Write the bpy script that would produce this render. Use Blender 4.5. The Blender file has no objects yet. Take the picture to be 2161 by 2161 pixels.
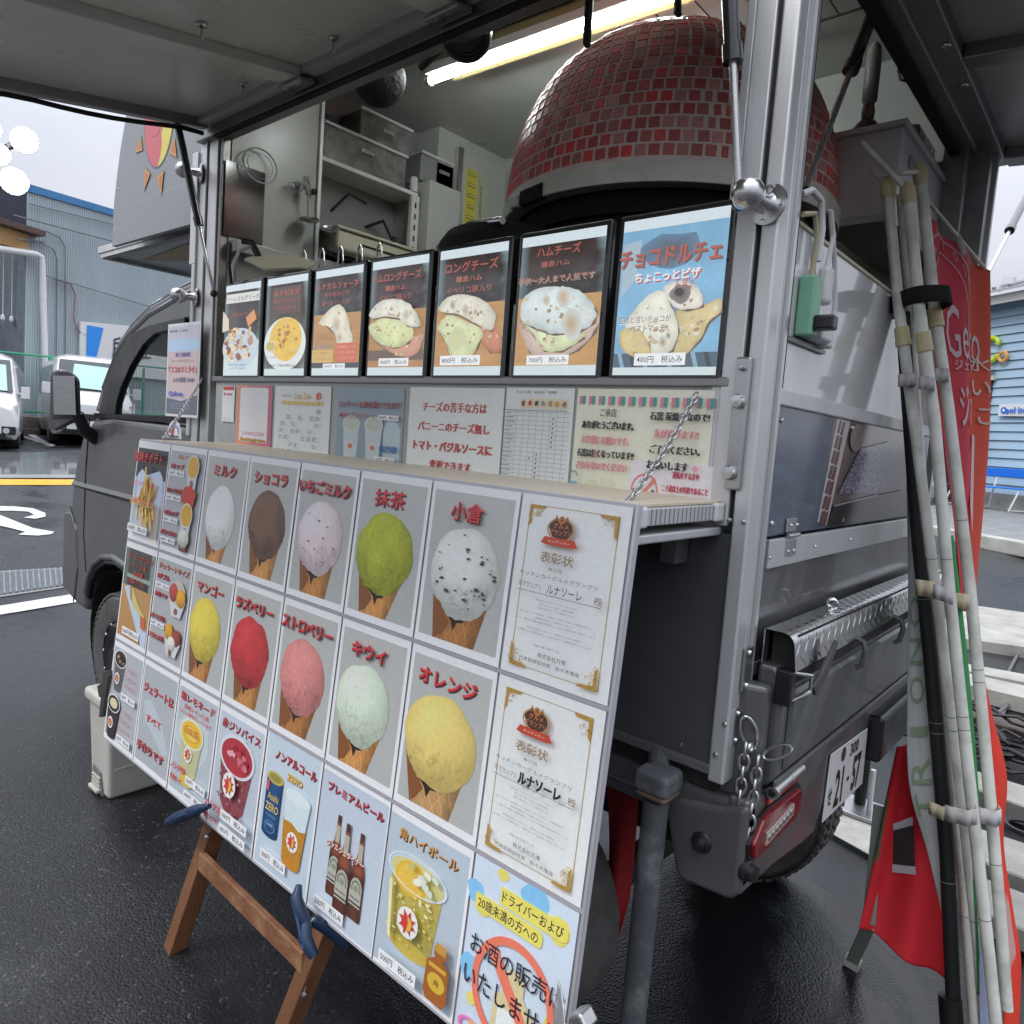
import bpy, bmesh, math, random
from math import sin, cos, pi, radians, sqrt
from mathutils import Vector, Matrix, noise
R_ = random.Random(7)
SC = bpy.context.scene
COL = SC.collection
# ---------------------------------------------------------------- camera
cd = bpy.data.cameras.new('camera'); cam = bpy.data.objects.new('camera', cd); COL.objects.link(cam); SC.camera = cam
YAW, PIT, ROL = -0.7146, -0.0837, 0.0717
fw = Vector((sin(YAW)*cos(PIT), cos(YAW)*cos(PIT), sin(PIT))); rt = Vector((cos(YAW), -sin(YAW), 0)); up = rt.cross(fw)
rt2 = rt*cos(ROL)+up*sin(ROL); up2 = up*cos(ROL)-rt*sin(ROL)
CP = Vector((1.8026, -0.2021, 1.38))
cam.matrix_world = Matrix(((rt2.x, up2.x, -fw.x, CP.x), (rt2.y, up2.y, -fw.y, CP.y), (rt2.z, up2.z, -fw.z, CP.z), (0, 0, 0, 1)))
cd.sensor_width = 36; cd.lens = 1538.42/2161*36; cd.shift_x = 0.0068; cd.shift_y = -0.0141
cd.clip_start = .02; cd.clip_end = 2000
# ---------------------------------------------------------------- light
SUN_EL, SUN_ROT = radians(52), radians(200)
w = bpy.data.worlds.new('World'); SC.world = w; w.use_nodes = True
nt = w.node_tree; bg = nt.nodes['Background']
sky = nt.nodes.new('ShaderNodeTexSky'); sky.sky_type = 'NISHITA'; sky.sun_disc = False; sky.sun_elevation = SUN_EL; sky.sun_rotation = SUN_ROT
tc = nt.nodes.new('ShaderNodeTexCoord'); mp = nt.nodes.new('ShaderNodeMapping'); mp.inputs['Scale'].default_value = (1, 1, 2.6)
nz = nt.nodes.new('ShaderNodeTexNoise'); nz.inputs['Scale'].default_value = 2.2; nz.inputs['Detail'].default_value = 6; nz.inputs['Roughness'].default_value = .55
cr = nt.nodes.new('ShaderNodeValToRGB'); cr.color_ramp.elements[0].position = .3; cr.color_ramp.elements[1].position = .72
cr.color_ramp.elements[0].color = (.66, .70, .80, 1); cr.color_ramp.elements[1].color = (.86, .88, .95, 1)
sc_ = nt.nodes.new('ShaderNodeVectorMath'); sc_.operation = 'SCALE'; sc_.inputs['Scale'].default_value = 9.6
mx = nt.nodes.new('ShaderNodeMix'); mx.data_type = 'RGBA'; mx.inputs[0].default_value = .95
L = nt.links
L.new(tc.outputs['Generated'], mp.inputs['Vector']); L.new(mp.outputs[0], nz.inputs['Vector']); L.new(nz.outputs['Fac'], cr.inputs[0])
# overcast luminance: brighter towards the zenith
sx = nt.nodes.new('ShaderNodeSeparateXYZ'); L.new(tc.outputs['Generated'], sx.inputs[0])
mr_ = nt.nodes.new('ShaderNodeMapRange'); mr_.inputs[1].default_value = 0; mr_.inputs[2].default_value = 1; mr_.inputs[3].default_value = 3.4; mr_.inputs[4].default_value = 19
pw_ = nt.nodes.new('ShaderNodeMath'); pw_.operation = 'POWER'; pw_.inputs[1].default_value = 1.8; L.new(sx.outputs['Z'], pw_.inputs[0]); L.new(pw_.outputs[0], mr_.inputs[0]); L.new(mr_.outputs[0], sc_.inputs['Scale'])
L.new(cr.outputs[0], sc_.inputs[0]); L.new(sky.outputs[0], mx.inputs[6]); L.new(sc_.outputs[0], mx.inputs[7]); L.new(mx.outputs[2], bg.inputs[0])
bg.inputs['Strength'].default_value = .1
sd = bpy.data.lights.new('sun', 'SUN'); sun = bpy.data.objects.new('sun', sd); COL.objects.link(sun)
sd.energy = .6; sd.angle = radians(14); sd.color = (1, .97, .93)
sv = Vector((sin(SUN_ROT)*cos(SUN_EL), cos(SUN_ROT)*cos(SUN_EL), sin(SUN_EL)))
sun.rotation_euler = sv.to_track_quat('Z', 'Y').to_euler(); sun.location = (0, -6, 8)
vs = SC.view_settings; vs.view_transform = 'Standard'; vs.look = 'None'; vs.exposure = 1.1; vs.gamma = 1; vs.use_curve_mapping = False
SC.cycles.max_bounces = 7; SC.cycles.diffuse_bounces = 4; SC.cycles.glossy_bounces = 4; SC.cycles.transparent_max_bounces = 8
SC.cycles.caustics_reflective = False; SC.cycles.caustics_refractive = False; SC.cycles.sample_clamp_indirect = 4
try: SC.cycles.use_denoising = True
except Exception: pass

# ---------------------------------------------------------------- helpers
def lin(c):
    if isinstance(c, str):
        c = c.lstrip('#'); v = [int(c[i:i+2], 16)/255 for i in (0, 2, 4)]
        return tuple((x/12.92 if x <= .04045 else ((x+.055)/1.055)**2.4) for x in v)
    if isinstance(c, (int, float)): return (c, c, c)
    return tuple(c[:3])
MATS = {}
def mat(name, c=.5, rough=.5, metal=0, var=0, vs_=8, bump=0, bs=60, rv=0, coat=0, emit=None, es=1, alpha=None, trans=0, c2=None, stretch=None, thr=None, spec=None, ior=None):
    """principled material: colour noise 'var' or blend to c2, roughness noise 'rv', fine bump"""
    if name in MATS: return MATS[name]
    m = bpy.data.materials.new(name); m.use_nodes = True; t = m.node_tree; b = t.nodes['Principled BSDF']; MATS[name] = m
    c = lin(c); b.inputs['Base Color'].default_value = (*c, 1); b.inputs['Roughness'].default_value = rough; b.inputs['Metallic'].default_value = metal
    if coat: b.inputs['Coat Weight'].default_value = coat; b.inputs['Coat Roughness'].default_value = .05
    if spec is not None: b.inputs['Specular IOR Level'].default_value = spec
    if emit is not None: b.inputs['Emission Color'].default_value = (*lin(emit), 1); b.inputs['Emission Strength'].default_value = es
    if trans: b.inputs['Transmission Weight'].default_value = trans
    if alpha is not None: b.inputs['Alpha'].default_value = alpha
    N = t.nodes.new; K = t.links.new
    co = N('ShaderNodeTexCoord'); src = co.outputs['Object']
    if stretch:
        mm = N('ShaderNodeMapping'); mm.inputs['Scale'].default_value = stretch; K(src, mm.inputs[0]); src = mm.outputs[0]
    if var or c2 is not None or rv:
        n = N('ShaderNodeTexNoise'); n.inputs['Scale'].default_value = vs_; n.inputs['Detail'].default_value = 7; n.inputs['Roughness'].default_value = .62; K(src, n.inputs['Vector'])
        if var or c2 is not None:
            r = N('ShaderNodeValToRGB'); e = r.color_ramp.elements
            lo, hi = thr or (.3, .7); e[0].position = lo; e[1].position = hi
            if c2 is not None: a, d2 = c, lin(c2)
            else: a, d2 = tuple(x*(1-var) for x in c), tuple(min(1, x*(1+var)) for x in c)
            e[0].color = (*a, 1); e[1].color = (*d2, 1); K(n.outputs['Fac'], r.inputs[0]); K(r.outputs[0], b.inputs['Base Color'])
        if rv:
            q = N('ShaderNodeMapRange'); q.inputs[1].default_value = .3; q.inputs[2].default_value = .7
            q.inputs[3].default_value = max(.02, rough-rv); q.inputs[4].default_value = min(1, rough+rv); K(n.outputs['Fac'], q.inputs[0]); K(q.outputs[0], b.inputs['Roughness'])
    if bump:
        n2 = N('ShaderNodeTexNoise'); n2.inputs['Scale'].default_value = bs; n2.inputs['Detail'].default_value = 4; K(src, n2.inputs['Vector'])
        bp = N('ShaderNodeBump'); bp.inputs['Strength'].default_value = bump; bp.inputs['Distance'].default_value = .01; K(n2.outputs['Fac'], bp.inputs['Height']); K(bp.outputs[0], b.inputs['Normal'])
    return m

class M:
    """mesh builder"""
    def __init__(s): s.v = []; s.f = []; s.c = []
    def add(s, vv, ff, col=None):
        k = len(s.v); s.v += [tuple(p) for p in vv]; s.f += [tuple(i+k for i in f) for f in ff]
        if col is not None: s.c += (col if isinstance(col, list) else [col]*len(vv))
        return s
    def box(s, a, b, mtx=None):
        x0, y0, z0 = a; x1, y1, z1 = b
        vv = [Vector(p) for p in ((x0, y0, z0), (x1, y0, z0), (x1, y1, z0), (x0, y1, z0), (x0, y0, z1), (x1, y0, z1), (x1, y1, z1), (x0, y1, z1))]
        if mtx: vv = [mtx @ p for p in vv]
        return s.add(vv, [(0, 3, 2, 1), (4, 5, 6, 7), (0, 1, 5, 4), (1, 2, 6, 5), (2, 3, 7, 6), (3, 0, 4, 7)])
    def prism(s, pts, off):
        n = len(pts); off = Vector(off); a = [Vector(p) for p in pts]
        return s.add(a+[p+off for p in a], [tuple(range(n))[::-1], tuple(range(n, 2*n))]+[(i, (i+1) % n, n+(i+1) % n, n+i) for i in range(n)])
    def bar(s, p, q, wd, hd, ref=(0, 0, 1)):
        p, q = Vector(p), Vector(q); d = (q-p).normalized(); a = d.cross(Vector(ref)).normalized(); b = a.cross(d).normalized()
        a *= wd/2; b *= hd/2
        return s.prism([p-a-b, p+a-b, p+a+b, p-a+b], q-p)
    def tube(s, pts, r, n=10, cap=True):
        pts = [Vector(p) for p in pts]; rr = r if isinstance(r, (list, tuple)) else [r]*len(pts)
        rings = []; ref = None
        for i, p in enumerate(pts):
            d = (pts[min(i+1, len(pts)-1)]-pts[max(i-1, 0)]).normalized()
            if ref is None: ref = d.orthogonal().normalized()
            ref = (ref-d*ref.dot(d)).normalized(); b = d.cross(ref)
            rings.append([p+(ref*cos(2*pi*k/n)+b*sin(2*pi*k/n))*rr[i] for k in range(n)])
        vv = [x for r_ in rings for x in r_]; ff = []
        for i in range(len(pts)-1):
            for k in range(n): ff.append((i*n+k, i*n+(k+1) % n, (i+1)*n+(k+1) % n, (i+1)*n+k))
        if cap: ff += [tuple(range(n))[::-1], tuple(range(len(vv)-n, len(vv)))]
        return s.add(vv, ff)
    def lathe(s, prof, o, ax=(0, 0, 1), n=24, a0=0, a1=2*pi):
        """prof: (radius, height) pairs round the axis"""
        ax = Vector(ax).normalized(); u = ax.orthogonal().normalized(); t = ax.cross(u); o = Vector(o); full = abs(a1-a0-2*pi) < 1e-6; m = n if full else n+1
        vv = []
        for r, h in prof:
            for k in range(m):
                a = a0+(a1-a0)*k/n; vv.append(o+ax*h+(u*cos(a)+t*sin(a))*r)
        ff = []
        for i in range(len(prof)-1):
            for k in range(n):
                k2 = (k+1) % m; ff.append((i*m+k, i*m+k2, (i+1)*m+k2, (i+1)*m+k))
        return s.add(vv, ff)
    def torus(s, o, ax, R, r, n=20, m=8, sx=1, sy=1, u=None):
        ax = Vector(ax).normalized(); u = Vector(u).normalized() if u else ax.orthogonal().normalized(); t = ax.cross(u); o = Vector(o)
        return s.tube([o+u*cos(2*pi*k/n)*R*sx+t*sin(2*pi*k/n)*R*sy for k in range(n+1)], r, m, False)
    def grid(s, fn, nu, nv, col=None):
        vv = [fn(i/nu, j/nv) for j in range(nv+1) for i in range(nu+1)]
        ff = [(j*(nu+1)+i, j*(nu+1)+i+1, (j+1)*(nu+1)+i+1, (j+1)*(nu+1)+i) for j in range(nv) for i in range(nu)]
        cc = [col(i/nu, j/nv) for j in range(nv+1) for i in range(nu+1)] if col else None
        return s.add(vv, ff, cc)
    def mesh(s, name):
        me = bpy.data.meshes.new(name); me.from_pydata([tuple(p) for p in s.v], [], s.f)
        if s.c:
            at = me.attributes.new('Col', 'FLOAT_COLOR', 'POINT'); at.data.foreach_set('color', [x for c in s.c for x in (c[0], c[1], c[2], 1)])
        me.update(); return me
    def build(s, name, m, parent=None, smooth=False, bev=0, seg=2, solid=0, sub=0, normals=True):
        me = s.mesh(name)
        if normals:
            bm = bmesh.new(); bm.from_mesh(me); bmesh.ops.recalc_face_normals(bm, faces=bm.faces); bm.to_mesh(me); bm.free()
        me.materials.append(m); o = bpy.data.objects.new(name, me); COL.objects.link(o)
        if smooth:
            me.shade_smooth()
            try: me.set_sharp_from_angle(angle=radians(38))
            except Exception: pass
        if solid: d = o.modifiers.new('solid', 'SOLIDIFY'); d.thickness = solid; d.offset = 0
        if bev:
            d = o.modifiers.new('bevel', 'BEVEL'); d.width = bev; d.segments = seg; d.limit_method = 'ANGLE'; d.angle_limit = radians(35); d.harden_normals = False
        if sub: d = o.modifiers.new('sub', 'SUBSURF'); d.levels = sub; d.render_levels = sub
        if parent: put(o, parent)
        return o
def wloc(o):
    v = Vector(o.location)
    if o.parent: v = Vector(o.get('_w', v))
    return v
def put(o, parent):
    o.parent = parent; r = parent
    base = Vector((0, 0, 0)); r = parent
    while r.parent: r = r.parent
    base = Vector(r.location)
    if parent.parent is None: o.matrix_parent_inverse = Matrix.Translation(-base)
    else: o.matrix_parent_inverse = Matrix.Identity(4)   # parts keep identity world transform
def T(name, label, cat, group=None, loc=(0, 0, 0)):
    o = bpy.data.objects.new(name, None); COL.objects.link(o); o.location = loc; o.empty_display_size = .05
    o['label'] = label; o['category'] = cat
    if group: o['group'] = group
    return o
def tag(o, label, cat, group=None):
    o['label'] = label; o['category'] = cat
    if group: o['group'] = group
    return o
def struct(o, kind='structure'): o['kind'] = kind; return o

# ---------------------------------------------------------------- printed art: flat coloured shapes laid in layers on a sheet
ARTS = []; STR = {}
def pc(c, k=.78): return tuple(min(.92, x/k) for x in lin(c))
class Art:
    def __init__(s, fn, conv=pc, step=.00018):
        """fn(x, y, h) -> world point, x right 0..1, y down 0..1, h height above the sheet"""
        s.fn = fn; s.m = M(); s.t = []; s.k = 1; s.conv = conv; s.step = step; ARTS.append(s); s.out = None
    def L(s): s.k += 1; return s.k*s.step
    def rect(s, x0, y0, x1, y1, c, c2=None, nx=1, ny=1, cf=None):
        h = s.L(); a = s.conv(c) if c is not None else None; b = s.conv(c2) if c2 else a
        f = (lambda u, v: cf(u, v)) if cf else (lambda u, v: tuple(p*(1-v)+q*v for p, q in zip(a, b)))
        if cf or c2: nx = max(nx, 2); ny = max(ny, 6)
        if abs(x1-x0) > .3: nx = max(nx, 8)
        if abs(y1-y0) > .3: ny = max(ny, 10)
        s.m.grid(lambda u, v: s.fn(x0+(x1-x0)*u, y0+(y1-y0)*v, h), nx, ny, f); return s
    def poly(s, pts, c):
        h = s.L(); s.m.add([s.fn(x, y, h) for x, y in pts], [tuple(range(len(pts)))], s.conv(c)); return s
    def disc(s, cx, cy, rx, ry, c, c2=None, n=28, rings=1, cf=None, wob=0, seed=0, rot=0):
        h = s.L(); a = s.conv(c) if c else None; b = s.conv(c2) if c2 else a
        vv = []; cc = []; cr_, sr = cos(rot), sin(rot)
        for i in range(rings+1):
            for k in range(n):
                t = 2*pi*k/n; q = i/rings; wv = 1+wob*noise.noise(Vector((cos(t)*1.6+seed, sin(t)*1.6, seed*3.1)))
                X_, Y_ = cos(t)*q*wv, sin(t)*q*wv
                vv.append(s.fn(cx+(X_*cr_-Y_*sr)*rx, cy+(X_*sr+Y_*cr_)*ry, h))
                cc.append(cf(X_, Y_) if cf else tuple(p*(1-q)+z*q for p, z in zip(a, b)))
        ff = [(i*n+k, i*n+(k+1) % n, (i+1)*n+(k+1) % n, (i+1)*n+k) for i in range(rings) for k in range(n)]
        s.m.add(vv, ff, cc); return s
    def ring(s, cx, cy, rx, ry, th, c, n=32, a0=0, a1=2*pi):
        h = s.L(); vv = []
        for k in range(n+1):
            t = a0+(a1-a0)*k/n
            vv += [s.fn(cx+cos(t)*rx, cy+sin(t)*ry, h), s.fn(cx+cos(t)*rx*(1-th), cy+sin(t)*ry*(1-th), h)]
        s.m.add(vv, [(2*k, 2*k+1, 2*k+3, 2*k+2) for k in range(n)], s.conv(c)); return s
    def text(s, st, cx, cy, wd, ht, c, sh=None, bold=.012, rot=0, dx=.008, serif=0):
        if any('\u4e00' <= ch <= '\u9fff' for ch in st):
            if bold > .015 and wd > .2:
                for q in (-.004, .004): s.text(st, cx+q, cy, wd, ht, c, sh if q > 0 else None, .006, rot, dx)
            bold = min(bold, .006)
        elif bold >= .02 and wd > .3:
            for q in (-.004, .004): s.text(st, cx+q, cy, wd, ht, c, sh if q > 0 else None, .0195, rot, dx)
        STR.setdefault((st, bold), None)
        if sh: s.t.append((st, cx+dx, cy+dx*.8, wd, ht, sh, bold, rot, s.L()))
        s.t.append((st, cx, cy, wd, ht, c, bold, rot, s.L())); return s
    def price(s, st, cx, cy, wd=.42, ht=.05):
        s.rect(cx-wd*.56, cy-ht*.85, cx+wd*.56, cy+ht*.85, '#e8ecf0'); return s.text(st, cx, cy, wd, ht, '#26262c')
    def finish(s, parent, m, pname='picture', tname='lettering'):
        s.out = (parent, m, pname, tname)
def finish_arts():
    objs = {}
    for key in STR:
        c = bpy.data.curves.new('t', 'FONT'); c.body = key[0]; c.offset = key[1]; c.resolution_u = 2; c.fill_mode = 'FRONT'
        o = bpy.data.objects.new('t', c); COL.objects.link(o); objs[key] = o
    dg = bpy.context.evaluated_depsgraph_get()
    for key, o in objs.items():
        me = bpy.data.meshes.new_from_object(o.evaluated_get(dg)); vv = [(v.co.x, v.co.y) for v in me.vertices]; ff = [tuple(p.vertices) for p in me.polygons]
        if vv:
            x0 = min(p[0] for p in vv); x1 = max(p[0] for p in vv); y0 = min(p[1] for p in vv); y1 = max(p[1] for p in vv)
            vv = [((x-x0)/(x1-x0+1e-9)-.5, .5-(y-y0)/(y1-y0+1e-9)) for x, y in vv]
        STR[key] = (vv, ff); c = o.data; bpy.data.objects.remove(o); bpy.data.curves.remove(c); bpy.data.meshes.remove(me)
    for a in ARTS:
        if not a.out: continue
        par, m, pn, tn = a.out
        if a.m.v: a.m.build(pn, m, par, normals=False)
        if a.t:
            groups = {}
            for q in a.t:
                st, cx, cy, wd, ht = q[:5]; small = (Vector(a.fn(cx, cy+ht/2, 0))-Vector(a.fn(cx, cy-ht/2, 0))).length < .0058
                groups.setdefault('small' if small else (st, round(cy, 1), round(cx, 1)), []).append(q)
            for key, items in groups.items():
                tm = M()
                for st, cx, cy, wd, ht, c, bold, rot, h in items:
                    vv, ff = STR[(st, bold)]; cr_, sr = cos(rot), sin(rot); pts = []
                    for x, y in vv:
                        x *= wd; y *= ht
                        pts.append(a.fn(cx+x*cr_-y*sr, cy+x*sr+y*cr_, h))
                    tm.add(pts, ff, a.conv(c))
                o = tm.build(tn if key != 'small' else 'fine_print', m, par, normals=False)
                if key == 'small': o['kind'] = 'stuff'
def colmat(name, rough, em=0, coat=0, base=1, bump=0):
    m = bpy.data.materials.new(name); m.use_nodes = True; t = m.node_tree; b = t.nodes['Principled BSDF']
    at = t.nodes.new('ShaderNodeAttribute'); at.attribute_name = 'Col'
    # faint print mottling
    n = t.nodes.new('ShaderNodeTexNoise'); n.inputs['Scale'].default_value = 120; n.inputs['Detail'].default_value = 5; co = t.nodes.new('ShaderNodeTexCoord')
    mr = t.nodes.new('ShaderNodeMapRange'); mr.inputs[3].default_value = .9; mr.inputs[4].default_value = 1.1; v = t.nodes.new('ShaderNodeVectorMath'); v.operation = 'SCALE'
    t.links.new(co.outputs['Object'], n.inputs[0]); t.links.new(n.outputs['Fac'], mr.inputs[0]); t.links.new(mr.outputs[0], v.inputs['Scale']); t.links.new(at.outputs['Color'], v.inputs[0])
    if em: b.inputs['Base Color'].default_value = (.02, .02, .02, 1); t.links.new(v.outputs[0], b.inputs['Emission Color']); b.inputs['Emission Strength'].default_value = em
    else: t.links.new(v.outputs[0], b.inputs['Base Color'])
    if not em:
        n2 = t.nodes.new('ShaderNodeTexNoise'); n2.inputs['Scale'].default_value = 9; n2.inputs['Detail'].default_value = 3; t.links.new(co.outputs['Object'], n2.inputs[0]); bp = t.nodes.new('ShaderNodeBump'); bp.inputs['Strength'].default_value = .35; bp.inputs['Distance'].default_value = .006; t.links.new(n2.outputs['Fac'], bp.inputs['Height']); t.links.new(bp.outputs[0], b.inputs['Coat Normal'])
    b.inputs['Roughness'].default_value = rough
    if coat: b.inputs['Coat Weight'].default_value = coat; b.inputs['Coat Roughness'].default_value = .12
    return m
PRINT = colmat('printed_paper', .42, coat=.4); SCREEN = colmat('backlit_display', .12, em=.50); CLOTHP = colmat('printed_cloth', .8)

# common materials
ALU = mat('brushed_aluminium', .66, .46, .6, c2=(.50, .52, .51), vs_=7, thr=(.5, .8), bump=.04, bs=200, stretch=(1, 1, .12), rv=.1)
ALUD = mat('dull_aluminium', .30, .42, .8, var=.12, vs_=9, rv=.08)
STEEL = mat('polished_steel', .55, .27, 1, rv=.06, vs_=20, bump=.03, bs=160)
STAIN = mat('satin_stainless', .45, .32, .9, var=.1, vs_=12, rv=.08)
CHROME = mat('chrome', .75, .1, 1)
BLK = mat('black_plastic', .012, .35, rv=.1)
RUB = mat('black_rubber', .014, .75, var=.3, bump=.3, bs=40)
GREY = mat('grey_metallic_paint', (.118, .118, .118), .38, .3, var=.10, vs_=6, coat=.45, rv=.12, bump=.01, bs=3)
GREYD = mat('dark_grey_panel_paint', (.078, .080, .087), .38, .1, var=.1, vs_=4, coat=.25, rv=.08)
WHT = mat('white_painted_metal', .72, .35, var=.05, vs_=6, rv=.1)
WHP = mat('white_plastic', .68, .4, var=.05, vs_=14, rv=.08)
PAPER = mat('white_paper', .82, .5, var=.02, coat=.2)
DARKIN = mat('dark_void', .006, .9)
# ---------------------------------------------------------------- ground
FH = Vector((-.6553, .7553)); RH = Vector((.7553, .6553))
def gz(x, y):
    p = Vector((x-CP.x, y-CP.y)); D = p.dot(FH); s = p.dot(RH)
    q = max(0, min(1, (s/max(D, .5)-.15)/.45)); q = q*q*(3-2*q)
    return max(0, D-4.5)**1.0*(.035+.025*q) if D > 4.5 else 0.0
def asphalt():
    m = bpy.data.materials.new('wet_asphalt'); m.use_nodes = True; t = m.node_tree; b = t.nodes['Principled BSDF']; N = t.nodes.new; K = t.links.new
    co = N('ShaderNodeTexCoord'); P = co.outputs['Object']
    big = N('ShaderNodeTexNoise'); big.inputs['Scale'].default_value = .8; big.inputs['Detail'].default_value = 9; big.inputs['Roughness'].default_value = .62; big.inputs['Distortion'].default_value = .6; K(P, big.inputs[0])
    fine = N('ShaderNodeTexNoise'); fine.inputs['Scale'].default_value = 100; fine.inputs['Detail'].default_value = 9; fine.inputs['Roughness'].default_value = .86; K(P, fine.inputs[0])
    vor = N('ShaderNodeTexVoronoi'); vor.inputs['Scale'].default_value = 150; K(P, vor.inputs[0])
    r = N('ShaderNodeValToRGB'); e = r.color_ramp.elements; e[0].position = .3; e[0].color = (.010, .0105, .012, 1); e[1].position = .8; e[1].color = (.040, .041, .045, 1); K(fine.outputs['Fac'], r.inputs[0])
    mul = N('ShaderNodeMix'); mul.data_type = 'RGBA'; mul.blend_type = 'MULTIPLY'; mul.inputs[0].default_value = .75
    r2 = N('ShaderNodeValToRGB'); e = r2.color_ramp.elements; e[0].position = .38; e[0].color = (.42, .42, .46, 1); e[1].position = .60; e[1].color = (1.3, 1.3, 1.3, 1)
    K(big.outputs['Fac'], r2.inputs[0]); K(r.outputs[0], mul.inputs[6]); K(r2.outputs[0], mul.inputs[7])
    gs = N('ShaderNodeSeparateColor'); K(vor.outputs['Color'], gs.inputs[0]); gm_ = N('ShaderNodeMapRange'); gm_.inputs[1].default_value = .955; gm_.inputs[2].default_value = .99; K(gs.outputs[0], gm_.inputs[0]); gx = N('ShaderNodeMix'); gx.data_type = 'RGBA'; gx.inputs[7].default_value = (.085, .083, .08, 1); K(gm_.outputs[0], gx.inputs[0]); K(mul.outputs[2], gx.inputs[6]); mul = gx; K(mul.outputs[2], b.inputs['Base Color'])
    rr = N('ShaderNodeMapRange'); rr.inputs[1].default_value = .36; rr.inputs[2].default_value = .62; rr.inputs[3].default_value = .15; rr.inputs[4].default_value = .50; K(big.outputs['Fac'], rr.inputs[0]); K(rr.outputs[0], b.inputs['Roughness'])
    # wet ground round and under the truck: smoother, with shade painted into the colour
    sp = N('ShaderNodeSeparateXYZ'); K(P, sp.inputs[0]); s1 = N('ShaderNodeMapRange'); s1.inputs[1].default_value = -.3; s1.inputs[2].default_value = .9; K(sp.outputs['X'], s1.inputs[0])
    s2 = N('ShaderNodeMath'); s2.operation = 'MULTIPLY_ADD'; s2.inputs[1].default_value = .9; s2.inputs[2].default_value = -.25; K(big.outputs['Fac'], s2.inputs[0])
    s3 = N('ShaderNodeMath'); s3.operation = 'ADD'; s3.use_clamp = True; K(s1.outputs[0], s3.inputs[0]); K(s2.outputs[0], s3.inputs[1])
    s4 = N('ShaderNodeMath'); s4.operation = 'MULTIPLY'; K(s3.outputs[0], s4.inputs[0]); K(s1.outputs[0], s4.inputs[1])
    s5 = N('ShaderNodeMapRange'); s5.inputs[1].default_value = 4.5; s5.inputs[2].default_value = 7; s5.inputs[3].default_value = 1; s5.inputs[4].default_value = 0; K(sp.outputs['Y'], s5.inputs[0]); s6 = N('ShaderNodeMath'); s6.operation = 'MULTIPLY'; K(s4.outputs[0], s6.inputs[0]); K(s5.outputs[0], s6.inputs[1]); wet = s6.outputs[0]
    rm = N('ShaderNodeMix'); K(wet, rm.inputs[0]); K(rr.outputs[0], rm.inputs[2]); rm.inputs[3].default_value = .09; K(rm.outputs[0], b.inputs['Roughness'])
    cm = N('ShaderNodeMix'); cm.data_type = 'RGBA'; cm.inputs[7].default_value = (.010, .010, .012, 1); K(wet, cm.inputs[0]); K(mul.outputs[2], cm.inputs[6]); K(cm.outputs[2], b.inputs['Base Color'])  # same mask darkens the base colour to stand in for the truck's shade
    ad = N('ShaderNodeMath'); ad.operation = 'SUBTRACT'; K(fine.outputs['Fac'], ad.inputs[0]); K(vor.outputs['Distance'], ad.inputs[1])
    st = N('ShaderNodeMapRange'); st.inputs[1].default_value = .34; st.inputs[2].default_value = .6; st.inputs[3].default_value = .08; st.inputs[4].default_value = .65; K(big.outputs['Fac'], st.inputs[0])
    bp = N('ShaderNodeBump'); bp.inputs['Distance'].default_value = .005; K(st.outputs[0], bp.inputs['Strength']); K(ad.outputs[0], bp.inputs['Height']); K(bp.outputs[0], b.inputs['Normal'])
    b.inputs['Specular IOR Level'].default_value = .45
    return m
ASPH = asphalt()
g = M()
def gaxis():
    a = [-400, -200, -100, -60, -40, -30]; x = -28.0
    while x < 8: a.append(x); x += .5
    return a+[8, 12, 20, 40, 80, 200, 400]
xs = gaxis(); ys = [-400, -100, -30, -10]+[-4+.5*i for i in range(68)]+[31, 34, 38, 45, 60, 90, 160, 400]
gm = M(); nx = len(xs)
gm.add([(x, y, gz(x, y) if abs(x) < 90 and y < 100 else gz(max(-60, min(60, x)), min(60, y))) for y in ys for x in xs], [(j*nx+i, j*nx+i+1, (j+1)*nx+i+1, (j+1)*nx+i) for j in range(len(ys)-1) for i in range(nx-1)])
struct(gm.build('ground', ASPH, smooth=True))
LINEW = mat('white_road_paint', .62, .38, c2=(.40, .41, .42), vs_=9, thr=(.52, .7), bump=.15, bs=60)
LINEY = mat('yellow_road_paint', lin('#f0a820'), .4, var=.12, vs_=8, bump=.15, bs=60)
def decal(name, pts, m, h=.006, n=8, label=None):
    """a painted patch draped on the sloping ground: quad given by 4 corners"""
    a, b, c, d = [Vector((p[0], p[1])) for p in pts]
    mm = M(); mm.grid(lambda u, v: (lambda q: (q.x, q.y, gz(q.x, q.y)+h))((a*(1-u)+b*u)*(1-v)+(d*(1-u)+c*u)*v), n, 3)
    return struct(mm.build(name, m, normals=True))
decal('road_marking', [(-10.26-6, 2.85-6.5), (-10.8-6, 2.99-6.5), (-9.4, 7.6), (-8.9, 7.45)], LINEY, n=1) if 0 else None
decal('road_marking', [(-10.396, 1.826), (-9.896, 3.889), (-10.516, 4.105), (-11.082, 1.940)], LINEY, n=3)
decal('road_marking', [(-3.587, 1.020), (-3.684, 1.812), (-3.908, 1.861), (-3.799, 1.068)], LINEW, n=3)
decal('road_marking', [(-20.944, 5.750), (-16.692, 5.443), (-17.091, 5.661), (-20.986, 5.869)], LINEW)
decal('road_marking', [(-22.045, 6.310), (-17.573, 5.514), (-16.941, 5.557), (-22.119, 6.493)], LINEW)
decal('road_marking', [(-22.094, 5.982), (-22.089, 6.936), (-22.747, 7.132), (-22.531, 6.094)], LINEW)
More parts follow.
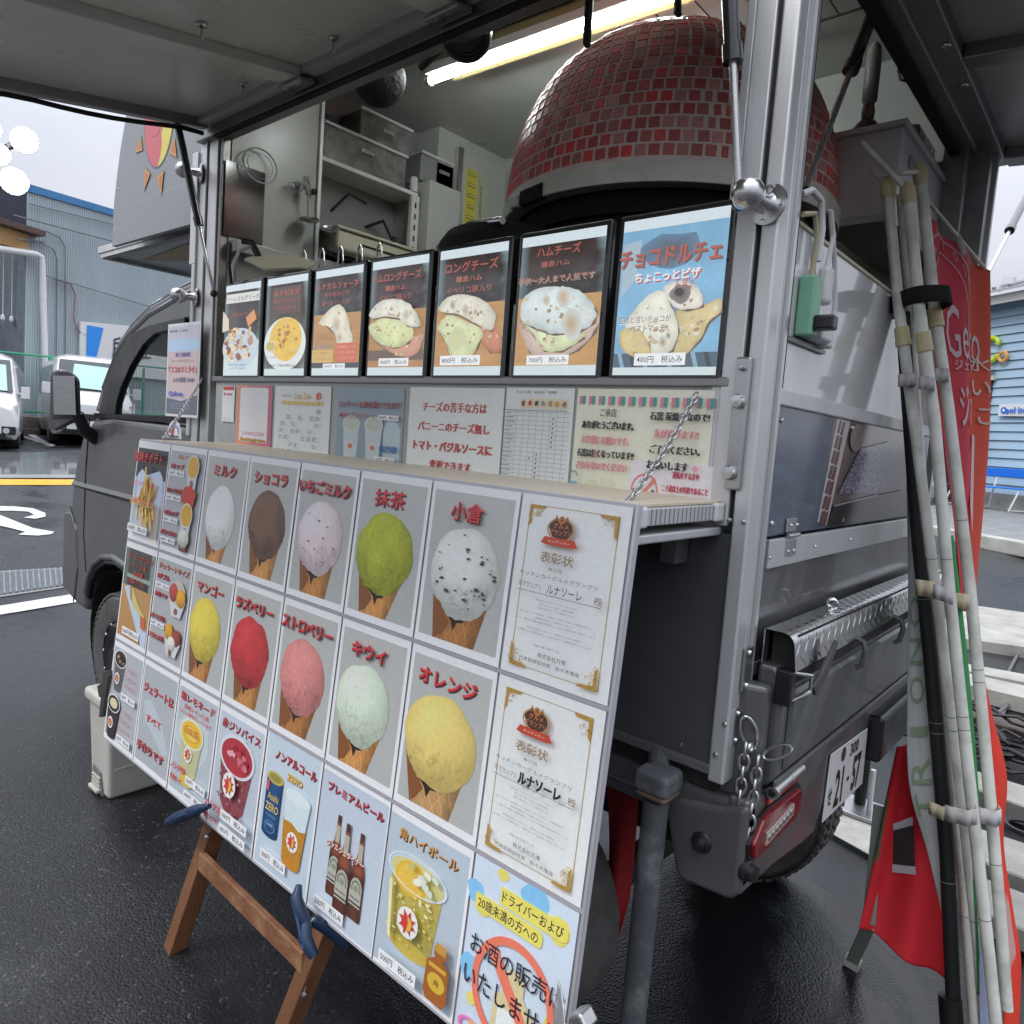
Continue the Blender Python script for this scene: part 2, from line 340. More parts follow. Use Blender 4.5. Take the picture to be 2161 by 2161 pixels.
# painted turn arrow: curved shaft and hooked head
ar = M(); pts = [(-8.335, 2.086), (-8.126, 2.454), (-7.912, 2.588), (-7.528, 2.601), (-7.275, 2.526), (-7.183, 2.398), (-7.290, 2.321), (-7.441, 2.463), (-7.690, 2.478), (-7.824, 2.328), (-7.911, 1.991)]
ar.add([(x, y, gz(x, y)+.007) for x, y in pts], [tuple(range(len(pts)))])
pts = [(-7.750, 1.954), (-7.557, 2.169), (-7.001, 2.198), (-6.626, 2.222), (-6.336, 2.326), (-6.225, 2.263), (-6.201, 2.141), (-6.323, 2.007), (-6.442, 2.104), (-6.806, 2.021), (-7.294, 1.852)]
ar.add([(x, y, gz(x, y)+.007) for x, y in pts], [tuple(range(len(pts)))]); struct(ar.build('road_marking', LINEW))
# smooth concrete gutter full of water, and puddle
WET = mat('standing_water', (.16, .17, .175), .06, var=.15, vs_=1.5, bump=.02, bs=6, spec=.7)
CONC = mat('wet_concrete', (.30, .30, .285), .45, c2=(.17, .17, .165), vs_=3.5, bump=.25, bs=50, rv=.15)
decal('puddle', [(-11.601, 2.026), (-11.149, 4.324), (-15.290, 5.761), (-15.150, 2.615)], WET, h=.005, n=4)
decal('kerb_strip', [(-11.141, 1.950), (-10.704, 4.170), (-11.149, 4.324), (-11.601, 2.026)], CONC, h=.01, n=4)
# drain grate in the road
gr = T('drain_grate', 'rectangular steel drain grating set in the asphalt left of the truck', 'drain grate', loc=(-4.5, 1.6, .03))
A_, B_, C_, D_ = [Vector((*p, 0)) for p in ((-4.081, 1.212), (-4.129, 1.701), (-4.695, 1.866), (-4.811, 1.386))]
def gq(u, v, h): p = (A_*(1-u)+B_*u)*(1-v)+(D_*(1-u)+C_*u)*v; return (p.x, p.y, gz(p.x, p.y)+h)
M().prism([gq(-.02, -.06, .002), gq(1.02, -.06, .002), gq(1.02, 1.06, .002), gq(-.02, 1.06, .002)], (0, 0, .006)).build('frame', CONC, gr)
M().prism([gq(.0, .0, .008), gq(1, .0, .008), gq(1, 1, .008), gq(0, 1, .008)], (0, 0, .003)).build('pit', mat('wet_grate_bed', (.10, .125, .14), .35, var=.3, vs_=30), gr)
for k in range(14):
    u = k/13; M().bar(gq(u, 0, .016), gq(u, 1, .016), .014, .012).build('grate_bar', ALUD, gr)
# ---------------------------------------------------------------- far left: corrugated warehouse
W0 = Vector((-22.011, 6.366)); WD = Vector((-.371, .928)); WN = Vector((.928, .371))
def wl(s, z, o=0): p = W0+WD*s+WN*o; return (p.x, p.y, z)
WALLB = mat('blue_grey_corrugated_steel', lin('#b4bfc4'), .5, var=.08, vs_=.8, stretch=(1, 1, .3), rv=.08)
BLUE = mat('blue_painted_steel', lin('#3f7fb4'), .45, var=.08, vs_=2)
ware = T('warehouse', 'blue grey corrugated steel warehouse with blue eave and open shutter bay', 'warehouse', loc=(*wl(2, 0)[:2], .9))
for k in range(13):
    s0 = -.02+k*.9; mm = M(); n = 36
    mm.grid(lambda u, v: wl(s0+.9*u, .6+(7.16+.066*s0-.6)*v, .0+.02*(1 if (int(u*n+.01) % 3) else -1)), n, 1)
    mm.build('wall_sheet', WALLB, ware)
M().prism([wl(-.04, 7.12, -.3), wl(11.8, 7.9, -.3), wl(11.8, 8.08, -.3), wl(-.04, 7.32, -.3)], Vector(wl(0, 0, .36))-Vector(wl(0, 0, 0))).build('eave_fascia', BLUE, ware)
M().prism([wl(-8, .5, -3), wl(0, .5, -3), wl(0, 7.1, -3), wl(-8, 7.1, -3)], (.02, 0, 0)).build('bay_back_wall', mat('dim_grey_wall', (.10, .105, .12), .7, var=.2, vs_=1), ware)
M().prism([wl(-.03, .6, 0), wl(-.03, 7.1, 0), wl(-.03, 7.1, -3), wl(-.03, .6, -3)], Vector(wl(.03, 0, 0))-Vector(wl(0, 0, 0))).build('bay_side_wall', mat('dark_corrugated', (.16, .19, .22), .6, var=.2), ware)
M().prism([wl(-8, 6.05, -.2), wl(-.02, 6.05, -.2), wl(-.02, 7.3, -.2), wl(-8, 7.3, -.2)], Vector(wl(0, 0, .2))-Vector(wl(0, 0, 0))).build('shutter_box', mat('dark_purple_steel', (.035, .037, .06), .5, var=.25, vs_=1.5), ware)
M().prism([wl(-8, 5.5, -.1), wl(-.05, 5.5, -.1), wl(-.05, 5.95, -.1), wl(-8, 5.95, -.1)], Vector(wl(0, 0, .25))-Vector(wl(0, 0, 0))).build('beam', mat('tan_timber', lin('#b58f5c'), .6, var=.25, vs_=2), ware)
M().prism([wl(-8, 5.97, -.1), wl(.25, 5.97, -.1), wl(.25, 6.12, -.1), wl(-8, 6.12, -.1)], Vector(wl(0, 0, .5))-Vector(wl(0, 0, 0))).build('canopy_board', mat('rust_brown', (.10, .06, .05), .7, var=.3), ware)
pipe = M().tube([wl(-3, 5.1, .25), wl(.1, 5.46, .25), wl(.24, 5.42, .25), wl(.28, 5.25, .25), wl(.5, 1.0, .25)], .085, 10).build('downpipe', WHT, ware, smooth=True)
for (a, b, r) in ((wl(.0, 6.79, .1), wl(11, 7.75, .1), .018), (wl(-.6, 6.3, .3), wl(11, 6.9, .3), .022), (wl(-.5, 5.7, .3), wl(.5, 5.9, .1), .02), (wl(.3, 4.96, .2), wl(11, 4.5, .2), .018)):
    M().tube([a, b], r, 6).build('wire', mat('grey_cable', (.18, .2, .22), .6), ware)
M().tube([wl(.5, 6.2, .1), wl(.9, 6.15, .1), wl(1.1, 5.9, .1), wl(1.15, 4, .1), wl(1.2, 1, .1)], .02, 6).build('conduit', mat('grey_cable'), ware)
M().tube([wl(.3, 5.85, .1), wl(.75, 5.75, .1), wl(.85, 5.5, .1), wl(.9, 1, .1)], .02, 6).build('conduit', mat('grey_cable'), ware)
M().tube([wl(.7, 4.95, .12), wl(1.3, 4.9, .12), wl(1.45, 4.6, .12), wl(1.4, 4.0, .12), wl(1.5, 3.65, .12), wl(1.75, 3.5, .12), wl(2.0, 3.6, .12), wl(2.05, 3.85, .12)], .025, 6).build('hose', mat('pink_hose', (.35, .2, .2), .6), ware)
for k, s in enumerate((-.35, -.1)):
    M().tube([wl(s, 5.5, -.4), wl(s, 3.7 if k else 3.6, -.4)], .012, 5).lathe([(.0, .1), (.05, .05), (.06, -.05), (0, -.12)], wl(s, 3.65, -.4), n=8).build('hanging_lamp', WHT, ware)
# sign of the neighbouring place
sg = T('wall_sign', 'white signboard with blue wedge and black character on the corrugated wall', 'sign', loc=wl(3, 3, .2))
M().prism([wl(1.63, 2.4, .08), wl(7.5, 2.5, .08), wl(7.5, 4.42, .08), wl(1.63, 3.89, .08)], Vector(wl(0, 0, .06))-Vector(wl(0, 0, 0))).build('panel', mat('white_sign_board', .78, .4, var=.03), sg)
def sfn(x, y, h): return wl(1.63+5.87*x, 3.89+.53*x-1.65*y, .145+h*30)
a = Art(sfn); a.poly([(.035, .06), (.135, .085), (.07, 1), (.035, 1)], '#1b83d8'); a.text('所', .245, .43, .105, .40, '#26303c', bold=.005)
a.disc(.2, 1.0, .075, .18, '#1b62c8'); a.text('在', .40, .43, .105, .40, '#26303c', bold=.005); a.finish(sg, PRINT)
# fence: green mesh fence on a low block wall
fe = T('mesh_fence', 'green steel mesh fence standing on a low concrete block wall', 'fence', loc=(*wl(0, 0, 1)[:2], .9))
GRN = mat('green_fence_paint', lin('#3f9a78'), .5, var=.1)
for z in (2.55, 1.05): M().tube([wl(-3, z, 1.2), wl(9, z+.4, 1.2)], .03, 6).build('rail', GRN, fe)
for k in range(7): M().tube([wl(-1.8+k*1.6, .7, 1.2), wl(-1.8+k*1.6, 2.6+.03*k, 1.2)], .04, 6).build('post', GRN, fe)
mm = M()
for k in range(100): s = -2+k*.11; mm.tube([wl(s, 1.05, 1.2), wl(s, 2.6+.025*s, 1.2)], .004, 3, False)
struct(mm.build('wire_mesh', GRN, fe), 'stuff')
lw = T('block_wall', 'low stained concrete block wall under the green fence', 'wall', loc=(*wl(0, 0, 1.2)[:2], .5))
CB = mat('stained_block', (.20, .18, .155), .8, c2=(.09, .075, .065), vs_=1.8, bump=.4, bs=20)
for k in range(12):
    for j in range(2):
        s = -2.4+k*.8+(.4 if j else 0); z = .35+j*.33; M().prism([wl(s, z, 1.05), wl(s+.78, z, 1.05), wl(s+.78, z+.31, 1.05), wl(s, z+.31, 1.05)], Vector(wl(0, 0, .25))-Vector(wl(0, 0, 0))).build('concrete_block', CB, lw, bev=.01, seg=1)
yb = T('meter_box', 'small yellow utility box fixed on the green fence', 'utility box', loc=wl(.1, 2, 1.3))
M().box((-.13, -.11, -.3), (.13, .11, .3), Matrix.Translation(wl(.0, 2.05, 1.35))).build('case', mat('yellow_green_plastic', lin('#a9a862'), .5), yb, bev=.02)
M().box((.13, -.05, -.05), (.14, .05, .1), Matrix.Translation(wl(.0, 2.05, 1.35))).build('lid_plate', ALUD, yb)
# ---------------------------------------------------------------- parked vans (seen front-on)
VW = mat('white_car_paint', .72, .22, coat=.8, var=.03, vs_=2); GLS = mat('dark_car_glass', (.03, .045, .045), .06, spec=.7); HEAD = mat('headlamp_glass', (.55, .56, .58), .08, .3, coat=1)
SHADE = mat('pale_green_windscreen', lin('#a9cfc4'), .12, coat=.5, var=.05, vs_=1)
def van(name, label, P, yaw, s=1.0, L_=4.6):
    """front faces local -y; origin on the ground at the front centre"""
    t = T(name, label, 'van', 'white vans parked by the warehouse')
    Wd = .85
    def sect(y, zlo, zr, win, wt, wr):  # body cross section
        return [(-win, y, zlo), (-Wd, y, zlo+.18), (-Wd, y, 1.05), (-wt, y, zr-.28), (-wr, y, zr-.08), (-wr+.2, y, zr), (wr-.2, y, zr), (wr, y, zr-.08), (wt, y, zr-.28), (Wd, y, 1.05), (Wd, y, zlo+.18), (win, y, zlo)]
    secs = [sect(0, .32, .80, .6, .72, .62), sect(-.10, .36, .95, .62, .8, .7), sect(0.06, .25, 1.14, .78, .84, .8), sect(.2, .25, 1.30, .8, .82, .76), sect(.75, .25, 2.05, .8, .74, .66), sect(1.1, .25, 2.12, .8, .75, .66), sect(L_-.1, .25, 2.12, .8, .75, .66), sect(L_, .35, 2.05, .75, .72, .62)]
    secs = secs[1:]; n = 12; mm = M(); mm.add([p for q in secs for p in q], [(i*n+k, i*n+(k+1) % n, (i+1)*n+(k+1) % n, (i+1)*n+k) for i in range(len(secs)-1) for k in range(n)]+[tuple(range(n))[::-1], tuple(range((len(secs)-1)*n, len(secs)*n))])
    mm.build('body', VW, t, smooth=True, bev=.03)
    M().add([(-.72, .165, 1.27), (.72, .165, 1.27), (.64, .645, 1.96), (-.64, .645, 1.96)], [(0, 1, 2, 3)]).build('windscreen', GLS, t, solid=.02)
    M().add([(-.45, .165, 1.33), (.62, .135, 1.29), (.57, .54, 1.85), (-.35, .57, 1.88)], [(0, 1, 2, 3)]).build('sunshade', SHADE, t, solid=.012)
    for sx in (-1, 1):
        M().add([(sx*.80, .42, 1.16), (sx*.80, L_-.2, 1.2), (sx*.755, L_-.3, 1.82), (sx*.755, .86, 1.82)], [(0, 1, 2, 3)]).build('side_window', GLS, t, solid=.09)
        h = M(); h.prism([(sx*.84, -.015, .72), (sx*.52, -.10, .70), (sx*.5, -.10, .86), (sx*.80, -.005, 1.02)], (0, .08, .0)).build('headlight', HEAD, t, bev=.015)
        M().lathe([(0, -.02), (.055, -.02), (.07, 0), (.07, .03)], (sx*.62, -.10, .44), (0, 1, 0), 16).build('fog_lamp', HEAD, t, smooth=True)
        M().box((-.13, -.075, -.09), (.13, .0, .09), Matrix.Translation((sx*.66, -.035, .45))).build('fog_housing', BLK, t, bev=.02)
        m2 = M().tube([(sx*.80, .35, 1.25), (sx*.96, .28, 1.25)], .02, 6); m2.box((sx*.93-.07, .24, 1.15), (sx*.93+.09, .32, 1.40)); m2.build('door_mirror', WHT if sx < 0 else WHT, t, bev=.02)
        for y in (.75, L_-.95):
            w_ = M().lathe([(.0, 0), (.18, 0), (.2, .01), (.31, .01), (.33, -.03), (.33, -.17), (.30, -.2)], (sx*.82, y, .33), (sx, 0, 0), 24).build('wheel', RUB, t, smooth=True)
            M().lathe([(0, .01), (.05, .015), (.12, .0), (.19, .012), (.2, 0)], (sx*.825, y, .33), (sx, 0, 0), 16).build('rim', ALUD, w_)
    M().prism([(-.5, -.115, .52), (.5, -.115, .52), (.5, -.10, .74), (-.5, -.10, .74)], (0, .05, 0)).build('grille', BLK, t)
    M().prism([(-.17, -.135, .42), (.17, -.135, .42), (.17, -.13, .58), (-.17, -.13, .58)], (0, .02, 0)).build('number_plate', WHT, t)
    M().prism([(-.62, -.11, .28), (.62, -.11, .28), (.6, -.12, .38), (-.6, -.12, .38)], (0, .05, 0)).build('lower_grille', BLK, t)
    t.location = P; t.rotation_euler = (0, 0, yaw); t.scale = (s, s, s); return t
va = (-16.865, 6.365, 0.593)
van('parked_van', 'white high-roof van behind the truck cab, pale shade in its windscreen', (va[0], va[1], gz(va[0], va[1])), radians(77), 1.02)
vb = (-15.761, 3.734, 0.580)
van('parked_van', 'white van cut off by the left picture edge beside the fence', (vb[0], vb[1], gz(vb[0], vb[1])), radians(73), .95)
# ---------------------------------------------------------------- floodlights
fl = T('floodlight_cluster', 'cluster of round glaring white floodlights on a bracket at upper left', 'floodlight', loc=(-5.507, 1.649, 3.376))
LAMP = mat('glowing_lamp_face', 1, .3, emit=(.95, 1, 1), es=16)
fdir = (Vector(CP)-Vector((-5.449, 1.700, 3.381))).normalized()
for (px_, r) in (((-5.399, 1.759, 3.519), .094), ((-5.666, 1.649, 3.421), .080), ((-5.426, 1.697, 3.176), .098), ((-5.687, 1.585, 3.610), .082)):
    hd = M().lathe([(r*1.06, .0), (r*1.10, -.03), (r*.8, -.12), (r*.3, -.15), (0, -.15)], px_, fdir, 28).build('lamp_head', mat('lamp_housing_grey', (.22, .23, .24), .4, .5), fl, smooth=True)
    M().lathe([(0, .004), (r*.97, .004), (r*1.03, 0)], px_, fdir, 28).build('lamp_face', LAMP, hd)
M().bar((-5.636, 1.799, 3.581), (-5.928, 1.518, 3.336), .04, .04).bar((-5.650, 1.749, 3.233), (-5.928, 1.518, 3.336), .04, .04).bar((-5.972, 1.524, 3.735), (-5.299, 1.436, -3.749), .05, .05).build('bracket', ALUD, fl)
# ---------------------------------------------------------------- far right: clapboard house, bench
R0 = Vector((-.2985, 17.4265)); RD = Vector((-.812, .583)); RN = Vector((-.583, -.812))
def wr(s, z, o=0): p = R0+RD*s+RN*o; return (p.x, p.y, z)
ho = T('clapboard_house', 'pale blue clapboard house with grey ribbed roof behind the banners', 'house', loc=(*wr(0, 0)[:2], .6))
SID = mat('pale_blue_siding', lin('#a0bacd'), .55, var=.05, vs_=2)
off = Vector(wr(0, 0, -.03))-Vector(wr(0, 0, 0))
for k in range(22):
    z = .95+k*.178
    M().prism([wr(-4, z, .0), wr(-4, z, .045), wr(-4, z+.17, .012), wr(-4, z+.17, .0)], Vector(wr(5.4, z, 0))-Vector(wr(-4, z, 0))).build('siding_board', SID, ho)
M().prism([wr(-4, .4, -.02), wr(5.4, .4, -.02), wr(5.4, 4.9, -.02), wr(-4, 4.9, -.02)], off*4).build('wall', mat('backing_blue', lin('#7396b4'), .7), ho)
M().prism([wr(-4, .45, .06), wr(5.4, .45, .06), wr(5.4, .95, .05), wr(-4, .95, .05)], off).build('base_wall', CONC, ho)
M().prism([wr(-4, 4.72, .35), wr(5.4, 4.72, .35), wr(5.4, 4.9, .35), wr(-4, 4.9, .35)], off).build('fascia', mat('cream_fascia', lin('#d8d6cc'), .5), ho)
rf = M().prism([wr(-4, 4.92, .5), wr(5.4, 4.92, .5), wr(5.4, 5.75, -2.2), wr(-4, 5.75, -2.2)], (0, 0, .05)).build('roof', mat('grey_ribbed_roof', lin('#a9a6ad'), .5, var=.06), ho)
for k in range(26):
    s = -4+k*.36; M().bar(wr(s, 5.0, .5), wr(s+.9, 5.83, -2.2), .05, .05).build('roof_rib', mat('roof_rib_grey', lin('#8b8890'), .5), rf)
for k, s in enumerate((.2, .5)): M().bar(wr(s, 5.15-.1*k, .4), wr(s-.25, 5.1-.1*k, .4), .06, .12).build('roof_bracket', WHT, ho)
M().prism([wr(.42, .8, .06), wr(.70, .8, .06), wr(.70, 3.2, .06), wr(.42, 3.2, .06)], (0, 0, 0)) if 0 else None
M().prism([wr(.48, .7, .07), wr(1.6, .7, .07), wr(1.6, 3.24, .07), wr(.48, 3.24, .07)], off).build('door', mat('dark_doorway', (.03, .03, .035), .2), ho)
M().bar(wr(.46, .6, .08), wr(.46, 3.28, .08), .09, .06).bar(wr(.42, 3.28, .08), wr(1.7, 3.28, .08), .08, .09).build('door_frame', mat('cream_frame', lin('#cfd0be'), .5), ho)
M().prism([wr(.45, 3.42, .3), wr(1.1, 3.42, .3), wr(1.1, 3.46, .1), wr(.45, 3.46, .1)], (0, 0, .05)).build('ledge', WHT, ho)
M().lathe([(0, -.06), (.06, 0), (0, .06)], wr(.60, 2.95, .12), n=10).build('door_lamp', mat('warm_bulb', 1, .4, emit=(1, .75, .4), es=3), ho)
YG = mat('yellow_green_letter', lin('#b9cf2c'), .4); OG = mat('orange_letter', lin('#dca05c'), .4)
def arc3(s, z, rs, rz, a0, a1): return [wr(s-rs*cos(a0+(a1-a0)*k/12), z+rz*sin(a0+(a1-a0)*k/12), .1) for k in range(13)]
M().tube(arc3(.62, 3.98, .2, .12, 2.8, -.3), .05, 6).tube(arc3(.62, 3.72, .2, .1, 3.4, 6.6), .05, 6).build('raised_letter', YG, ho)
M().torus(wr(.27, 3.69, .1), tuple(RN)+(0,), .09, .035, 14, 6).build('raised_letter', OG, ho)
es_ = T('hanging_sign', 'small white sign with blue elephant-like logo on the blue siding', 'sign', loc=wr(.0, 2.6, .1))
M().prism([wr(-.7, 2.48, .07), wr(.22, 2.50, .07), wr(.22, 2.74, .07), wr(-.7, 2.72, .07)], -off).build('board', WHT, es_)
def efn(x, y, h): return wr(.22-.92*x, 2.73-.24*y, .105+h*20)
a = Art(efn); a.disc(.14, .5, .075, .28, '#2a62b8', n=16); a.disc(.23, .6, .05, .2, '#2a62b8', n=12); a.disc(.145, .5, .03, .12, '#e8ecf2', n=10); a.text('el', .36, .5, .14, .5, '#2a62b8', bold=.03); a.text('ise', .60, .5, .22, .5, '#2a62b8', bold=.03); a.finish(es_, PRINT)
pl = T('potted_plant', 'leafy green plant poking out by the doorway of the blue house', 'plant', loc=wr(.5, .6, .3))
for k in range(16):
    q = R_.random; s0 = .45+.25*q(); z0 = 1.9+.6*q(); d_ = Vector((q()-.5, q()-.5, q()-.2)).normalized()*.16; c_ = Vector(wr(s0, z0, .25+.2*q())); sd_ = d_.cross(Vector((0, 0, 1))).normalized()*.04
    M().add([c_-d_, c_+sd_, c_+d_, c_-sd_], [(0, 1, 2, 3)]).build('leaf', mat('leaf_green', (.03, .10, .03), .5), pl)
M().tube([wr(.6, .66, .3), wr(.58, 2.4, .35)], .012, 5).build('stem', mat('leaf_green'), pl)
# porch slab and bench
slab = M(); slab.prism([wr(-5, .66, .0), wr(5.4, .66, .0), wr(5.4, .5, 4.2), wr(-5, .5, 4.2)], (0, 0, -.2)); struct(slab.build('pavement', CONC, bev=.02))
kb = M().prism([wr(-5, .50, 4.2), wr(5.4, .5, 4.2), wr(5.4, .5, 4.4), wr(-5, .5, 4.4)], (0, 0, -.2)).build('kerb', mat('pale_kerb', (.42, .42, .38), .6, var=.2, vs_=5), bev=.02); struct(kb)
pts = [wr(.75, .515, 3.4), wr(.1, .515, 3.3), wr(.25, .515, 3.8), wr(.75, .515, 3.9)]; struct(M().add(pts, [(0, 1, 2, 3)]).build('road_marking', LINEW))
be = T('park_bench', 'bright blue slatted bench with white tube legs against the clapboard wall', 'bench', loc=(*wr(-.3, 0, .4)[:2], .67))
BB = mat('bright_blue_plastic', lin('#1c6fd0'), .4, var=.05)
M().bar(wr(.46, 1.36, .42), wr(-1.2, 1.38, .42), .17, .03, tuple(RN)+(0,)).build('backrest', BB, be, bev=.01)
for k in range(3): M().bar(wr(.5, 1.07-.004*k, .55+.12*k), wr(-1.2, 1.09-.004*k, .55+.12*k), .10, .025).build('seat_slat', BB, be, bev=.008)
for s in (.38, -.25, -1.1):
    M().tube([wr(s+.02, 1.35, .38), wr(s, 1.05, .48), wr(s+.12, .69, .42)], .018, 6).tube([wr(s, 1.04, .82), wr(s+.1, .67, .88), wr(s+.12, .67, .42)], .018, 6).build('leg', WHT, be, smooth=True)
# ---------------------------------------------------------------- low timber deck edge with cables, right
WBRD = mat('weathered_white_board', (.42, .41, .37), .6, c2=(.25, .235, .21), vs_=5, stretch=(1, 1, 1), bump=.2, bs=30, rv=.1)
BBRD = mat('wet_brown_board', (.10, .065, .05), .55, c2=(.05, .035, .03), vs_=8, bump=.2, bs=30)
def board(a, b, c_, d_, zt, th, m, label):
    o = M().prism([(*a, zt), (*b, zt), (*c_, zt), (*d_, zt)], (0, 0, -th)).build('deck_board', m, bev=.006, seg=1)
    tag(o, label, 'board', 'timber boards lying right of the banners'); return o
board((0.580, 7.697), (1.461, 7.954), (1.641, 6.402), (0.777, 6.059), .13, .11, WBRD, 'broad pale board farthest from the camera, beyond the banner poles')
board((0.982, 5.428), (1.684, 5.566), (1.695, 5.328), (1.013, 5.252), .10, .09, WBRD, 'narrow white board beyond the black cable heap')
board((1.028, 5.171), (1.700, 5.220), (1.714, 4.911), (1.073, 4.910), .10, .10, WBRD, 'second white board with a dark gap before it, beyond the cable heap')
board((1.160, 4.536), (1.731, 4.555), (1.743, 4.297), (1.189, 4.361), .07, .06, BBRD, 'reddish brown wet board behind the cable heap')
board((1.353, 3.490), (1.781, 3.480), (1.793, 3.223), (1.386, 3.284), .09, .08, WBRD, 'white board just in front of the black cable heap')
board((1.444, 2.925), (1.806, 2.945), (1.820, 2.647), (1.485, 2.672), .08, .07, WBRD, 'cream board nearest the loose grey cable')
board((1.504, 2.557), (1.824, 2.558), (1.835, 2.322), (1.539, 2.341), .08, .07, WBRD, 'lowest pale board at the right picture edge')
CABK = mat('black_cable', (.015, .015, .017), .4)
def gp(u, h): return (u[0], u[1], gz(*u)+h)
c0 = Vector((1.45, 4.05, .05)); ch = T('cable_heap', 'tangle of black cables lying between the white boards', 'cable', loc=tuple(c0))
for k in range(26):
    o_ = Vector((R_.uniform(-.3, .35), R_.uniform(-.35, .35), R_.uniform(0, .07))); a0 = R_.uniform(0, 6.28); ln = R_.uniform(.4, .8)
    d_ = Vector((cos(a0), sin(a0)*.6, 0)); n_ = Vector((-d_.y, d_.x, 0)); pts = [c0+o_+d_*ln*(t/6-.5)+n_*.12*sin(t*.9+k)+Vector((0, 0, .02*sin(t*2+k))) for t in range(7)]
    M().tube(pts, .009, 6).build('cable', CABK, ch, smooth=True)
pw = M().tube([gp((1.326, 7.154), .02), gp((1.254, 6.353), .02), gp((1.268, 5.531), .02), gp((1.337, 5.122), .02), gp((1.362, 4.479), .02), gp((1.303, 4.080), .02), gp((1.247, 3.804), .02)], .011, 8).build('power_cable', mat('grey_rubber_cable', (.11, .11, .115), .5), smooth=True); tag(pw, 'grey power cable snaking over the asphalt right of the poles', 'cable')
pw = M().tube([gp((1.477, 6.056), .03), gp((1.376, 5.482), .03), gp((1.356, 4.897), .035), gp((1.323, 4.532), .03), gp((1.256, 4.248), .02)], .010, 8).build('power_cable', mat('grey_rubber_cable'), smooth=True); tag(pw, 'second grey cable crossing the first one right of the poles', 'cable')
lc = M().torus((1.62, 3.02, .10), (0, 0, 1), .06, .009, 18, 6).build('cable_loop', CABK, smooth=True); tag(lc, 'small loop of black cable lying on the cream board', 'cable')
# white kerb strip and steel base plate behind the truck's rear wheel
bp_ = M().prism([(*p, .015) for p in ((0.981, 2.873), (1.198, 2.821), (1.273, 2.518), (1.073, 2.582))], (0, 0, .004)).build('kerb_strip', mat('pale_concrete_line', (.5, .49, .42), .55, var=.25, vs_=14), None); struct(bp_)
sp = T('support_stand', 'steel base plate and tube standing under the truck tail', 'stand', loc=(1.15, 2.75, 0))
M().box((-.12, -.09, .02), (.14, .09, .035), Matrix.Translation((1.13, 2.85, 0))).build('base_plate', STAIN, sp, bev=.004)
M().tube([(1.10, 2.88, .03), (1.10, 2.88, .45)], .022, 12).build('tube', BLK, sp, smooth=True)
M().tube([(1.145, 2.84, .03), (1.145, 2.84, .2)], .010, 8).build('pin', WHT, sp, smooth=True)
# ================================================================ the food truck
YB, XR, XB, YF = 1.031, 1.301, -.757, 2.45      # side plane, rear plane, bulkhead, far side
tr = T('food_truck', 'dark grey kitchen truck with raised side hatch and open rear hatch', 'food truck', loc=(0, 1.7, 0))
def P(name, m, mm, **k): return mm.build(name, m, tr, **k)
INW = mat('interior_white_steel', (.50, .52, .50), .33, c2=(.40, .42, .40), vs_=2.2, rv=.08)
HATCH = mat('hatch_underside', (.80, .83, .82), .28, c2=(.70, .72, .71), vs_=1.6, rv=.08, bump=.02, bs=8)
# box walls
P('side_panel', GREYD, M().box((XB, YB, .815), (1.270, YB+.02, 1.236)))
P('side_panel', INW, M().box((-.60, YB-.004, 1.236), (1.243, YB+.02, 1.5)))
P('sill', ALUD, M().box((-.62, YB-.012, 1.494), (1.24, YB+.03, 1.512)), bev=.003)
P('sill', ALUD, M().box((XB, YB-.006, .797), (1.270, YB+.02, .815)), bev=.002)
P('floor_frame', RUB, M().box((XB, YB+.01, .765), (XR-.02, YF, .797)))
P('bulkhead', INW, M().box((XB, YB+.03, .8), (-.62, 1.405, 2.68)).box((XB, 1.405, .8), (-.62, YF, 2.0)).box((XB, 1.99, 2.0), (-.62, YF, 2.68)).box((XB-.45, 1.405, 2.36), (XB-.42, 1.99, 2.68)).box((XB-.45, 1.40, 1.98), (-.66, 1.405, 2.68)).box((XB-.45, 1.99, 1.98), (-.757, 1.995, 2.68)).box((XB-.45, 1.405, 1.98), (-.757, 1.99, 2.0)))
P('far_wall', INW, M().box((XB, 2.42, .8), (XR, YF, 2.68)))
P('ceiling', INW, M().box((XB-.5, YB+.0, 2.68), (XR, YF, 2.72)))
P('header', ALUD, M().box((-.757, YB+.01, 2.345), (XR, YB+.035, 2.68)))
P('floor', mat('dark_floor', (.08, .08, .085), .5), M().box((XB, YB+.03, .797), (XR-.02, 2.42, .81)))
P('roof_edge', ALUD, M().box((XB-.5, YB, 2.72), (XR+.01, YF, 2.76)))
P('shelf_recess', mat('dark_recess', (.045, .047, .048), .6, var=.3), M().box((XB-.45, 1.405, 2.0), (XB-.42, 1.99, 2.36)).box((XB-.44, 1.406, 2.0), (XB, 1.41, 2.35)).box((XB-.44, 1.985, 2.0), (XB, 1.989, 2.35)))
# posts
P('header_rail', ALUD, M().box((-.757, YB-.03, 2.305), (1.19, YB+.03, 2.345)), bev=.003)
P('rubber_seal', RUB, M().box((-.63, YB-.032, 2.297), (1.19, YB-.012, 2.305)))
lp = P('corner_post', ALU, M().box((-.757, YB-.012, .8), (-.712, YB+.03, 2.31)).box((-.705, YB-.006, .8), (-.645, YB+.03, 2.31)), bev=.003)
P('corner_post', ALUD, M().box((-.64, YB+.0, 1.5), (-.625, YB+.06, 2.31)), bev=.002)
P('rubber_seal', RUB, M().box((-.712, YB-.004, .82), (-.705, YB+.03, 2.3)))
P('corner_post', ALU, M().box((1.206, YB-.006, 1.255), (1.224, YB+.05, 2.68)).box((1.2245, YB-.010, 1.250), (1.262, YB+.05, 2.68)), bev=.003)
P('rubber_seal', RUB, M().box((1.262, YB-.002, 1.25), (1.271, YB+.05, 2.68)))
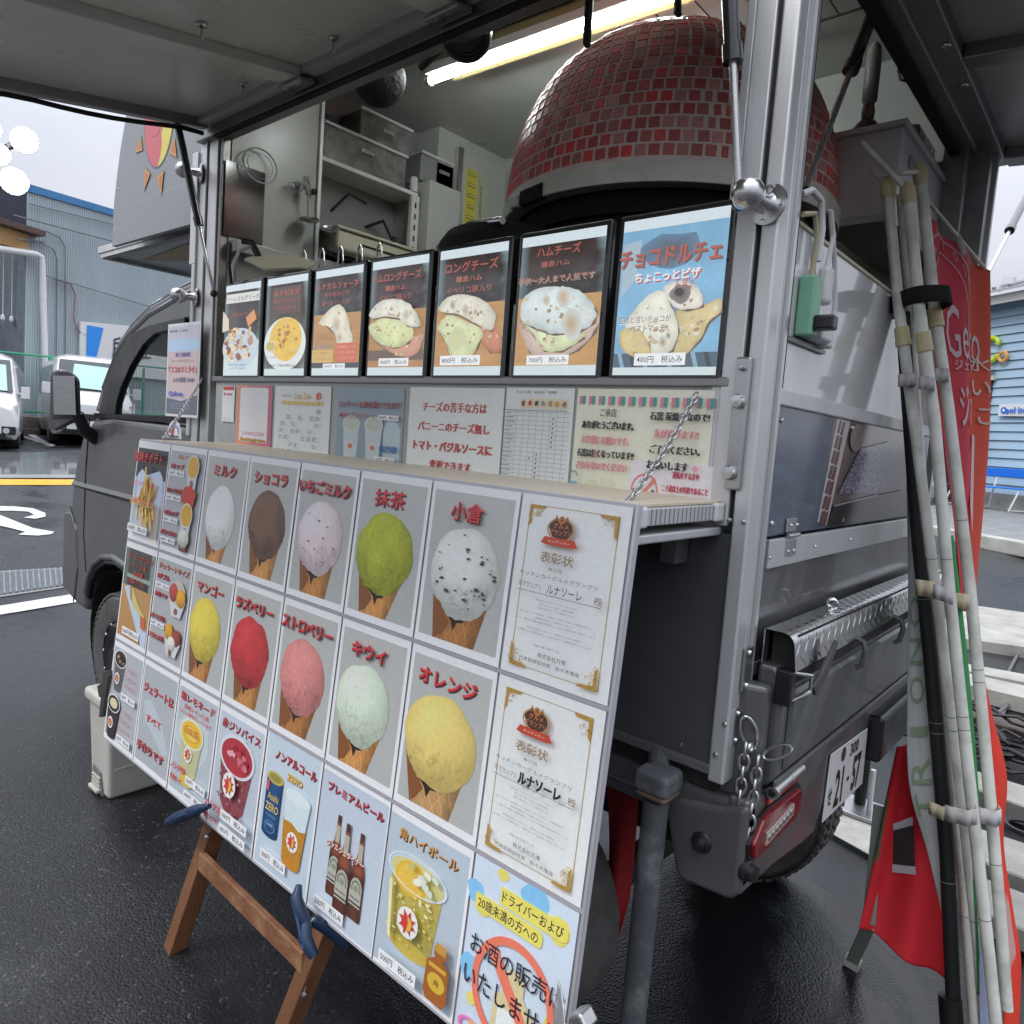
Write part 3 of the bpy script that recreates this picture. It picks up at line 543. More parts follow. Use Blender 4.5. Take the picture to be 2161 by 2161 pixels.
P('corner_post', ALU, M().box((1.271, YB-.010, .788), (XR, YB+.028, 2.68)).box((XR-.03, YB+.028, .788), (XR, YB+.05, 2.68)), bev=.004)
P('corner_trim', mat('pale_edge_trim', .62, .3, .6), M().box((XR-.004, YB+.05, .79), (XR+.006, YB+.062, 2.68)))
P('rubber_seal', RUB, M().box((XR-.03, YB+.062, 1.5), (XR+.004, YB+.072, 2.34)))
# rear right post, rear header
P('rear_post', ALUD, M().box((1.245, 2.34, 1.5), (1.31, 2.40, 2.68)).box((1.26, 2.40, 1.5), (1.36, 2.45, 2.36)), bev=.004)
P('rear_post', ALU, M().box((1.355, 2.452, 1.5), (1.372, 2.475, 2.36)), bev=.003)
P('rear_header', ALUD, M().box((1.25, YB+.05, 2.36), (XR, YF, 2.68)).box((1.27, YB+.05, 2.325), (1.325, YF, 2.36)), bev=.004)
P('rubber_seal', RUB, M().box((1.262, YB+.06, 2.312), (1.29, YF, 2.325)))
# raised side hatch, hinged on the header, sloping gently down outwards
TA = -math.atan(.17)
def hz(y): return 2.335-.17*(YB-y)
def hbox(mm, x0, x1, ya, yb2, d0, d1):   # box lying in the hatch plane, d above the underside
    return mm.prism([(x0, ya, hz(ya)+d0), (x1, ya, hz(ya)+d0), (x1, yb2, hz(yb2)+d0), (x0, yb2, hz(yb2)+d0)], (0, 0, d1-d0))
sh = P('side_hatch', HATCH, hbox(M(), -.675, 1.18, YB-.03, -.15, .03, .055))
def HP(name, m, *b, **k): 
    mm = M()
    for q in b: hbox(mm, *q)
    return mm.build(name, m, sh, **k)
HP('edge_frame', ALUD, (-.69, -.655, YB-.035, -.15, .0, .06), bev=.003)
HP('edge_frame', ALUD, (1.15, 1.19, YB-.035, -.15, .0, .06), bev=.003)
HP('edge_frame', WHT, (-.655, 1.15, YB-.03, YB-.075, .01, .035))
HP('edge_frame', ALUD, (-.69, 1.19, -.15, -.19, -.01, .06))
HP('rib', HATCH, (-.135, -.055, YB-.075, -.15, -.0, .03), bev=.003)
HP('rib', HATCH, (.47, .55, YB-.075, -.15, -.0, .03), bev=.003)
for x in (-.10, .51):
    HP('hinge', STAIN, (x-.055, x+.055, YB-.035, YB-.085, -.012, .0), bev=.003)
rsl = M(); rsl.tube([(-.665, y, hz(y)-.010-.012*abs(sin(y*7))) for y in [YB-.05-.07*k for k in range(17)]], .008, 6); rsl.build('rubber_seal', RUB, sh, smooth=True)
hk = 0
for x, y in ((-.28, .97), (.16, .97), (.02, .70)):
    k = M().lathe([(0, 0), (.014, 0), (.014, .004), (.006, .006)], (x, y-.06, hz(y-.06)+.028), (0, 0, -1), 14); k.tube([(x, y-.06, hz(y)+.02), (x, y-.06, hz(y)-.012), (x+.007, y-.06, hz(y)-.02), (x+.012, y-.06, hz(y)-.013)], .003, 6); k.build('hook', STEEL, sh, smooth=True)
# raised rear hatch
rh = P('rear_hatch', HATCH, M().prism([(1.33, YB+.08, 2.37), (1.33, YF+.1, 2.37), (2.3, YF+.1, 2.30), (2.3, YB+.08, 2.30)], (0, 0, .02)))
M().prism([(1.30, YB+.06, 2.335), (1.38, YB+.06, 2.335), (1.38, YF+.12, 2.335), (1.30, YF+.12, 2.335)], (0, 0, .05)).build('edge_frame', ALUD, rh, bev=.004)
M().prism([(1.38, YF+.04, 2.33), (2.3, YF+.04, 2.262), (2.3, YF+.12, 2.262), (1.38, YF+.12, 2.33)], (0, 0, .05)).build('edge_frame', ALUD, rh, bev=.004)
M().prism([(1.38, YB+.06, 2.33), (2.3, YB+.06, 2.262), (2.3, YB+.14, 2.262), (1.38, YB+.14, 2.33)], (0, 0, .05)).build('edge_frame', ALUD, rh, bev=.004)
M().prism([(1.38, 1.80, 2.332), (2.3, 1.80, 2.265), (2.3, 1.86, 2.265), (1.38, 1.86, 2.332)], (0, 0, .04)).build('rib', ALUD, rh, bev=.004)
for y in (1.72, 1.94, 2.50):
    M().lathe([(0, .004), (.009, .003), (.011, 0)], (1.36, y, 2.333), (0, 0, -1), 10).build('bolt', STEEL, rh)
# gas struts
def strut(a, b, f, r1=.012, r2=.006):
    a, b = Vector(a), Vector(b); mid = a+(b-a)*f; d = (b-a).normalized()
    o = P('gas_strut', mat('strut_black', (.018, .017, .02), .25, coat=.6), M().tube([a, a+d*.015, a+d*.016, mid-d*.03, mid-d*.028, mid], [r2*1.2, r2*1.2, r1, r1, r1*1.25, r1*1.25], 14), smooth=True)
    M().tube([mid, b], r2, 12).build('rod', STEEL, o, smooth=True)
    M().lathe([(0, -.012), (.010, -.008), (.013, 0), (.010, .008), (0, .012)], b, (0, 1, 0), 12).build('ball_joint', BLK, o, smooth=True)
    M().lathe([(0, -.012), (.010, -.008), (.013, 0), (.010, .008), (0, .012)], a, (0, 1, 0), 12).build('ball_joint', BLK, o, smooth=True)
    return o
strut((-0.690, 0.906, 2.324), (-.588, 1.00, 1.784), .60)
strut((1.199, 0.960, 2.169), (1.238, 1.000, 1.801), .385, .0135, .0068)
strut((1.219, 1.702, 2.512), (1.154, 1.507, 1.982), .44, .0150, .0075)
strut((1.400, 3.053, 2.450), (1.370, 2.445, 1.946), .55, .012, .006)
# door stay knobs
def knob(o, ax):
    o = Vector(o); k = P('door_stay', STEEL, M().lathe([(0, 0), (.034, 0), (.034, .004), (.018, .008), (.013, .016), (.012, .03), (.018, .036), (.026, .05), (.027, .062), (.020, .076), (.008, .083), (0, .084)], o, ax, 28), smooth=True)
    for q in range(4):
        a = .6+q*pi/2; u = Vector(ax).orthogonal().normalized(); t = Vector(ax).cross(u); M().lathe([(0, .007), (.004, .006), (.005, .003)], o+(u*cos(a)+t*sin(a))*.026, ax, 8).build('screw', CHROME, k)
knob((1.282, YB-.010, 1.798), (-.25, -1, .08)); knob((-.745, YB-.012, 2.205), (-.35, -1, 0)); knob((-.75, YB-.012, 1.785), (-.35, -1, 0))
# slide latch on rear-left post
lt = P('latch', STAIN, M().box((1.254, YB-.022, 1.315), (1.282, YB-.010, 1.545)), bev=.004)
for x, z, r in ((1.268, 1.468, .013), (1.264, 1.345, .013), (1.268, 1.525, .005)): M().lathe([(0, .014), (r*.8, .013), (r, .008), (r, 0)], (x, YB-.022, z), (0, -1, 0), 16).build('bolt', STEEL, lt, smooth=True)
for x, z in ((1.266, 1.262), (1.292, 1.262), (1.283, .84), (1.294, .90), (1.215, .835)): P('rivet', STEEL, M().lathe([(0, .004), (.004, .003), (.005, 0)], (x, YB-.010 if x > 1.2 else YB, z), (0, -1, 0), 10), smooth=True)
# rear face: white inner panel, photo panel, rails, grey panel
P('rear_panel', mat('glossy_white_panel', .70, .09, coat=.6, var=.03, vs_=2), M().box((1.278, YB+.07, 1.497), (1.292, 2.34, 1.792)))
P('panel_edge', mat('cream_edge', lin('#c9c6a8'), .5), M().box((1.272, YB+.07, 1.792), (1.296, 2.34, 1.800)), bev=.002)
P('rail', ALU, M().box((1.28, YB+.066, 1.470), (1.306, 2.34, 1.500)), bev=.003)
pp = P('photo_panel', mat('dark_blue_print_base', (.08, .12, .17), .15), M().box((1.292, YB+.076, 1.232), (1.299, 2.34, 1.470)))
def ppf(x, y, h): return (1.2992+h, YB+.08+1.0*x, 1.468-.232*y)
a = Art(ppf)
def sea(u, v):
    n_ = noise.noise(Vector((u*3, v*14, 1)))*.5+noise.noise(Vector((u*9, v*40, 4)))*.35; c = Vector(lin('#3e4f66'))*(1+n_*.7)+Vector((.04, .035, .02))*max(0, n_*2); return tuple(max(.01, q) for q in c)
a.rect(0, 0, .34, 1, '#40506a', cf=lambda u, v: sea(u, v), nx=30, ny=24)
def col_(u, v):
    n_ = noise.noise(Vector((u*20, v*12, 9)))*.25; return tuple(q*(1+n_) for q in lin('#6e5f5e'))
a.rect(.30, 0, 1, 1, None, cf=col_, nx=24, ny=16)
a.poly([(.33, 0), (.42, 0), (.335, 1), (.27, .95)], '#b9b4b4')
for k in range(7): a.poly([(.345-.009*k, .01+.14*k), (.362-.009*k, .01+.14*k), (.350-.009*k, .135+.14*k), (.333-.009*k, .125+.14*k)], '#5c2f30'); a.poly([(.368-.009*k, .02+.14*k), (.385-.009*k, .02+.14*k), (.373-.009*k, .15+.14*k), (.356-.009*k, .14+.14*k)], '#6b3a3a')
def stone(u, v):
    n_ = noise.noise(Vector((u*26, v*26, 2)))+noise.noise(Vector((u*60, v*60, 5)))*.6; return tuple(max(.02, q*(.55+n_*.8)) for q in lin('#a99fb4'))
h_ = a.L(); a.m.grid(lambda u, v: ppf(.46+.05-.13*v*1+(.25+.13*v)*u, .25+.45*v-.12*(1-v)*u, h_), 40, 30, stone)
a.poly([(.36, .80), (.95, .68), (1, .72), (1, 1), (.33, 1)], '#2b2324'); a.poly([(.36, .80), (.7, .72), (.7, .735), (.36, .82)], '#8a8388'); a.disc(.47, .15, .05, .14, '#7a6a68', n=14)
a.finish(pp, colmat('photo_print', .16, coat=.4))
for y, z in ((1.125, 1.445), (1.13, 1.255), (1.55, 1.245), (1.55, 1.455)): M().lathe([(0, .004), (.005, .003), (.006, 0)], (1.30, y, z), (1, 0, 0), 10).build('screw', STEEL, pp)
P('rail', ALU, M().box((1.296, YB+.085, 1.172), (1.306, 2.34, 1.226)), bev=.002)
hg = P('hinge', STEEL, M().box((1.306, 1.195, 1.190), (1.309, 1.245, 1.222)).box((1.300, 1.198, 1.236), (1.304, 1.248, 1.262)).tube([(1.309, 1.193, 1.230), (1.309, 1.250, 1.230)], .005, 8), bev=.001)
for y, z in ((1.205, 1.2), (1.235, 1.2), (1.208, 1.25), (1.238, 1.25), (1.115, 1.195), (1.36, 1.2), (1.6, 1.2)): P('rivet', STEEL, M().lathe([(0, .004), (.003, .003), (.004, 0)], (1.308, y, z), (1, 0, 0), 8))
P('rear_lower_panel', GREY, M().box((1.28, YB+.062, .80), (1.297, 2.42, 1.172)))
# diamond plate bar on top of the tailgate
DP = mat('tread_plate', .72, .2, 1, var=.08, vs_=40, bump=.06, bs=90)
bx0, bx1, bz0, bz1 = 1.318, 1.372, 1.000, 1.066
def dpp(s):   # profile point along s 0..1: back-top -> front-bottom, rounded corner
    pts = [(bx0, bz1), (bx1-.020, bz1), (bx1-.010, bz1-.003), (bx1-.003, bz1-.010), (bx1, bz1-.020), (bx1+.006, bz0)]
    L_ = [0]; 
    for i in range(5): L_.append(L_[-1]+math.hypot(pts[i+1][0]-pts[i][0], pts[i+1][1]-pts[i][1]))
    t = s*L_[-1]
    for i in range(5):
        if t <= L_[i+1] or i == 4:
            f = (t-L_[i])/(L_[i+1]-L_[i]); dx, dz = pts[i+1][0]-pts[i][0], pts[i+1][1]-pts[i][1]; ln = math.hypot(dx, dz)
            return (pts[i][0]+dx*f, pts[i][1]+dz*f, -dz/ln, dx/ln)
DY0, DY1 = 1.105, 2.40
db = P('tread_plate_bar', DP, M().grid(lambda u, v: (lambda q: (q[0], DY0+(DY1-DY0)*v, q[1]))(dpp(u)), 18, 2).box((bx0-.002, DY0, bz0-.0), (bx0, DY1, bz1-.001)), smooth=True)
tm = M()
for j in range(30):
    for i in range(4):
        yc = DY0+.022+j*.042+(.021 if i % 2 else 0); sc0 = .11+.26*i; s_ = 1 if i % 2 else -1
        def tp(a_, b_, h): q = dpp(max(0, min(1, sc0+a_))); return (q[0]+q[2]*h, yc+b_, q[1]+q[3]*h)
        # lens shaped tread, slanting
        o_ = [tp(-.13, -.017*s_, .0003), tp(-.0, -.0055, .0003), tp(.13, .017*s_, .0003), tp(.0, .0055, .0003)]; tpk = [tp(-.07, -.009*s_, .0012), tp(.07, .009*s_, .0012)]
        tm.add(o_+tpk, [(0, 1, 4), (1, 5, 4), (1, 2, 5), (2, 3, 5), (3, 4, 5), (3, 0, 4)])
struct(tm.build('treads', mat('tread_polish', .85, .12, 1), db), 'stuff')
M().box((bx0+.004, DY0+.03, bz0-.03), (bx1-.004, DY1, bz1-.006)).build('core', RUB, db)
ey = P('eye_bolt', CHROME, M().torus((1.345, 1.39, 1.082), (0, 1, .2), .010, .0035, 16, 8).lathe([(.012, 0), (.012, .004), (.005, .006), (.005, .01)], (1.345, 1.39, 1.066), n=14), smooth=True)
for y in (1.475, 1.80): P('hook', mat('grey_hook', (.09, .09, .095), .4), M().tube([(1.372, y, 1.004), (1.392, y, .996), (1.398, y, .975), (1.392, y, .945), (1.382, y, .938)], .006, 8), smooth=True)
# tailgate
tg = P('tailgate', GREY, M().prism([(1.31, 1.105, .775), (1.31, 1.105, 1.0), (1.345, 1.105, 1.0), (1.36, 1.105, .975), (1.36, 1.105, .795), (1.345, 1.105, .775)], (0, 1.26, 0)), bev=.008, seg=3)
M().prism([(1.361, 1.14, .80), (1.368, 1.15, .81), (1.368, 1.15, .945), (1.361, 1.14, .955)], (0, 1.18, 0)).build('pressed_panel', GREY, tg, bev=.003)
M().box((1.356, 1.11, .779), (1.364, 2.38, .792)).build('fold', GREY, tg, bev=.004)
M().tube([(1.352, 1.09, .772), (1.352, 2.38, .772)], .004, 6).build('gap_line', RUB, tg)
# latch at the tailgate end
tl = P('tailgate_latch', mat('zinc_latch', (.35, .35, .34), .35, .9, var=.15, vs_=30), M().box((1.302, 1.050, .955), (1.308, 1.085, 1.035)).box((1.302, 1.08, .975), (1.306, 1.14, 1.0)), bev=.002)
M().tube([(1.35, 1.105, .985), (1.372, 1.118, .995), (1.388, 1.165, .985), (1.388, 1.165, .955), (1.372, 1.118, .945), (1.35, 1.105, .945), (1.35, 1.105, .985)], .004, 8).build('bail', STEEL, tl, smooth=True)
M().box((1.345, 1.10, .935), (1.375, 1.125, 1.0)).build('barrel', BLK, tl, bev=.004)
M().prism([(1.385, 1.165, .965), (1.388, 1.20, .985), (1.388, 1.27, 1.035), (1.388, 1.285, 1.03), (1.388, 1.23, .965), (1.388, 1.18, .945)], (.008, 0, 0)).build('lever', mat('grey_lever', (.10, .10, .105), .35, .5), tl, bev=.003)
for z in (.965, 1.025): M().lathe([(0, .005), (.005, .004), (.006, 0)], (1.308, 1.066, z), (1, 0, 0), 10).build('screw', STEEL, tl)
# bed corner, beam, rear apron with lamps
P('bed_corner', GREY, M().prism([(1.21, YB+.030, .755), (1.312, YB+.030, .755), (1.345, YB+.040, .755), (1.345, YB+.07, .755), (1.21, YB+.07, .755)], (0, 0, .215)), bev=.010, seg=3)
P('bed_beam', GREYD, M().box((-.70, YB+.02, .68), (1.22, YB+.05, .765)), bev=.006)
P('bed_side', GREY, M().box((.95, YB+.015, .700), (1.318, YB+.06, .758)), bev=.012, seg=3)
fe_ = P('rear_fender', GREY, M().prism([(1.185, YB, .72), (1.222, YB, .586), (1.235, YB, .575), (1.33, YB, .582), (1.345, YB, .60), (1.345, YB, .762), (1.30, YB, .745), (1.22, YB, .730)], (0, .05, 0)), bev=.010, seg=3)
ap = P('rear_apron', GREY, M().prism([(1.345, YB+.01, .592), (1.345, 1.20, .586), (1.345, 1.366, .565), (1.345, 1.44, .561), (1.345, 1.475, .60), (1.345, 1.52, .68), (1.345, 2.35, .68), (1.345, 2.35, .768), (1.345, YB+.01, .768)], (-.04, 0, 0)), bev=.008, seg=3)
P('side_marker', BLK, M().lathe([(0, .02), (.010, .018), (.013, .006), (.018, .004), (.020, 0)], (1.268, YB, .665), (0, -1, 0), 20), smooth=True)
P('parking_sensor', BLK, M().lathe([(0, .024), (.014, .022), (.016, .010), (.019, .008), (.020, 0)], (1.345, 1.05, .642), (1, -.2, 0), 20), smooth=True)
# tail lamp
tlp = P('tail_light', mat('red_lamp_lens', (.20, .004, .008), .14, coat=.5, spec=.4), M().prism([(1.346, 1.052, .690), (1.346, 1.058, .664), (1.346, 1.075, .655), (1.346, 1.27, .662), (1.346, 1.29, .675), (1.346, 1.29, .712), (1.346, 1.275, .722), (1.346, 1.12, .728), (1.346, 1.09, .722)], (.012, 0, 0)), bev=.004)
M().prism([(p[0]+.0005, 1.17+(p[1]-1.17)*1.07, .69+(p[2]-.69)*1.18) for p in [(1.346, 1.052, .690), (1.346, 1.058, .664), (1.346, 1.075, .655), (1.346, 1.27, .662), (1.346, 1.29, .675), (1.346, 1.29, .712), (1.346, 1.275, .722), (1.346, 1.12, .728), (1.346, 1.09, .722)]], (.004, 0, 0)).build('bezel', BLK, tlp)
M().prism([(1.3585, 1.10, .672), (1.3585, 1.235, .684), (1.3585, 1.235, .706), (1.3585, 1.10, .696)], (.003, 0, 0)).build('clear_strip', mat('clear_lamp_strip', (.50, .40, .36), .25, coat=.4), tlp)
for k in range(7): M().lathe([(0, .003), (.006, .002), (.007, 0)], (1.3615, 1.113+.018*k, .6845+.0017*k), (1, 0, 0), 10).build('led', mat('led_reflector', (.3, .28, .26), .3, .6), tlp)
P('reflector', mat('red_reflector', (.62, .02, .015), .2, coat=1), M().prism([(1.3455, 1.12, .737), (1.3455, 1.275, .735), (1.3455, 1.275, .752), (1.3455, 1.12, .754)], (.006, 0, 0)), bev=.003)
tb = P('gate_hinge', STEEL, M().tube([(1.360, 1.115, .770), (1.360, 1.255, .772)], .009, 14).tube([(1.360, 1.105, .770), (1.360, 1.116, .770)], .012, 14), smooth=True)
M().tube([(1.360, 1.101, .770), (1.360, 1.104, .770)], .007, 10).build('hinge_bore', BLK, tb)
M().torus((1.360, 1.19, .771), (0, 1, 0), .009, .0018, 14, 6).build('hinge_ring', STAIN, tb)
# licence plate
lpt = P('licence_plate', mat('plate_white', .72, .35, coat=.2), M().prism([(1.347, 1.478, .572), (1.347, 1.79, .562), (1.347, 1.78, .712), (1.347, 1.488, .728)], (.003, 0, 0)), bev=.006)
def plf(x, y, h): return (1.3504+h, 1.482+.305*x, .726-.012*x-.155*y)
a = Art(plf); a.text('21', .30, .62, .20, .58, '#161d18', bold=.03); a.text('-', .53, .62, .06, .06, '#161d18', bold=.03); a.text('57', .75, .62, .22, .58, '#161d18', bold=.03)
a.text('せ', .085, .66, .085, .26, '#161d18', bold=.02); a.text('300', .62, .16, .22, .2, '#161d18', bold=.01); a.disc(.33, .13, .05, .11, '#3b3f3f', n=16); a.finish(lpt, PRINT)
P('plate_bracket', BLK, M().box((1.30, 1.55, .60), (1.346, 1.72, .68)))
P('number_lamp', BLK, M().box((1.30, 1.80, .62), (1.38, 2.25, .74)), bev=.01)
# chain and carabiner
def chain(name, par, pts, pitch, R, r, m, sag=0):
    """links along a polyline"""
    pts = [Vector(p) for p in pts]; L_ = [(pts[i+1]-pts[i]).length for i in range(len(pts)-1)]; tot = sum(L_); n = int(tot/pitch); base = None; out = []
    for k in range(n):
        t = (k+.5)*pitch; i = 0
        while i < len(L_)-1 and t > L_[i]: t -= L_[i]; i += 1
        p = pts[i]+(pts[i+1]-pts[i])*min(1, t/L_[i]); d = (pts[i+1]-pts[i]).normalized(); s = d.cross(Vector((1, .3, .1))).normalized()
        if k % 2: s = s.cross(d).normalized()
        ax = d.cross(s).normalized(); out.append((p, d, ax))
        if base is None: base = M().torus((0, 0, 0), (0, 0, 1), R, r, 14, 6, 1.0, .55, (1, 0, 0)).mesh('chain_link'); base.shade_smooth(); base.materials.append(m)
        o = bpy.data.objects.new('chain_link', base); COL.objects.link(o); y = ax.cross(d)
        mt = Matrix(((d.x, y.x, ax.x, p.x), (d.y, y.y, ax.y, p.y), (d.z, y.z, ax.z, p.z), (0, 0, 0, 1)))
        put(o, par); o.matrix_basis = mt
    return out
cb = P('chain_bracket', STAIN, M().box((1.296, 1.043, .855), (1.303, 1.065, .925)), bev=.002)
for z in (.865, .915): M().lathe([(0, .005), (.004, .004), (.005, 0)], (1.303, 1.054, z), (1, 0, 0), 10).build('screw', STEEL, cb)
P('carabiner', STEEL, M().torus((1.325, 1.058, .885), (.5, -1, .2), .030, .0028, 20, 8, 1, .45, (.3, .2, -1)).torus((1.372, 1.075, .86), (.2, -1, .5), .027, .0028, 20, 8, 1, .4, (1, .2, .7)), smooth=True)
ct = P('safety_chain', STEEL, M().torus((1.333, 1.050, .862), (1, 0, 0), .008, .003, 12, 6), smooth=True)
chain('l', ct, [(1.325, 1.050, .865), (1.322, 1.048, .70), (1.330, 1.052, .68)], .022, .0155, .0032, STEEL)
chain('l', ct, [(1.345, 1.060, .845), (1.342, 1.058, .70), (1.332, 1.054, .675), (1.330, 1.05, .62)], .022, .0155, .0032, STEEL)
# wheels
TY = mat('tyre_rubber', (.085, .083, .080), .66, var=.3, vs_=20, bump=.2, bs=60)
def wheel(x, yc, R, wd, face, treads=False):
    o = P('wheel', TY, M().lathe([(R*.58, -wd/2+.01), (R*.72, -wd/2), (R*.93, -wd/2+.004), (R*.985, -wd/2+.02), (R, -wd/4), (R*1.003, 0), (R, wd/4), (R*.985, wd/2-.02), (R*.93, wd/2-.004), (R*.72, wd/2), (R*.58, wd/2-.01)], (x, yc, R), (0, 1, 0), 48), smooth=True)
    rm = M().lathe([(0, .03), (.05, .03), (.055, .02), (R*.32, .0), (R*.5, .012), (R*.57, .0), (R*.60, .006), (R*.6, -.06)], (x, yc+face*wd/2*.8, R), (0, face, 0), 32).build('rim', mat('dark_alloy', (.03, .03, .032), .3, .6), o, smooth=True)
    for k in range(12):
        a = 2*pi*k/12; M().lathe([(0, .006), (.006, .005), (.008, 0)], (x+cos(a)*R*.55, yc+face*(wd/2*.8+.006), R+sin(a)*R*.55), (0, face, 0), 8).build('bead_bolt', STEEL, rm)
    if treads:
        t = M()
        for k in range(54):
            a = 2*pi*k/54
            for j in range(5):
                yy = yc+(j-2)*wd*.19; aa = a+(.045 if j % 2 else 0)+noise.noise(Vector((k, j, 0)))*.01; rr = R*(1.0 if abs(j-2) < 2 else .985); w2 = wd*.077; da = .043
                q = []
                for h, s in ((0, 1), (.010, .86)):
                    for (ia, iy) in ((-1, -1), (1, -1), (1, 1), (-1, 1)):
                        an = aa+ia*da*s+(iy*.02 if j % 2 else -iy*.02); q.append((x+cos(an)*(rr+h), yy+iy*w2*s, R+sin(an)*(rr+h)))
                t.add(q, [(4, 5, 6, 7), (0, 1, 5, 4), (1, 2, 6, 5), (2, 3, 7, 6), (3, 0, 4, 7)])
        struct(t.build('tread_blocks', TY, o), 'stuff')
    return o
wheel(.90, 2.16, .295, .21, 1, True); wheel(.75, YB+.10, .28, .165, -1); wheel(-1.49, YB+.12, .285, .165, -1, True); wheel(-1.49, 2.30, .285, .165, 1)
P('axle', RUB, M().tube([(.9, 1.2, .28), (.9, 2.1, .28)], .04, 10).box((-1.6, 1.35, .45), (1.25, 1.42, .62)).box((-1.6, 2.0, .45), (1.25, 2.07, .62)).box((.2, 1.3, .35), (.7, 1.9, .60)))
# outrigger leg
og = P('outrigger', mat('worn_grey_paint', (.085, .09, .098), .5, c2=(.20, .20, .21), vs_=14, thr=(.5, .68), bump=.25, bs=40), M().tube([(1.184, .985, .0), (1.194, .985, .735)], .0238, 24), smooth=True)
RST = mat('rust_edge', (.17, .12, .075), .7, c2=(.07, .06, .055), vs_=18, bump=.4, bs=40)
M().box((1.160, .950, .752), (1.230, 1.02, .795)).build('cap', mat('worn_grey_paint'), og, bev=.012, seg=3)
M().box((1.163, .953, .742), (1.227, 1.017, .756)).build('cap_rim', RST, og, bev=.010)
M().tube([(1.19, .99, .785), (1.13, 1.10, .80)], .020, 12).build('arm', mat('worn_grey_paint'), og)
M().box((1.13, .93, 0), (1.24, 1.04, .008)).build('foot_plate', mat('worn_grey_paint'), og)
# ---------------------------------------------------------------- cab
CY = 1.05
low = [(-.78, .45), (-.78, 1.335), (-1.55, 1.35), (-1.76, 1.33), (-1.89, 1.25), (-1.97, 1.12), (-2.01, .98), (-2.02, .90), (-2.075, .86), (-2.095, .76), (-2.085, .47), (-1.93, .44), (-1.80, .43), (-1.79, .50), (-1.77, .58), (-1.70, .655), (-1.60, .70), (-1.49, .715), (-1.38, .70), (-1.27, .65), (-1.20, .57), (-1.18, .45)]
P('cab_body', GREY, M().prism([(x, CY, z) for x, z in low], (0, 1.36, 0)), bev=.045, seg=4, smooth=False)
P('arch_liner', RUB, M().lathe([(.315, -.005), (.315, .16)], (-1.49, CY+.03, .36), (0, 1, 0), 28, 0, 2*pi))
P('arch_lip', BLK, M().tube([(x, CY+.012, z) for x, z in low[13:]], .012, 8), smooth=True)
def side(mm, pts, y, th): return mm.prism([(x, y, z) for x, z in pts], (0, th, 0))
roofp = [(-1.83, 1.36), (-1.74, 1.50), (-1.60, 1.655), (-1.48, 1.725), (-1.28, 1.80), (-1.0, 1.855), (-.78, 1.885)]
roofi = [(-.78, 1.74), (-1.02, 1.722), (-1.23, 1.712), (-1.36, 1.675), (-1.50, 1.60), (-1.60, 1.52), (-1.67, 1.42), (-1.685, 1.35)]
for y in (CY+.03, 2.38):
    P('cab_side_frame', GREY, side(M(), roofp+roofi, y, .035), bev=.012)
# black frame of the window: thinner inset piece
bf = [(-1.765, 1.34), (-1.70, 1.49), (-1.58, 1.61), (-1.45, 1.69), (-1.25, 1.725), (-.95, 1.74), (-.95, 1.70), (-1.20, 1.685), (-1.31, 1.645), (-1.43, 1.56), (-1.52, 1.47), (-1.565, 1.40), (-1.575, 1.352)]
P('window_frame', BLK, side(M(), bf, CY+.022, .03), bev=.004)
P('window_frame', BLK, side(M(), [(-.78, 1.33), (-.86, 1.33), (-.86, 1.74), (-.78, 1.74)], CY+.022, .03))
P('window_seal', RUB, M().bar((-1.76, CY+.012, 1.342), (-.80, CY+.012, 1.352), .02, .02))
P('side_window', mat('tinted_side_glass', (.02, .03, .028), .03, alpha=.22, spec=.6), side(M(), [(-1.60, 1.345), (-1.61, 1.41), (-1.56, 1.50), (-1.46, 1.585), (-1.33, 1.66), (-1.2, 1.70), (-.86, 1.71), (-.86, 1.345)], CY+.035, .004))
P('cab_roof', GREY, M().prism([(x, CY+.05, z) for x, z in roofp[2:]]+[(x, CY+.05, z-.03) for x, z in roofp[2:][::-1]], (0, 1.32, 0)), bev=.01)
P('roof_moulding', mat('grey_moulding', (.10, .10, .11), .25, .3, coat=.6), M().tube([(x, CY+.04, z-.035) for x, z in roofp[1:]], .016, 8).tube([(x, CY+.05, z+.005) for x, z in roofp[1:]], .012, 8), smooth=True)
P('windscreen', mat('windscreen_glass', (.25, .75, .62), .03, alpha=.16), M().add([(-1.72, CY+.08, 1.38), (-1.72, 2.36, 1.38), (-1.42, 2.36, 1.72), (-1.42, CY+.08, 1.72)], [(0, 1, 2, 3)]))
P('rear_cab_wall', mat('cab_trim', (.045, .045, .05), .7, var=.2), M().box((-.82, CY+.05, .9), (-.78, 2.38, 1.74)))
P('dashboard', mat('cab_trim'), M().box((-1.85, CY+.07, 1.10), (-1.45, 2.36, 1.36)), bev=.04)
st = P('seat', mat('seat_cloth', (.05, .048, .05), .9, var=.2), M().box((-1.35, CY+.12, 1.0), (-.86, CY+.6, 1.14)).box((-1.02, CY+.12, 1.1), (-.86, CY+.6, 1.62)).box((-1.0, CY+.22, 1.6), (-.88, CY+.5, 1.73)), bev=.04)
M().box((-1.02, CY+.74, 1.1), (-.86, CY+1.2, 1.62)).build('backrest', mat('seat_cloth'), st, bev=.04)
P('steering_wheel', BLK, M().torus((-1.36, CY+.36, 1.34), (.55, 0, .83), .18, .012, 28, 8).tube([(-1.36, CY+.36, 1.34), (-1.5, CY+.36, 1.25)], .02, 8), smooth=True)
P('inner_pillar', mat('pillar_trim', (.05, .045, .055), .6), M().bar((-1.62, CY+.72, 1.38), (-1.28, CY+.66, 1.73), .05, .05).bar((-1.72, 2.34, 1.38), (-1.42, 2.34, 1.73), .06, .05))
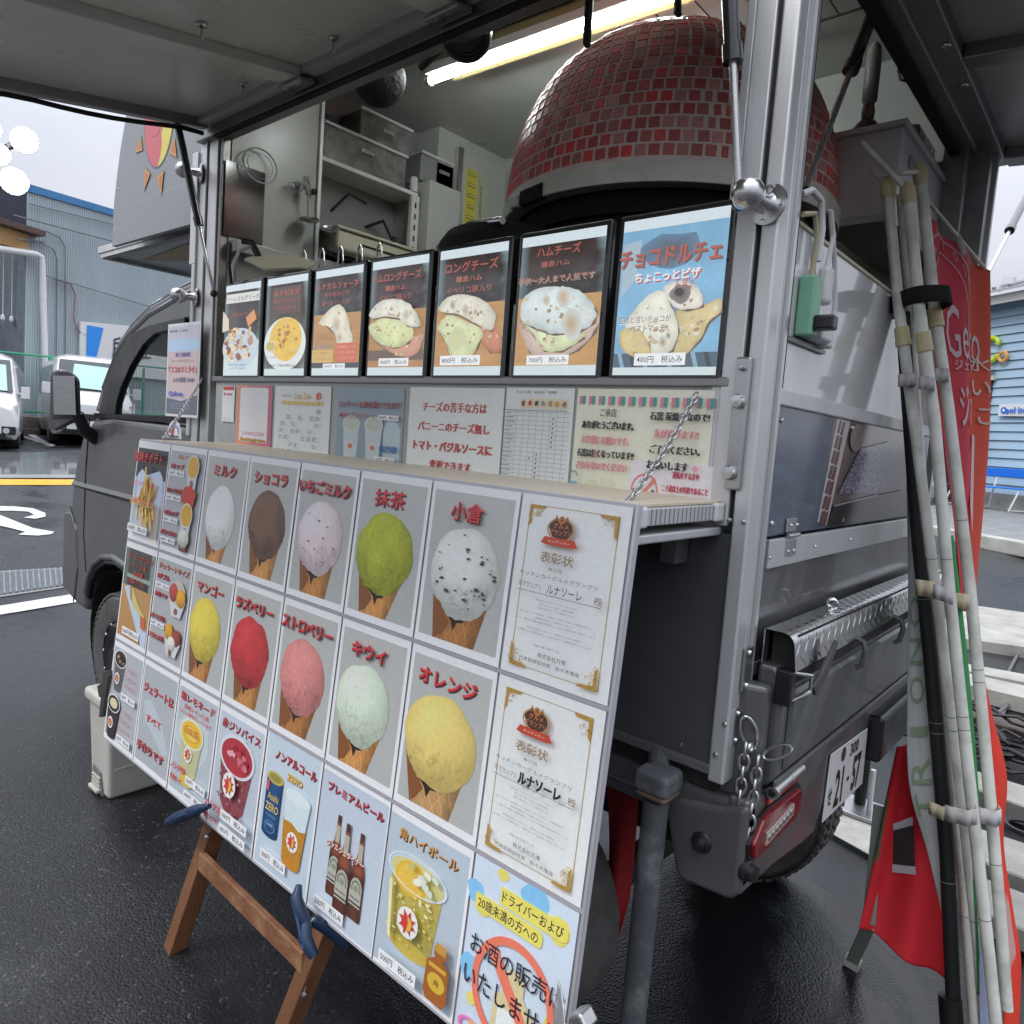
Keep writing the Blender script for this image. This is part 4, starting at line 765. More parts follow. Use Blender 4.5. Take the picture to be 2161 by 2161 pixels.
P('door_line', RUB, M().tube([(-1.985, CY-.0006, 1.005), (-1.6, CY-.0006, 1.0), (-.8, CY-.0006, .995)], .0025, 5))
P('door_line', RUB, M().tube([(-1.80, CY-.0006, 1.33), (-1.83, CY-.0006, 1.1), (-1.84, CY-.0006, .80), (-1.80, CY-.0006, .62)], .003, 5))
P('headlight', HEAD, M().prism([(-2.035, CY+.02, .93), (-2.0, CY+.02, 1.10), (-1.985, CY+.06, 1.10), (-2.02, CY+.06, .93)], (-.012, .3, 0)), bev=.006)
P('bumper_seam', RUB, M().tube([(-2.02, CY-.0006, .90), (-1.96, CY-.0006, .84), (-1.93, CY-.0006, .62), (-1.95, CY-.0006, .45)], .003, 5))
P('body_crease', GREY, M().prism([(-1.985, CY+.004, 1.035), (-1.985, CY-.010, 1.010), (-1.985, CY+.004, 1.000)], (1.2, 0, .0)), bev=.002)
P('arch_flare', GREY, M().tube([(-1.80, CY+.004, .52), (-1.775, CY+.004, .60), (-1.71, CY+.004, .675), (-1.61, CY+.004, .722), (-1.49, CY+.004, .738), (-1.36, CY+.004, .722), (-1.25, CY+.004, .67), (-1.18, CY+.004, .58)], .016, 10), smooth=True)
P('bumper_step', GREY, M().prism([(-2.085, CY-.006, .86), (-2.085, CY-.006, .50), (-1.93, CY-.006, .47), (-1.90, CY-.006, .62), (-1.93, CY-.006, .80), (-2.0, CY-.006, .875)], (0, .02, 0)), bev=.006)
P('mud_streaks', mat('dried_splash', (.12, .115, .105), .7, c2=(.09, .09, .092), vs_=30), M().tube([(-1.16, CY-.001, .46), (-.8, CY-.001, .46)], .006, 5))
P('door_handle', BLK, M().box((-1.02, CY-.018, 1.10), (-.90, CY, 1.13)), bev=.006)
mi = P('side_mirror', mat('mirror_shell', (.035, .035, .038), .35), M().prism([(-1.80, .90, 1.31), (-1.80, .90, 1.50), (-1.775, .90, 1.53), (-1.70, .93, 1.53), (-1.655, .96, 1.50), (-1.66, .97, 1.33), (-1.70, .95, 1.30), (-1.77, .90, 1.255)], (-.09, .015, 0)), bev=.02, seg=3)
M().prism([(-1.755, .894, 1.335), (-1.755, .888, 1.50), (-1.672, .944, 1.505), (-1.668, .952, 1.34)], (.004, -.004, 0)).build('mirror_glass', mat('mirror', .55, .03, 1), mi)
M().tube([(-1.69, .965, 1.345), (-1.715, 1.00, 1.275), (-1.735, CY+.01, 1.24)], [.022, .028, .034], 10).build('stalk', BLK, mi, smooth=True)
# curved fairing above the cab and the forward visor flap
fr = P('front_fairing', mat('fairing_grey', (.27, .275, .285), .42, .1, var=.04, vs_=2, coat=.3), M().prism([(x, YB, z) for x, z in ((-.765, 2.151), (-.765, 2.76), (-1.30, 2.76), (-1.385, 2.65), (-1.44, 2.544), (-1.485, 2.43), (-1.515, 2.32), (-1.535, 2.227), (-1.54, 2.150), (-.765, 2.150))], (0, 1.4, 0)), bev=.008)
M().prism([(-.765, YB-.001, 2.05), (-.765, YB-.001, 2.20), (-1.536, YB-.001, 2.20), (-1.54, YB-.001, 2.053)], (0, .018, 0)).build('side_skirt', mat('fairing_grey'), fr, bev=.001)
for x, z in ((-1.50, 2.28), (-1.515, 2.12)): M().lathe([(0, .004), (.005, 0)], (x, YB, z), (0, -1, 0), 8).build('rivet', STEEL, fr)
def ff_(x, y, h): return (-1.30+.42*x, YB-.001-h, 2.62-.36*y)
a = Art(ff_, conv=lambda c: lin(c))
import itertools
cx0, cy0 = .42, .32
a.disc(cx0, cy0+.02, .315, .56, '#5b5e62', n=40); a.disc(cx0, cy0+.02, .30, .545, '#dfd04c', n=40)
redp = [(.40, -.22)]+[(cx0-.30*sin(t), cy0+.02-.545*cos(t)) for t in [pi*k/16 for k in range(1, 17)]]+[(.47, .80), (.50, .66), (.48, .56), (.515, .50), (.53, .44), (.46, .38), (.475, .28), (.45, .2), (.48, .05), (.42, -.1)]
a.poly([p for p in redp], '#cf5b63'); a.poly([(.47, .27), (.52, .36), (.49, .38), (.48, .34)], '#e8e2d0')
a.ring(.36, .50, .10, .07, .10, '#7a3a40', 12, .3, 2.2); a.disc(.30, .20, .04, .03, '#4d5560', n=12); a.disc(.30, .185, .018, .014, '#dfe4e6', n=8)
for ang in (200, 238, 282, 322, 352, 160):
    t = radians(ang); ux_, uy_ = cos(t), -sin(t); bx, by = cx0+ux_*.36, cy0+.02-(-uy_)*-.0+uy_*.63
    px_, py_ = -uy_, ux_; w_ = .085
    for sc2, cc in ((.86, '#5b5e62'), (.76, '#d9a63c'), (.50, '#cf6136')):
        ox, oy = bx+ux_*.055, by+uy_*.09
        a.poly([(ox-ux_*.055*sc2+px_*w_*sc2, oy-uy_*.09*sc2+py_*w_*sc2*1.3), (ox-ux_*.055*sc2-px_*w_*sc2, oy-uy_*.09*sc2-py_*w_*sc2*1.3), (ox+ux_*.11*sc2, oy+uy_*.2*sc2)], cc)
a.finish(fr, colmat('fairing_print', .4, coat=.3))
vz = P('visor_flap', mat('visor_white', (.72, .72, .70), .5, c2=(.5, .5, .49), vs_=14), M().prism([(-2.02, 1.145, 2.10), (-.95, 1.145, 2.10), (-.95, 2.4, 2.10), (-2.02, 2.4, 2.10)], (0, 0, .032)), bev=.003)
M().prism([(-1.98, 1.18, 2.098), (-1.0, 1.18, 2.098), (-1.0, 2.36, 2.098), (-1.98, 2.36, 2.098)], (0, 0, -.004)).build('underside_panel', mat('visor_grey', (.80, .82, .85), .25, c2=(.5, .58, .66), vs_=3), vz)
M().add([(-1.9, 1.30, 2.092), (-1.0, 1.22, 2.092), (-1.0, 1.42, 2.092), (-1.5, 1.5, 2.092)], [(0, 1, 2, 3)]).build('yellow_print', mat('yellow_print', lin('#c99a2c'), .3), vz)
M().bar((-2.0, 1.165, 2.09), (-2.0, 2.38, 2.09), .03, .02).bar((-2.0, 1.165, 2.09), (-.96, 1.165, 2.09), .03, .02).build('frame', mat('visor_white'), vz)
P('cab_gap_bracket', ALU, M().box((-.80, YB-.02, 1.9), (-.757, YB+.02, 2.28)).box((-.78, YB-.02, 1.30), (-.757, YB+.02, 1.9)), bev=.003)
# counter shelf on the serving side, with folding bracket
SX0, SX1, SY0, SZ = -.448, 1.256, .722, 1.2942
cs = P('counter_shelf', mat('pale_wood_laminate', lin('#ddd3be'), .42, c2=lin('#cfc3aa'), vs_=4, stretch=(1, 14, 1), bump=.05, bs=60), M().box((SX0, SY0, SZ-.006), (SX1-.01, YB-.006, SZ)), bev=.0015)
M().box((SX0+.002, SY0+.004, SZ-.034), (SX1-.004, YB-.008, SZ-.0065)).build('core', ALU, cs, bev=.002)
for k in range(16): M().box((SX1-.0045, SY0+.05+.014*k, SZ-.032), (SX1-.003, SY0+.051+.014*k, SZ-.008)).build('edge_groove', ALUD, cs)
for y0_, y1_ in ((SY0+.002, SY0+.035), (YB-.045, YB-.012)): M().box((SX1-.01, y0_, SZ-.036), (SX1+.001, y1_, SZ-.004)).build('corner_cap', WHP, cs, bev=.004)
M().box((1.17, SY0+.02, SZ-.062), (1.25, YB-.004, SZ-.047)).build('support_rail', ALU, cs, bev=.003)
M().box((1.16, .98, SZ-.12), (1.19, YB-.004, SZ-.047)).build('bracket', ALUD, cs)
M().lathe([(0, -.02), (.009, -.018), (.009, -.012), (.004, -.012), (.004, 0)], (1.19, SY0+.09, SZ-.062), n=12).build('thumb_screw', STEEL, cs, smooth=True)
# ---------------------------------------------------------------- hanging menu board with 24 posters
BT = .0884; CW, CHH = .213, .300
BU = Vector((1, 0, 0)); BV = Vector((0, -sin(BT), -cos(BT))); BN = Vector((0, -cos(BT), sin(BT))); B0 = Vector((-.4483, .7183, 1.2942))
mb = T('menu_board', 'tilted white board hanging from the counter shelf edge, carrying all the menu posters', 'menu board', loc=(.4, .68, .85))
mm = M(); q = [B0-BU*.004+BV*-.002, B0+BU*1.710+BV*-.002, B0+BU*1.710+BV*.905, B0-BU*.004+BV*.905]
mm.prism([p-BN*.002 for p in q], -BN*.010); mm.build('board', mat('board_grey', (.50, .49, .53), .45, var=.04), mb, bev=.0015)
for j in (1, 2):
    M().prism([B0+BV*(j*CHH-.003)-BN*.002, B0+BU*1.706+BV*(j*CHH-.003)-BN*.002, B0+BU*1.706+BV*(j*CHH+.003)-BN*.002, B0+BV*(j*CHH+.003)-BN*.002], BN*.004).build('divider', mat('divider_strip', (.42, .40, .44), .4), mb)
M().prism([B0+BU*1.7065, B0+BU*1.711, B0+BU*1.711+BV*.905, B0+BU*1.7065+BV*.905], BN*.003).build('edge_strip', ALU, mb)
RED, RSH = '#cf3a40', '#4f2226'
def cellfn(i, j):
    o = B0+BU*(i*CW+.0022)+BV*(j*CHH+.004)
    return lambda x, y, h: o+BU*(x*.2086)+BV*(y*.292)+BN*(.0005+h)
SHEET = mat('laminated_sheet', .80, .28, coat=.5, var=.015, vs_=3)
def poster(i, j, label):
    f = cellfn(i, j); t = T('menu_poster', label, 'poster', 'posters on the hanging menu board', loc=tuple(f(.5, .5, 0)))
    # real laminated sheets never lie quite flat
    wv = R_.uniform(.0002, .0009); ph = R_.uniform(0, 6)
    g_ = lambda x, y, h: f(x, y, h+wv*(1+sin(x*3.3+ph)*cos(y*2.7+ph)))
    M().grid(lambda u, v: g_(u, v, 0), 8, 10).build('sheet', SHEET, t, smooth=True, normals=False)
    a = Art(g_); a.th = t; a.rect(0, 0, 1, 1, '#e4e8ec'); return a
def fin(a): a.finish(a.th, PRINT)
GB = '#a9afb3'
def waffle(base):
    b = Vector(pc(base))
    def f(u, v):
        n_ = noise.noise(Vector((u*5, v*5, 3)))*.2; x, y = u+v*.55, u-v*.55
        l = min(abs((x*4.2) % 1-.5), abs((y*4.2+.2) % 1-.5)); k = 1.18 if l < .09 else (.74 if l < .17 else .92); k *= .78+.5*sin(pi*min(1, max(0, u)))**.8
        if u > .80 or u < .1: k *= .82
        return tuple(max(.01, c*(k+n_)) for c in b)
    return f
def cone(a, cx, y0, y1, w0, w1, base='#b9834a', notch=True, lean=0):
    h = a.L(); cf = waffle(base); a.m.grid(lambda u, v: a.fn(cx+(u-.5)*2*(w0*(1-v)+w1*v)+(lean-.02)*v, y0+(y1-y0)*v, h), 44, 48, cf)
    a.poly([(cx-w0*.95, y0+.02), (cx-w0*.25, y0+(y1-y0)*.66), (cx-w0*.5, y0+(y1-y0)*.92), (cx-w1*1.0-.02+lean, y1*.99)], '#7d4e2a')
    if notch: a.poly([(cx-w0*.78, y0), (cx-w0*.52, y0+(y1-y0)*.45), (cx-w0*.22, y0+(y1-y0)*.62), (cx-w0*.12, y0+(y1-y0)*.78), (cx-w0*.02, y0+(y1-y0)*.62), (cx+w0*.16, y0+(y1-y0)*.60), (cx+w0*.40, y0+(y1-y0)*.42), (cx+w0*.5, y0)], '#2a1a14')
def scoop(a, cx, cy, rx, ry, base, seed, dk=.80, bits=None, rough=.10, hl=1.06, tip=.0):
    b = Vector(pc(base))
    def cf(X, Y):
        n_ = noise.noise(Vector((X*2.2+seed, Y*2.2, 2)))*.5+noise.noise(Vector((X*9+seed, Y*7, 5)))*.4+noise.noise(Vector((X*26, Y*24+seed, 8)))*.35
        rg = abs(noise.noise(Vector((X*1.6+seed*2, Y*2.6, 4)))+.25*noise.noise(Vector((X*6, Y*6, seed)))); low_ = max(0, min(1, (Y+.05)*2.2)); cr_ = max(0, 1-rg/.055)*low_
        rg2 = abs(noise.noise(Vector((X*5+seed, Y*3.5, 14)))); cr_ = max(cr_, max(0, 1-rg2/.05)*low_*.55)
        r2 = X*X+Y*Y; s_ = (1.10-.5*(1-dk))*(.60+.46*max(0, (-.34*X-.52*Y+.78*sqrt(max(0, 1-min(1, r2))))))+(hl-1)*max(0, 1-((X+.2)**2+(Y+.35)**2)*2)*.6+.06
        if Y > .3: s_ *= 1-.20*min(1, (Y-.3)*3)*(.5+n_)
        s_ *= 1-.36*cr_; k2 = rough*1.5+.05+.12*low_; n_ += max(0, noise.noise(Vector((X*13, Y*13, seed)))-.3)*.9
        return tuple(max(.008, min(.93, c*(s_+n_*k2))) for c in b)
    h = a.L(); n, rings = 76, 30; vv = []; cc = []
    for i in range(rings+1):
        for k in range(n):
            t = 2*pi*k/n; q = i/rings; st_ = max(0, sin(t)); nz_ = lambda f, o: noise.noise(Vector((cos(t)*f+o, sin(t)*f, seed)))
            wv = 1+.06*nz_(2, seed)+.022*nz_(7, 3)+(.05*nz_(11, 9)+.02*nz_(26, 1))*(.25+.75*(st_ > .1))
            X, Y = cos(t)*q*wv, sin(t)*q*wv; xx = X*(1-.07*max(0, Y)**1.5); vv.append(a.fn(cx+xx*rx, cy+Y*ry, h)); cc.append(cf(X, Y))
    a.m.add(vv, [(i*n+k, i*n+(k+1) % n, (i+1)*n+(k+1) % n, (i+1)*n+k) for i in range(rings) for k in range(n)], cc)
    if bits:
        col, n_, sz = bits; rr = random.Random(seed)
        for k in range(n_):
            t, q = rr.uniform(0, 6.28), sqrt(rr.uniform(0, .85)); x, y = cx+cos(t)*q*rx*.95, cy+sin(t)*q*ry*.95; s_ = sz*rr.uniform(.4, 1.3); r0 = rr.uniform(0, 3)
            a.disc(x, y, s_, s_*.42, col, n=8, rot=r0, wob=.8, seed=k)
def ice(i, j, title, tw, label, base, seed, cx=.48, cy=.53, rx=.385, ry=.27, th=.085, tc=RED, **k):
    a = poster(i, j, label); a.rect(.042, .05, .958, .95, '#b1b2ad', '#a8aaa6')
    y1 = .95; rq = random.Random(seed); cone(a, cx+rq.uniform(-.03, .02), cy+ry*.32, y1, rx*rq.uniform(.80, .90), rx*rq.uniform(.46, .62), k.pop('cone', rq.choice(['#a8743f', '#98673a', '#b58049'])), lean=rq.uniform(-.04, .03)); scoop(a, cx, cy, rx, ry, base, seed, **k)
    a.text(title, .47, .160, min(.88, tw*1.08), th*1.15, tc, RSH, bold=.02, dx=.011); fin(a)
ice(2, 0, 'ミルク', .50, 'poster of a white milk ice cream cone, top row', '#dfe6d8', 3, cy=.57, rx=.35, ry=.28, dk=.90, rough=.03)
ice(3, 0, 'ショコラ', .62, 'poster of a brown chocolate ice cream cone', '#6f5340', 5, cx=.49, cy=.53, rx=.375, ry=.275, rough=.30)
ice(4, 0, 'いちごミルク', .86, 'poster of a pale pink strawberry milk cone, top row', '#dccacb', 7, bits=('#8c4a4c', 16, .014), rough=.07)
ice(5, 0, '抹茶', .40, 'poster of a green matcha ice cream cone', '#a3a833', 9, cx=.48, rx=.405, ry=.275, th=.10, rough=.20, dk=.82)
ice(6, 0, '小倉', .34, 'poster of an off-white cone with dark red-bean bits', '#d2d4cc', 11, cx=.50, rx=.40, ry=.275, th=.10, bits=('#4c4640', 30, .022), rough=.08)
ice(2, 1, 'マンゴー', .60, 'poster of a yellow mango ice cream cone', '#d6c34e', 13, cy=.52, cx=.44, rx=.385, ry=.275, rough=.12)
ice(3, 1, 'ラズベリー', .72, 'poster of a deep red raspberry cone', '#bb3a3c', 15, cy=.53, cx=.46, rx=.395, ry=.28, rough=.22, bits=('#9c2a2c', 14, .006))
ice(4, 1, 'ストロベリー', .86, 'poster of a salmon pink strawberry cone, middle row', '#cf8580', 17, cx=.47, rx=.39, ry=.28, rough=.14, bits=('#b9605c', 18, .006))
ice(5, 1, 'キウイ', .46, 'poster of a pale green kiwi cone with black specks', '#cddac4', 19, cx=.44, rx=.385, ry=.275, rough=.05, bits=('#3b4a38', 26, .005))
ice(6, 1, 'オレンジ', .64, 'poster of a pale orange ice cream cone', '#eec474', 21, cx=.46, rx=.43, ry=.28, rough=.07, dk=.84, cone='#a98458')
# certificates
def cert(i, j, label, big, date):
    a = poster(i, j, label); a.rect(0, 0, 1, 1, '#d9dbd8'); G1, G2 = '#a8853c', '#c4a766'
    x0, x1, y0, y1 = .09, .91, .055, .945
    for (p, q_, r_, s_) in ((x0+.0, y0, x1, y0+.004), (x0, y1-.004, x1, y1), (x0, y0, x0+.006, y1), (x1-.006, y0, x1, y1)): a.rect(p, q_, r_, s_, G1)
    rr = random.Random(i*7+j)
    for (cx, cy, dx, dy) in ((x0, y0, 1, 1), (x1, y0, -1, 1), (x0, y1, 1, -1), (x1, y1, -1, -1)):
        a.poly([(cx, cy), (cx+dx*.17, cy), (cx+dx*.14, cy+dy*.018), (cx+dx*.03, cy+dy*.022), (cx+dx*.028, cy+dy*.10), (cx, cy+dy*.125)], G1)
        for k in range(15):
            u_, v_ = rr.uniform(.01, .16), rr.uniform(.01, .115)
            if u_/.17+v_/.12 < 1.15: a.ring(cx+dx*u_, cy+dy*v_, rr.uniform(.012, .022), rr.uniform(.008, .015), .32, G2 if k % 2 else G1, 12, rr.uniform(0, 3), rr.uniform(4, 6.3))
    a.disc(.44, .165, .115, .055, '#4a2f26', n=20, wob=.15, seed=2); a.disc(.44, .118, .035, .022, '#b5743c', n=8); a.ring(.44, .168, .13, .062, .12, '#b08a5c', 24)
    for k in (-1, 0, 1): a.poly([(.44+k*.05-.02, .125), (.44+k*.05+.02, .125), (.44+k*.05, .09)], '#8a5a34')
    a.text('グルメ', .44, .15, .14, .03, '#c07a52', bold=.02); a.text('グランプリ', .44, .185, .20, .03, '#c07a52', bold=.02)
    a.poly([(.30, .215), (.58, .215), (.61, .25), (.56, .258), (.32, .258), (.27, .25)], '#b5452f'); a.text('キッチンカー', .44, .237, .2, .016, '#e0b8a8')
    a.text('表彰状', .44, .325, .31, .06, '#8a6a48', bold=.012); a.text('第三回', .44, .385, .13, .018, '#806a55')
    a.text('キッチンカーグルメグランプリ', .47, .43, .72, .024, '#5d544e', bold=0)
    a.text('準グランプリ', .22, .49, .22, .028, '#7b6552'); a.text('ルナソーレ', .55, .49, .32 if not big else .40, .05 if not big else .065, '#1d1d20', bold=.0 if not big else .03); a.text('殿', .85, .495, .07, .04, '#8a6258')
    a.rect(.1, .523, .88, .526, '#6d6460')
    for y, s_, w_ in ((.56, '第三回キッチンカーグルメグランプリにおいて', .40), (.58, '貴キッチンカーは多くの投票を集め', .32), (.60, '見事に準グランプリに選ばれました', .34), (.635, '貴キッチンカーの料理は、その味わいと美しさで多くの来場者を魅了し', .66), (.655, '会場全体を大いに盛り上げました', .36), (.675, 'よって、厳正なる審査の結果を踏まえ、ここにその栄誉を讃え表彰いたします', .74), (.715, '今回の受賞にふさわしい、素晴らしい味と情熱を', .50), (.735, 'この栄誉に心より敬意を表し、今後の益々のご活躍をお祈りいたします', .70)):
        a.text(s_, .5, y, w_, .011, '#7d7570', bold=0)
    a.text(date, .46, .80, .24, .014, '#5d5852', bold=0); a.text('株式会社万博', .52, .845, .26, .026, '#3a3634', bold=.0); a.text('代表取締役社長　佐々木隆哉', .50, .885, .56, .022, '#3a3634', bold=0); fin(a)
cert(7, 0, 'upper gold-cornered award certificate with thin handwritten name', 0, '令和七年二月十六日')
cert(7, 1, 'lower gold-cornered award certificate with bold handwritten name', 1, '令和七年五月十一日')
# potato
a = poster(0, 0, 'poster of french fries in a white paper on black, top left corner'); a.rect(.03, .07, .97, .93, '#aab2bc'); a.rect(.03, .07, .97, .36, '#1c1a1e')
a.poly([(.1, .34), (.22, .28), (.4, .33), (.6, .30), (.78, .27), (.88, .33), (.93, .5), (.86, .7), (.62, .80), (.48, .83), (.3, .76), (.14, .6)], '#bcc9dc')
rr = random.Random(4)
for k in range(60):
    x, y = rr.gauss(.48, .13), rr.uniform(.34, .74); w_ = .30-.35*abs(y-.52); x = min(.48+w_, max(.48-w_, x)); d_ = rr.uniform(-.08, .08); a.poly([(x, y), (x+.035, y-.006), (x+.035+d_, y+.13), (x+d_, y+.135)], rr.choice(['#d8ad45', '#c99634', '#e2bd5c', '#b98428', '#e8cb78']))
a.poly([(.44, .25), (.48, .25), (.53, .5), (.46, .5)], '#dfb854'); a.poly([(.88, .62), (.95, .6), (.95, .93), (.88, .93)], '#b08558')
a.text('窯焼きポテト', .5, .155, .88, .10, '#d8302e', '#5b1010', bold=.02); a.text('ノンフライヤーヘルシー', .44, .42, .82, .045, '#d8302e'); a.text('圧倒的な旨さ', .46, .60, .74, .06, '#d8302e', '#f2d890', bold=.025); a.price('300円　税込み', .42, .87, .56, .045); fin(a)
# cup choices
def cup(a, x, y, r, col, body=True):
    if body: a.poly([(x-r*.85, y), (x+r*.85, y), (x+r*.62, y+r*1.5), (x-r*.62, y+r*1.5)], '#c2c6c6'); a.disc(x, y+r*.95, r*.3, r*.25, '#8a5648', n=8)
    a.disc(x, y, r, r*.72, '#d0cfc4', n=18); a.disc(x, y-.002, r*.88, r*.62, col, n=18, cf=None)
a = poster(1, 0, 'poster listing cup and waffle sizes with four small pictures'); a.rect(.03, .05, .97, .95, '#a6a8aa'); a.text('選んでください', .56, .10, .62, .04, '#c8764a', bold=.02)
for k, (s_, y) in enumerate((('Sカップ', .19), ('Sワッフルボウル', .42), ('Mカップ', .63), ('Mワッフルコーン', .82))):
    a.text(s_, .25 if len(s_) < 6 else .32, y, .38 if len(s_) < 6 else .56, .045, RED, RSH, bold=.02); a.price('300円　税込み' if k < 2 else '400円　税込み', .26, y+.07, .38, .03)
cup(a, .74, .18, .16, '#cf9f2f'); a.disc(.72, .45, .19, .10, '#b0472f', wob=.3, n=20, seed=3); a.disc(.72, .44, .13, .09, '#c2322f', n=16, wob=.1); cup(a, .72, .62, .16, '#cf9f2f'); a.poly([(.58, .86), (.84, .86), (.80, .95), (.63, .95)], '#6b4632'); scoop(a, .71, .83, .15, .085, '#c5ccbf', 31, bits=None); fin(a)
# bacon block
a = poster(0, 1, 'poster of a grilled cheese skewer on a white tray, left column'); a.rect(.03, .06, .97, .95, '#b98f58', '#a87c48'); a.rect(.03, .06, .97, .43, '#4a4640', '#35322f'); a.rect(.03, .06, .16, .43, '#59645f'); a.rect(.86, .06, .97, .43, '#7c8a84'); a.rect(.14, .31, .9, .35, '#8f9a8a')
a.poly([(.1, .46), (.3, .42), (.97, .80), (.97, .95), (.84, .95)], '#b3c2d2'); a.poly([(.28, .42), (.4, .44), (.62, .58), (.84, .66), (.92, .80), (.78, .76), (.66, .66), (.46, .62), (.36, .54)], '#bfb873'); a.poly([(.28, .42), (.36, .44), (.4, .58), (.34, .55)], '#b56a4c'); a.poly([(.72, .66), (.88, .68), (.92, .80), (.76, .78)], '#b8653f')
for s_, y, w_ in (('ベーコンブロック', .13, .82), ('チーズ串', .21, .44), ('自家製', .29, .3), ('燻製ベーコン', .37, .5)): a.text(s_, .52, y, w_, .05, '#b5493c', bold=.02)
a.price('500円税込み', .5, .88, .5, .045); fin(a)
# gelato sizes
a = poster(1, 1, 'poster of double and triple gelato cups, second column'); a.rect(.03, .05, .97, .95, '#a7a9aa'); a.text('ジェラートサイズ', .5, .11, .86, .055, '#c8764a', RSH, bold=.02)
a.text('Sダブル', .24, .21, .36, .05, RED, RSH, bold=.02); a.price('500円　税込み', .25, .30, .36, .03); a.text('お得です', .24, .38, .36, .045, RED, RSH, bold=.02)
a.text('Sトリプル', .24, .59, .42, .05, RED, RSH, bold=.02); a.price('700円　税込み', .25, .66, .36, .03); a.text('さらにお得', .26, .77, .42, .05, RED, RSH, bold=.02)
a.poly([(.5, .36), (.96, .36), (.86, .52), (.62, .52)], '#c6cac8'); a.disc(.73, .30, .20, .11, '#b8b6a4', n=20); scoop(a, .62, .31, .115, .085, '#b04a3a', 41); scoop(a, .83, .34, .12, .085, '#d39a2c', 42); a.disc(.73, .47, .05, .03, '#7f5348', n=10)
a.poly([(.52, .74), (.96, .74), (.86, .88), (.62, .88)], '#c6cac8'); scoop(a, .62, .67, .11, .075, '#d0952c', 43); scoop(a, .84, .70, .11, .075, '#8f4034', 44); scoop(a, .72, .77, .11, .07, '#cfd0c2', 45); a.disc(.72, .85, .05, .03, '#7f5348', n=10); fin(a)
# coffees
def sunlogo(a, x, y, r, k=1.42, dark=False):
    a.disc(x, y, r, r/k*1.0, '#dcdcd6', n=18)
    for q in range(8): t = q*pi/4+.3; a.poly([(x+cos(t-.3)*r*.52, y+sin(t-.3)*r*.52/k), (x+cos(t+.3)*r*.52, y+sin(t+.3)*r*.52/k), (x+cos(t)*r*.88, y+sin(t)*r*.88/k)], '#b5473a')
    a.disc(x, y, r*.52, r*.52/k, '#c23a3f', n=14); a.poly([(x, y-r*.5/k), (x+r*.4, y-r*.3/k), (x+r*.5, y), (x+r*.35, y+r*.4/k), (x, y+r*.5/k), (x+r*.12, y)], '#d9a63c')
def tumbler(a, x, y, rt_, rb, h, col, rim='#c5cbcd', c2=None, cut=.72):
    k = .71; a.poly([(x-rt_, y), (x+rt_, y), (x+rb, y+h), (x+rb*.6, y+h+rb*.25), (x-rb*.6, y+h+rb*.25), (x-rb, y+h)], col)
    a.disc(x, y, rt_*1.06, rt_*.5*k*1.3, rim, n=24); a.disc(x, y+.003, rt_*.93, rt_*.44*k*1.25, c2 or col, n=24)
a = poster(0, 2, 'poster of two dark iced coffees in tall cups, bottom left corner'); a.rect(.03, .05, .97, .95, '#a6a8ab')
tumbler(a, .27, .15, .2, .13, .30, '#585858', c2='#33251c'); rr = random.Random(2)
for k in range(8): a.disc(.27+rr.uniform(-.11, .11), .15+rr.uniform(-.03, .03), .035, .018, rr.choice(['#a08058', '#1d1410', '#6d4d33']), n=5)
sunlogo(a, .24, .35, .085); tumbler(a, .26, .60, .2, .13, .32, '#2b2026', c2='#2a1a14'); a.disc(.26, .60, .13, .05, '#cdc299', n=16); sunlogo(a, .22, .80, .085)
for s_, y, w_ in (('アイス', .20, .26), ('コーヒー', .28, .34), ('ブラック', .36, .34), ('アイス', .62, .26), ('コーヒー', .70, .34), ('ジェラート', .79, .40)): a.text(s_, .72, y, w_, .05, '#bb5a60', bold=.01)
a.price('300円　税込み', .72, .47, .40, .04); a.price('500円　税込み', .72, .88, .40, .04); fin(a)
a = poster(1, 2, 'grey poster saying all the gelato is handmade, red text only'); a.rect(.03, .05, .97, .95, '#a4a8ab'); a.poly([(.12, .38), (.3, .34), (.7, .5), (.93, .72), (.8, .76), (.5, .66), (.2, .56)], '#b1b9bd')
a.text('ジェラートは', .5, .25, .86, .085, '#c2464c', RSH, bold=.02); a.text('すべて', .46, .52, .44, .075, '#c2464c', bold=.02); a.text('手作りです', .46, .80, .78, .085, '#c2464c', RSH, bold=.02); fin(a)
a = poster(2, 2, 'poster of a pale yellow salty lemonade drink'); a.rect(.03, .05, .97, .95, '#aab3b8'); a.disc(.5, .45, .45, .2, '#b6bfc0', n=16, wob=.3)
a.text('塩レモネード', .5, .12, .84, .07, RED, RSH, bold=.02); a.text('国産レモン使用', .5, .20, .6, .04, RED, bold=.015); a.text('つぶつぶ果肉が入っています', .48, .255, .82, .038, RED, bold=.015)
tumbler(a, .46, .40, .28, .19, .34, '#b3b28a', '#cdd0c0', '#d6b23a'); a.disc(.46, .40, .20, .07, '#e0bf4c', n=20); a.ring(.46, .40, .20, .07, .18, '#c9982c', 24); a.text('自家製', .46, .385, .34, .06, '#c8503a', '#e8d060', bold=.03); sunlogo(a, .44, .58, .10)
a.disc(.48, .80, .16, .05, '#c9b13c', n=14); a.text('ノンアル', .26, .74, .38, .055, RED, bold=.02); a.text('酎ハイ', .24, .84, .28, .055, RED, bold=.02); a.price('500円　税込み', .72, .78, .44, .04); a.price('600円　税込み', .72, .90, .44, .04); fin(a)
a = poster(3, 2, 'poster of a dark red iced shiso drink in a clear cup'); a.rect(.03, .05, .97, .95, '#b6bfc8', '#a9b2ba'); a.text('赤ジソパイス', .5, .13, .82, .075, '#b83d44', RSH, bold=.02); a.text('自家製', .5, .21, .34, .05, '#b83d44', bold=.025)
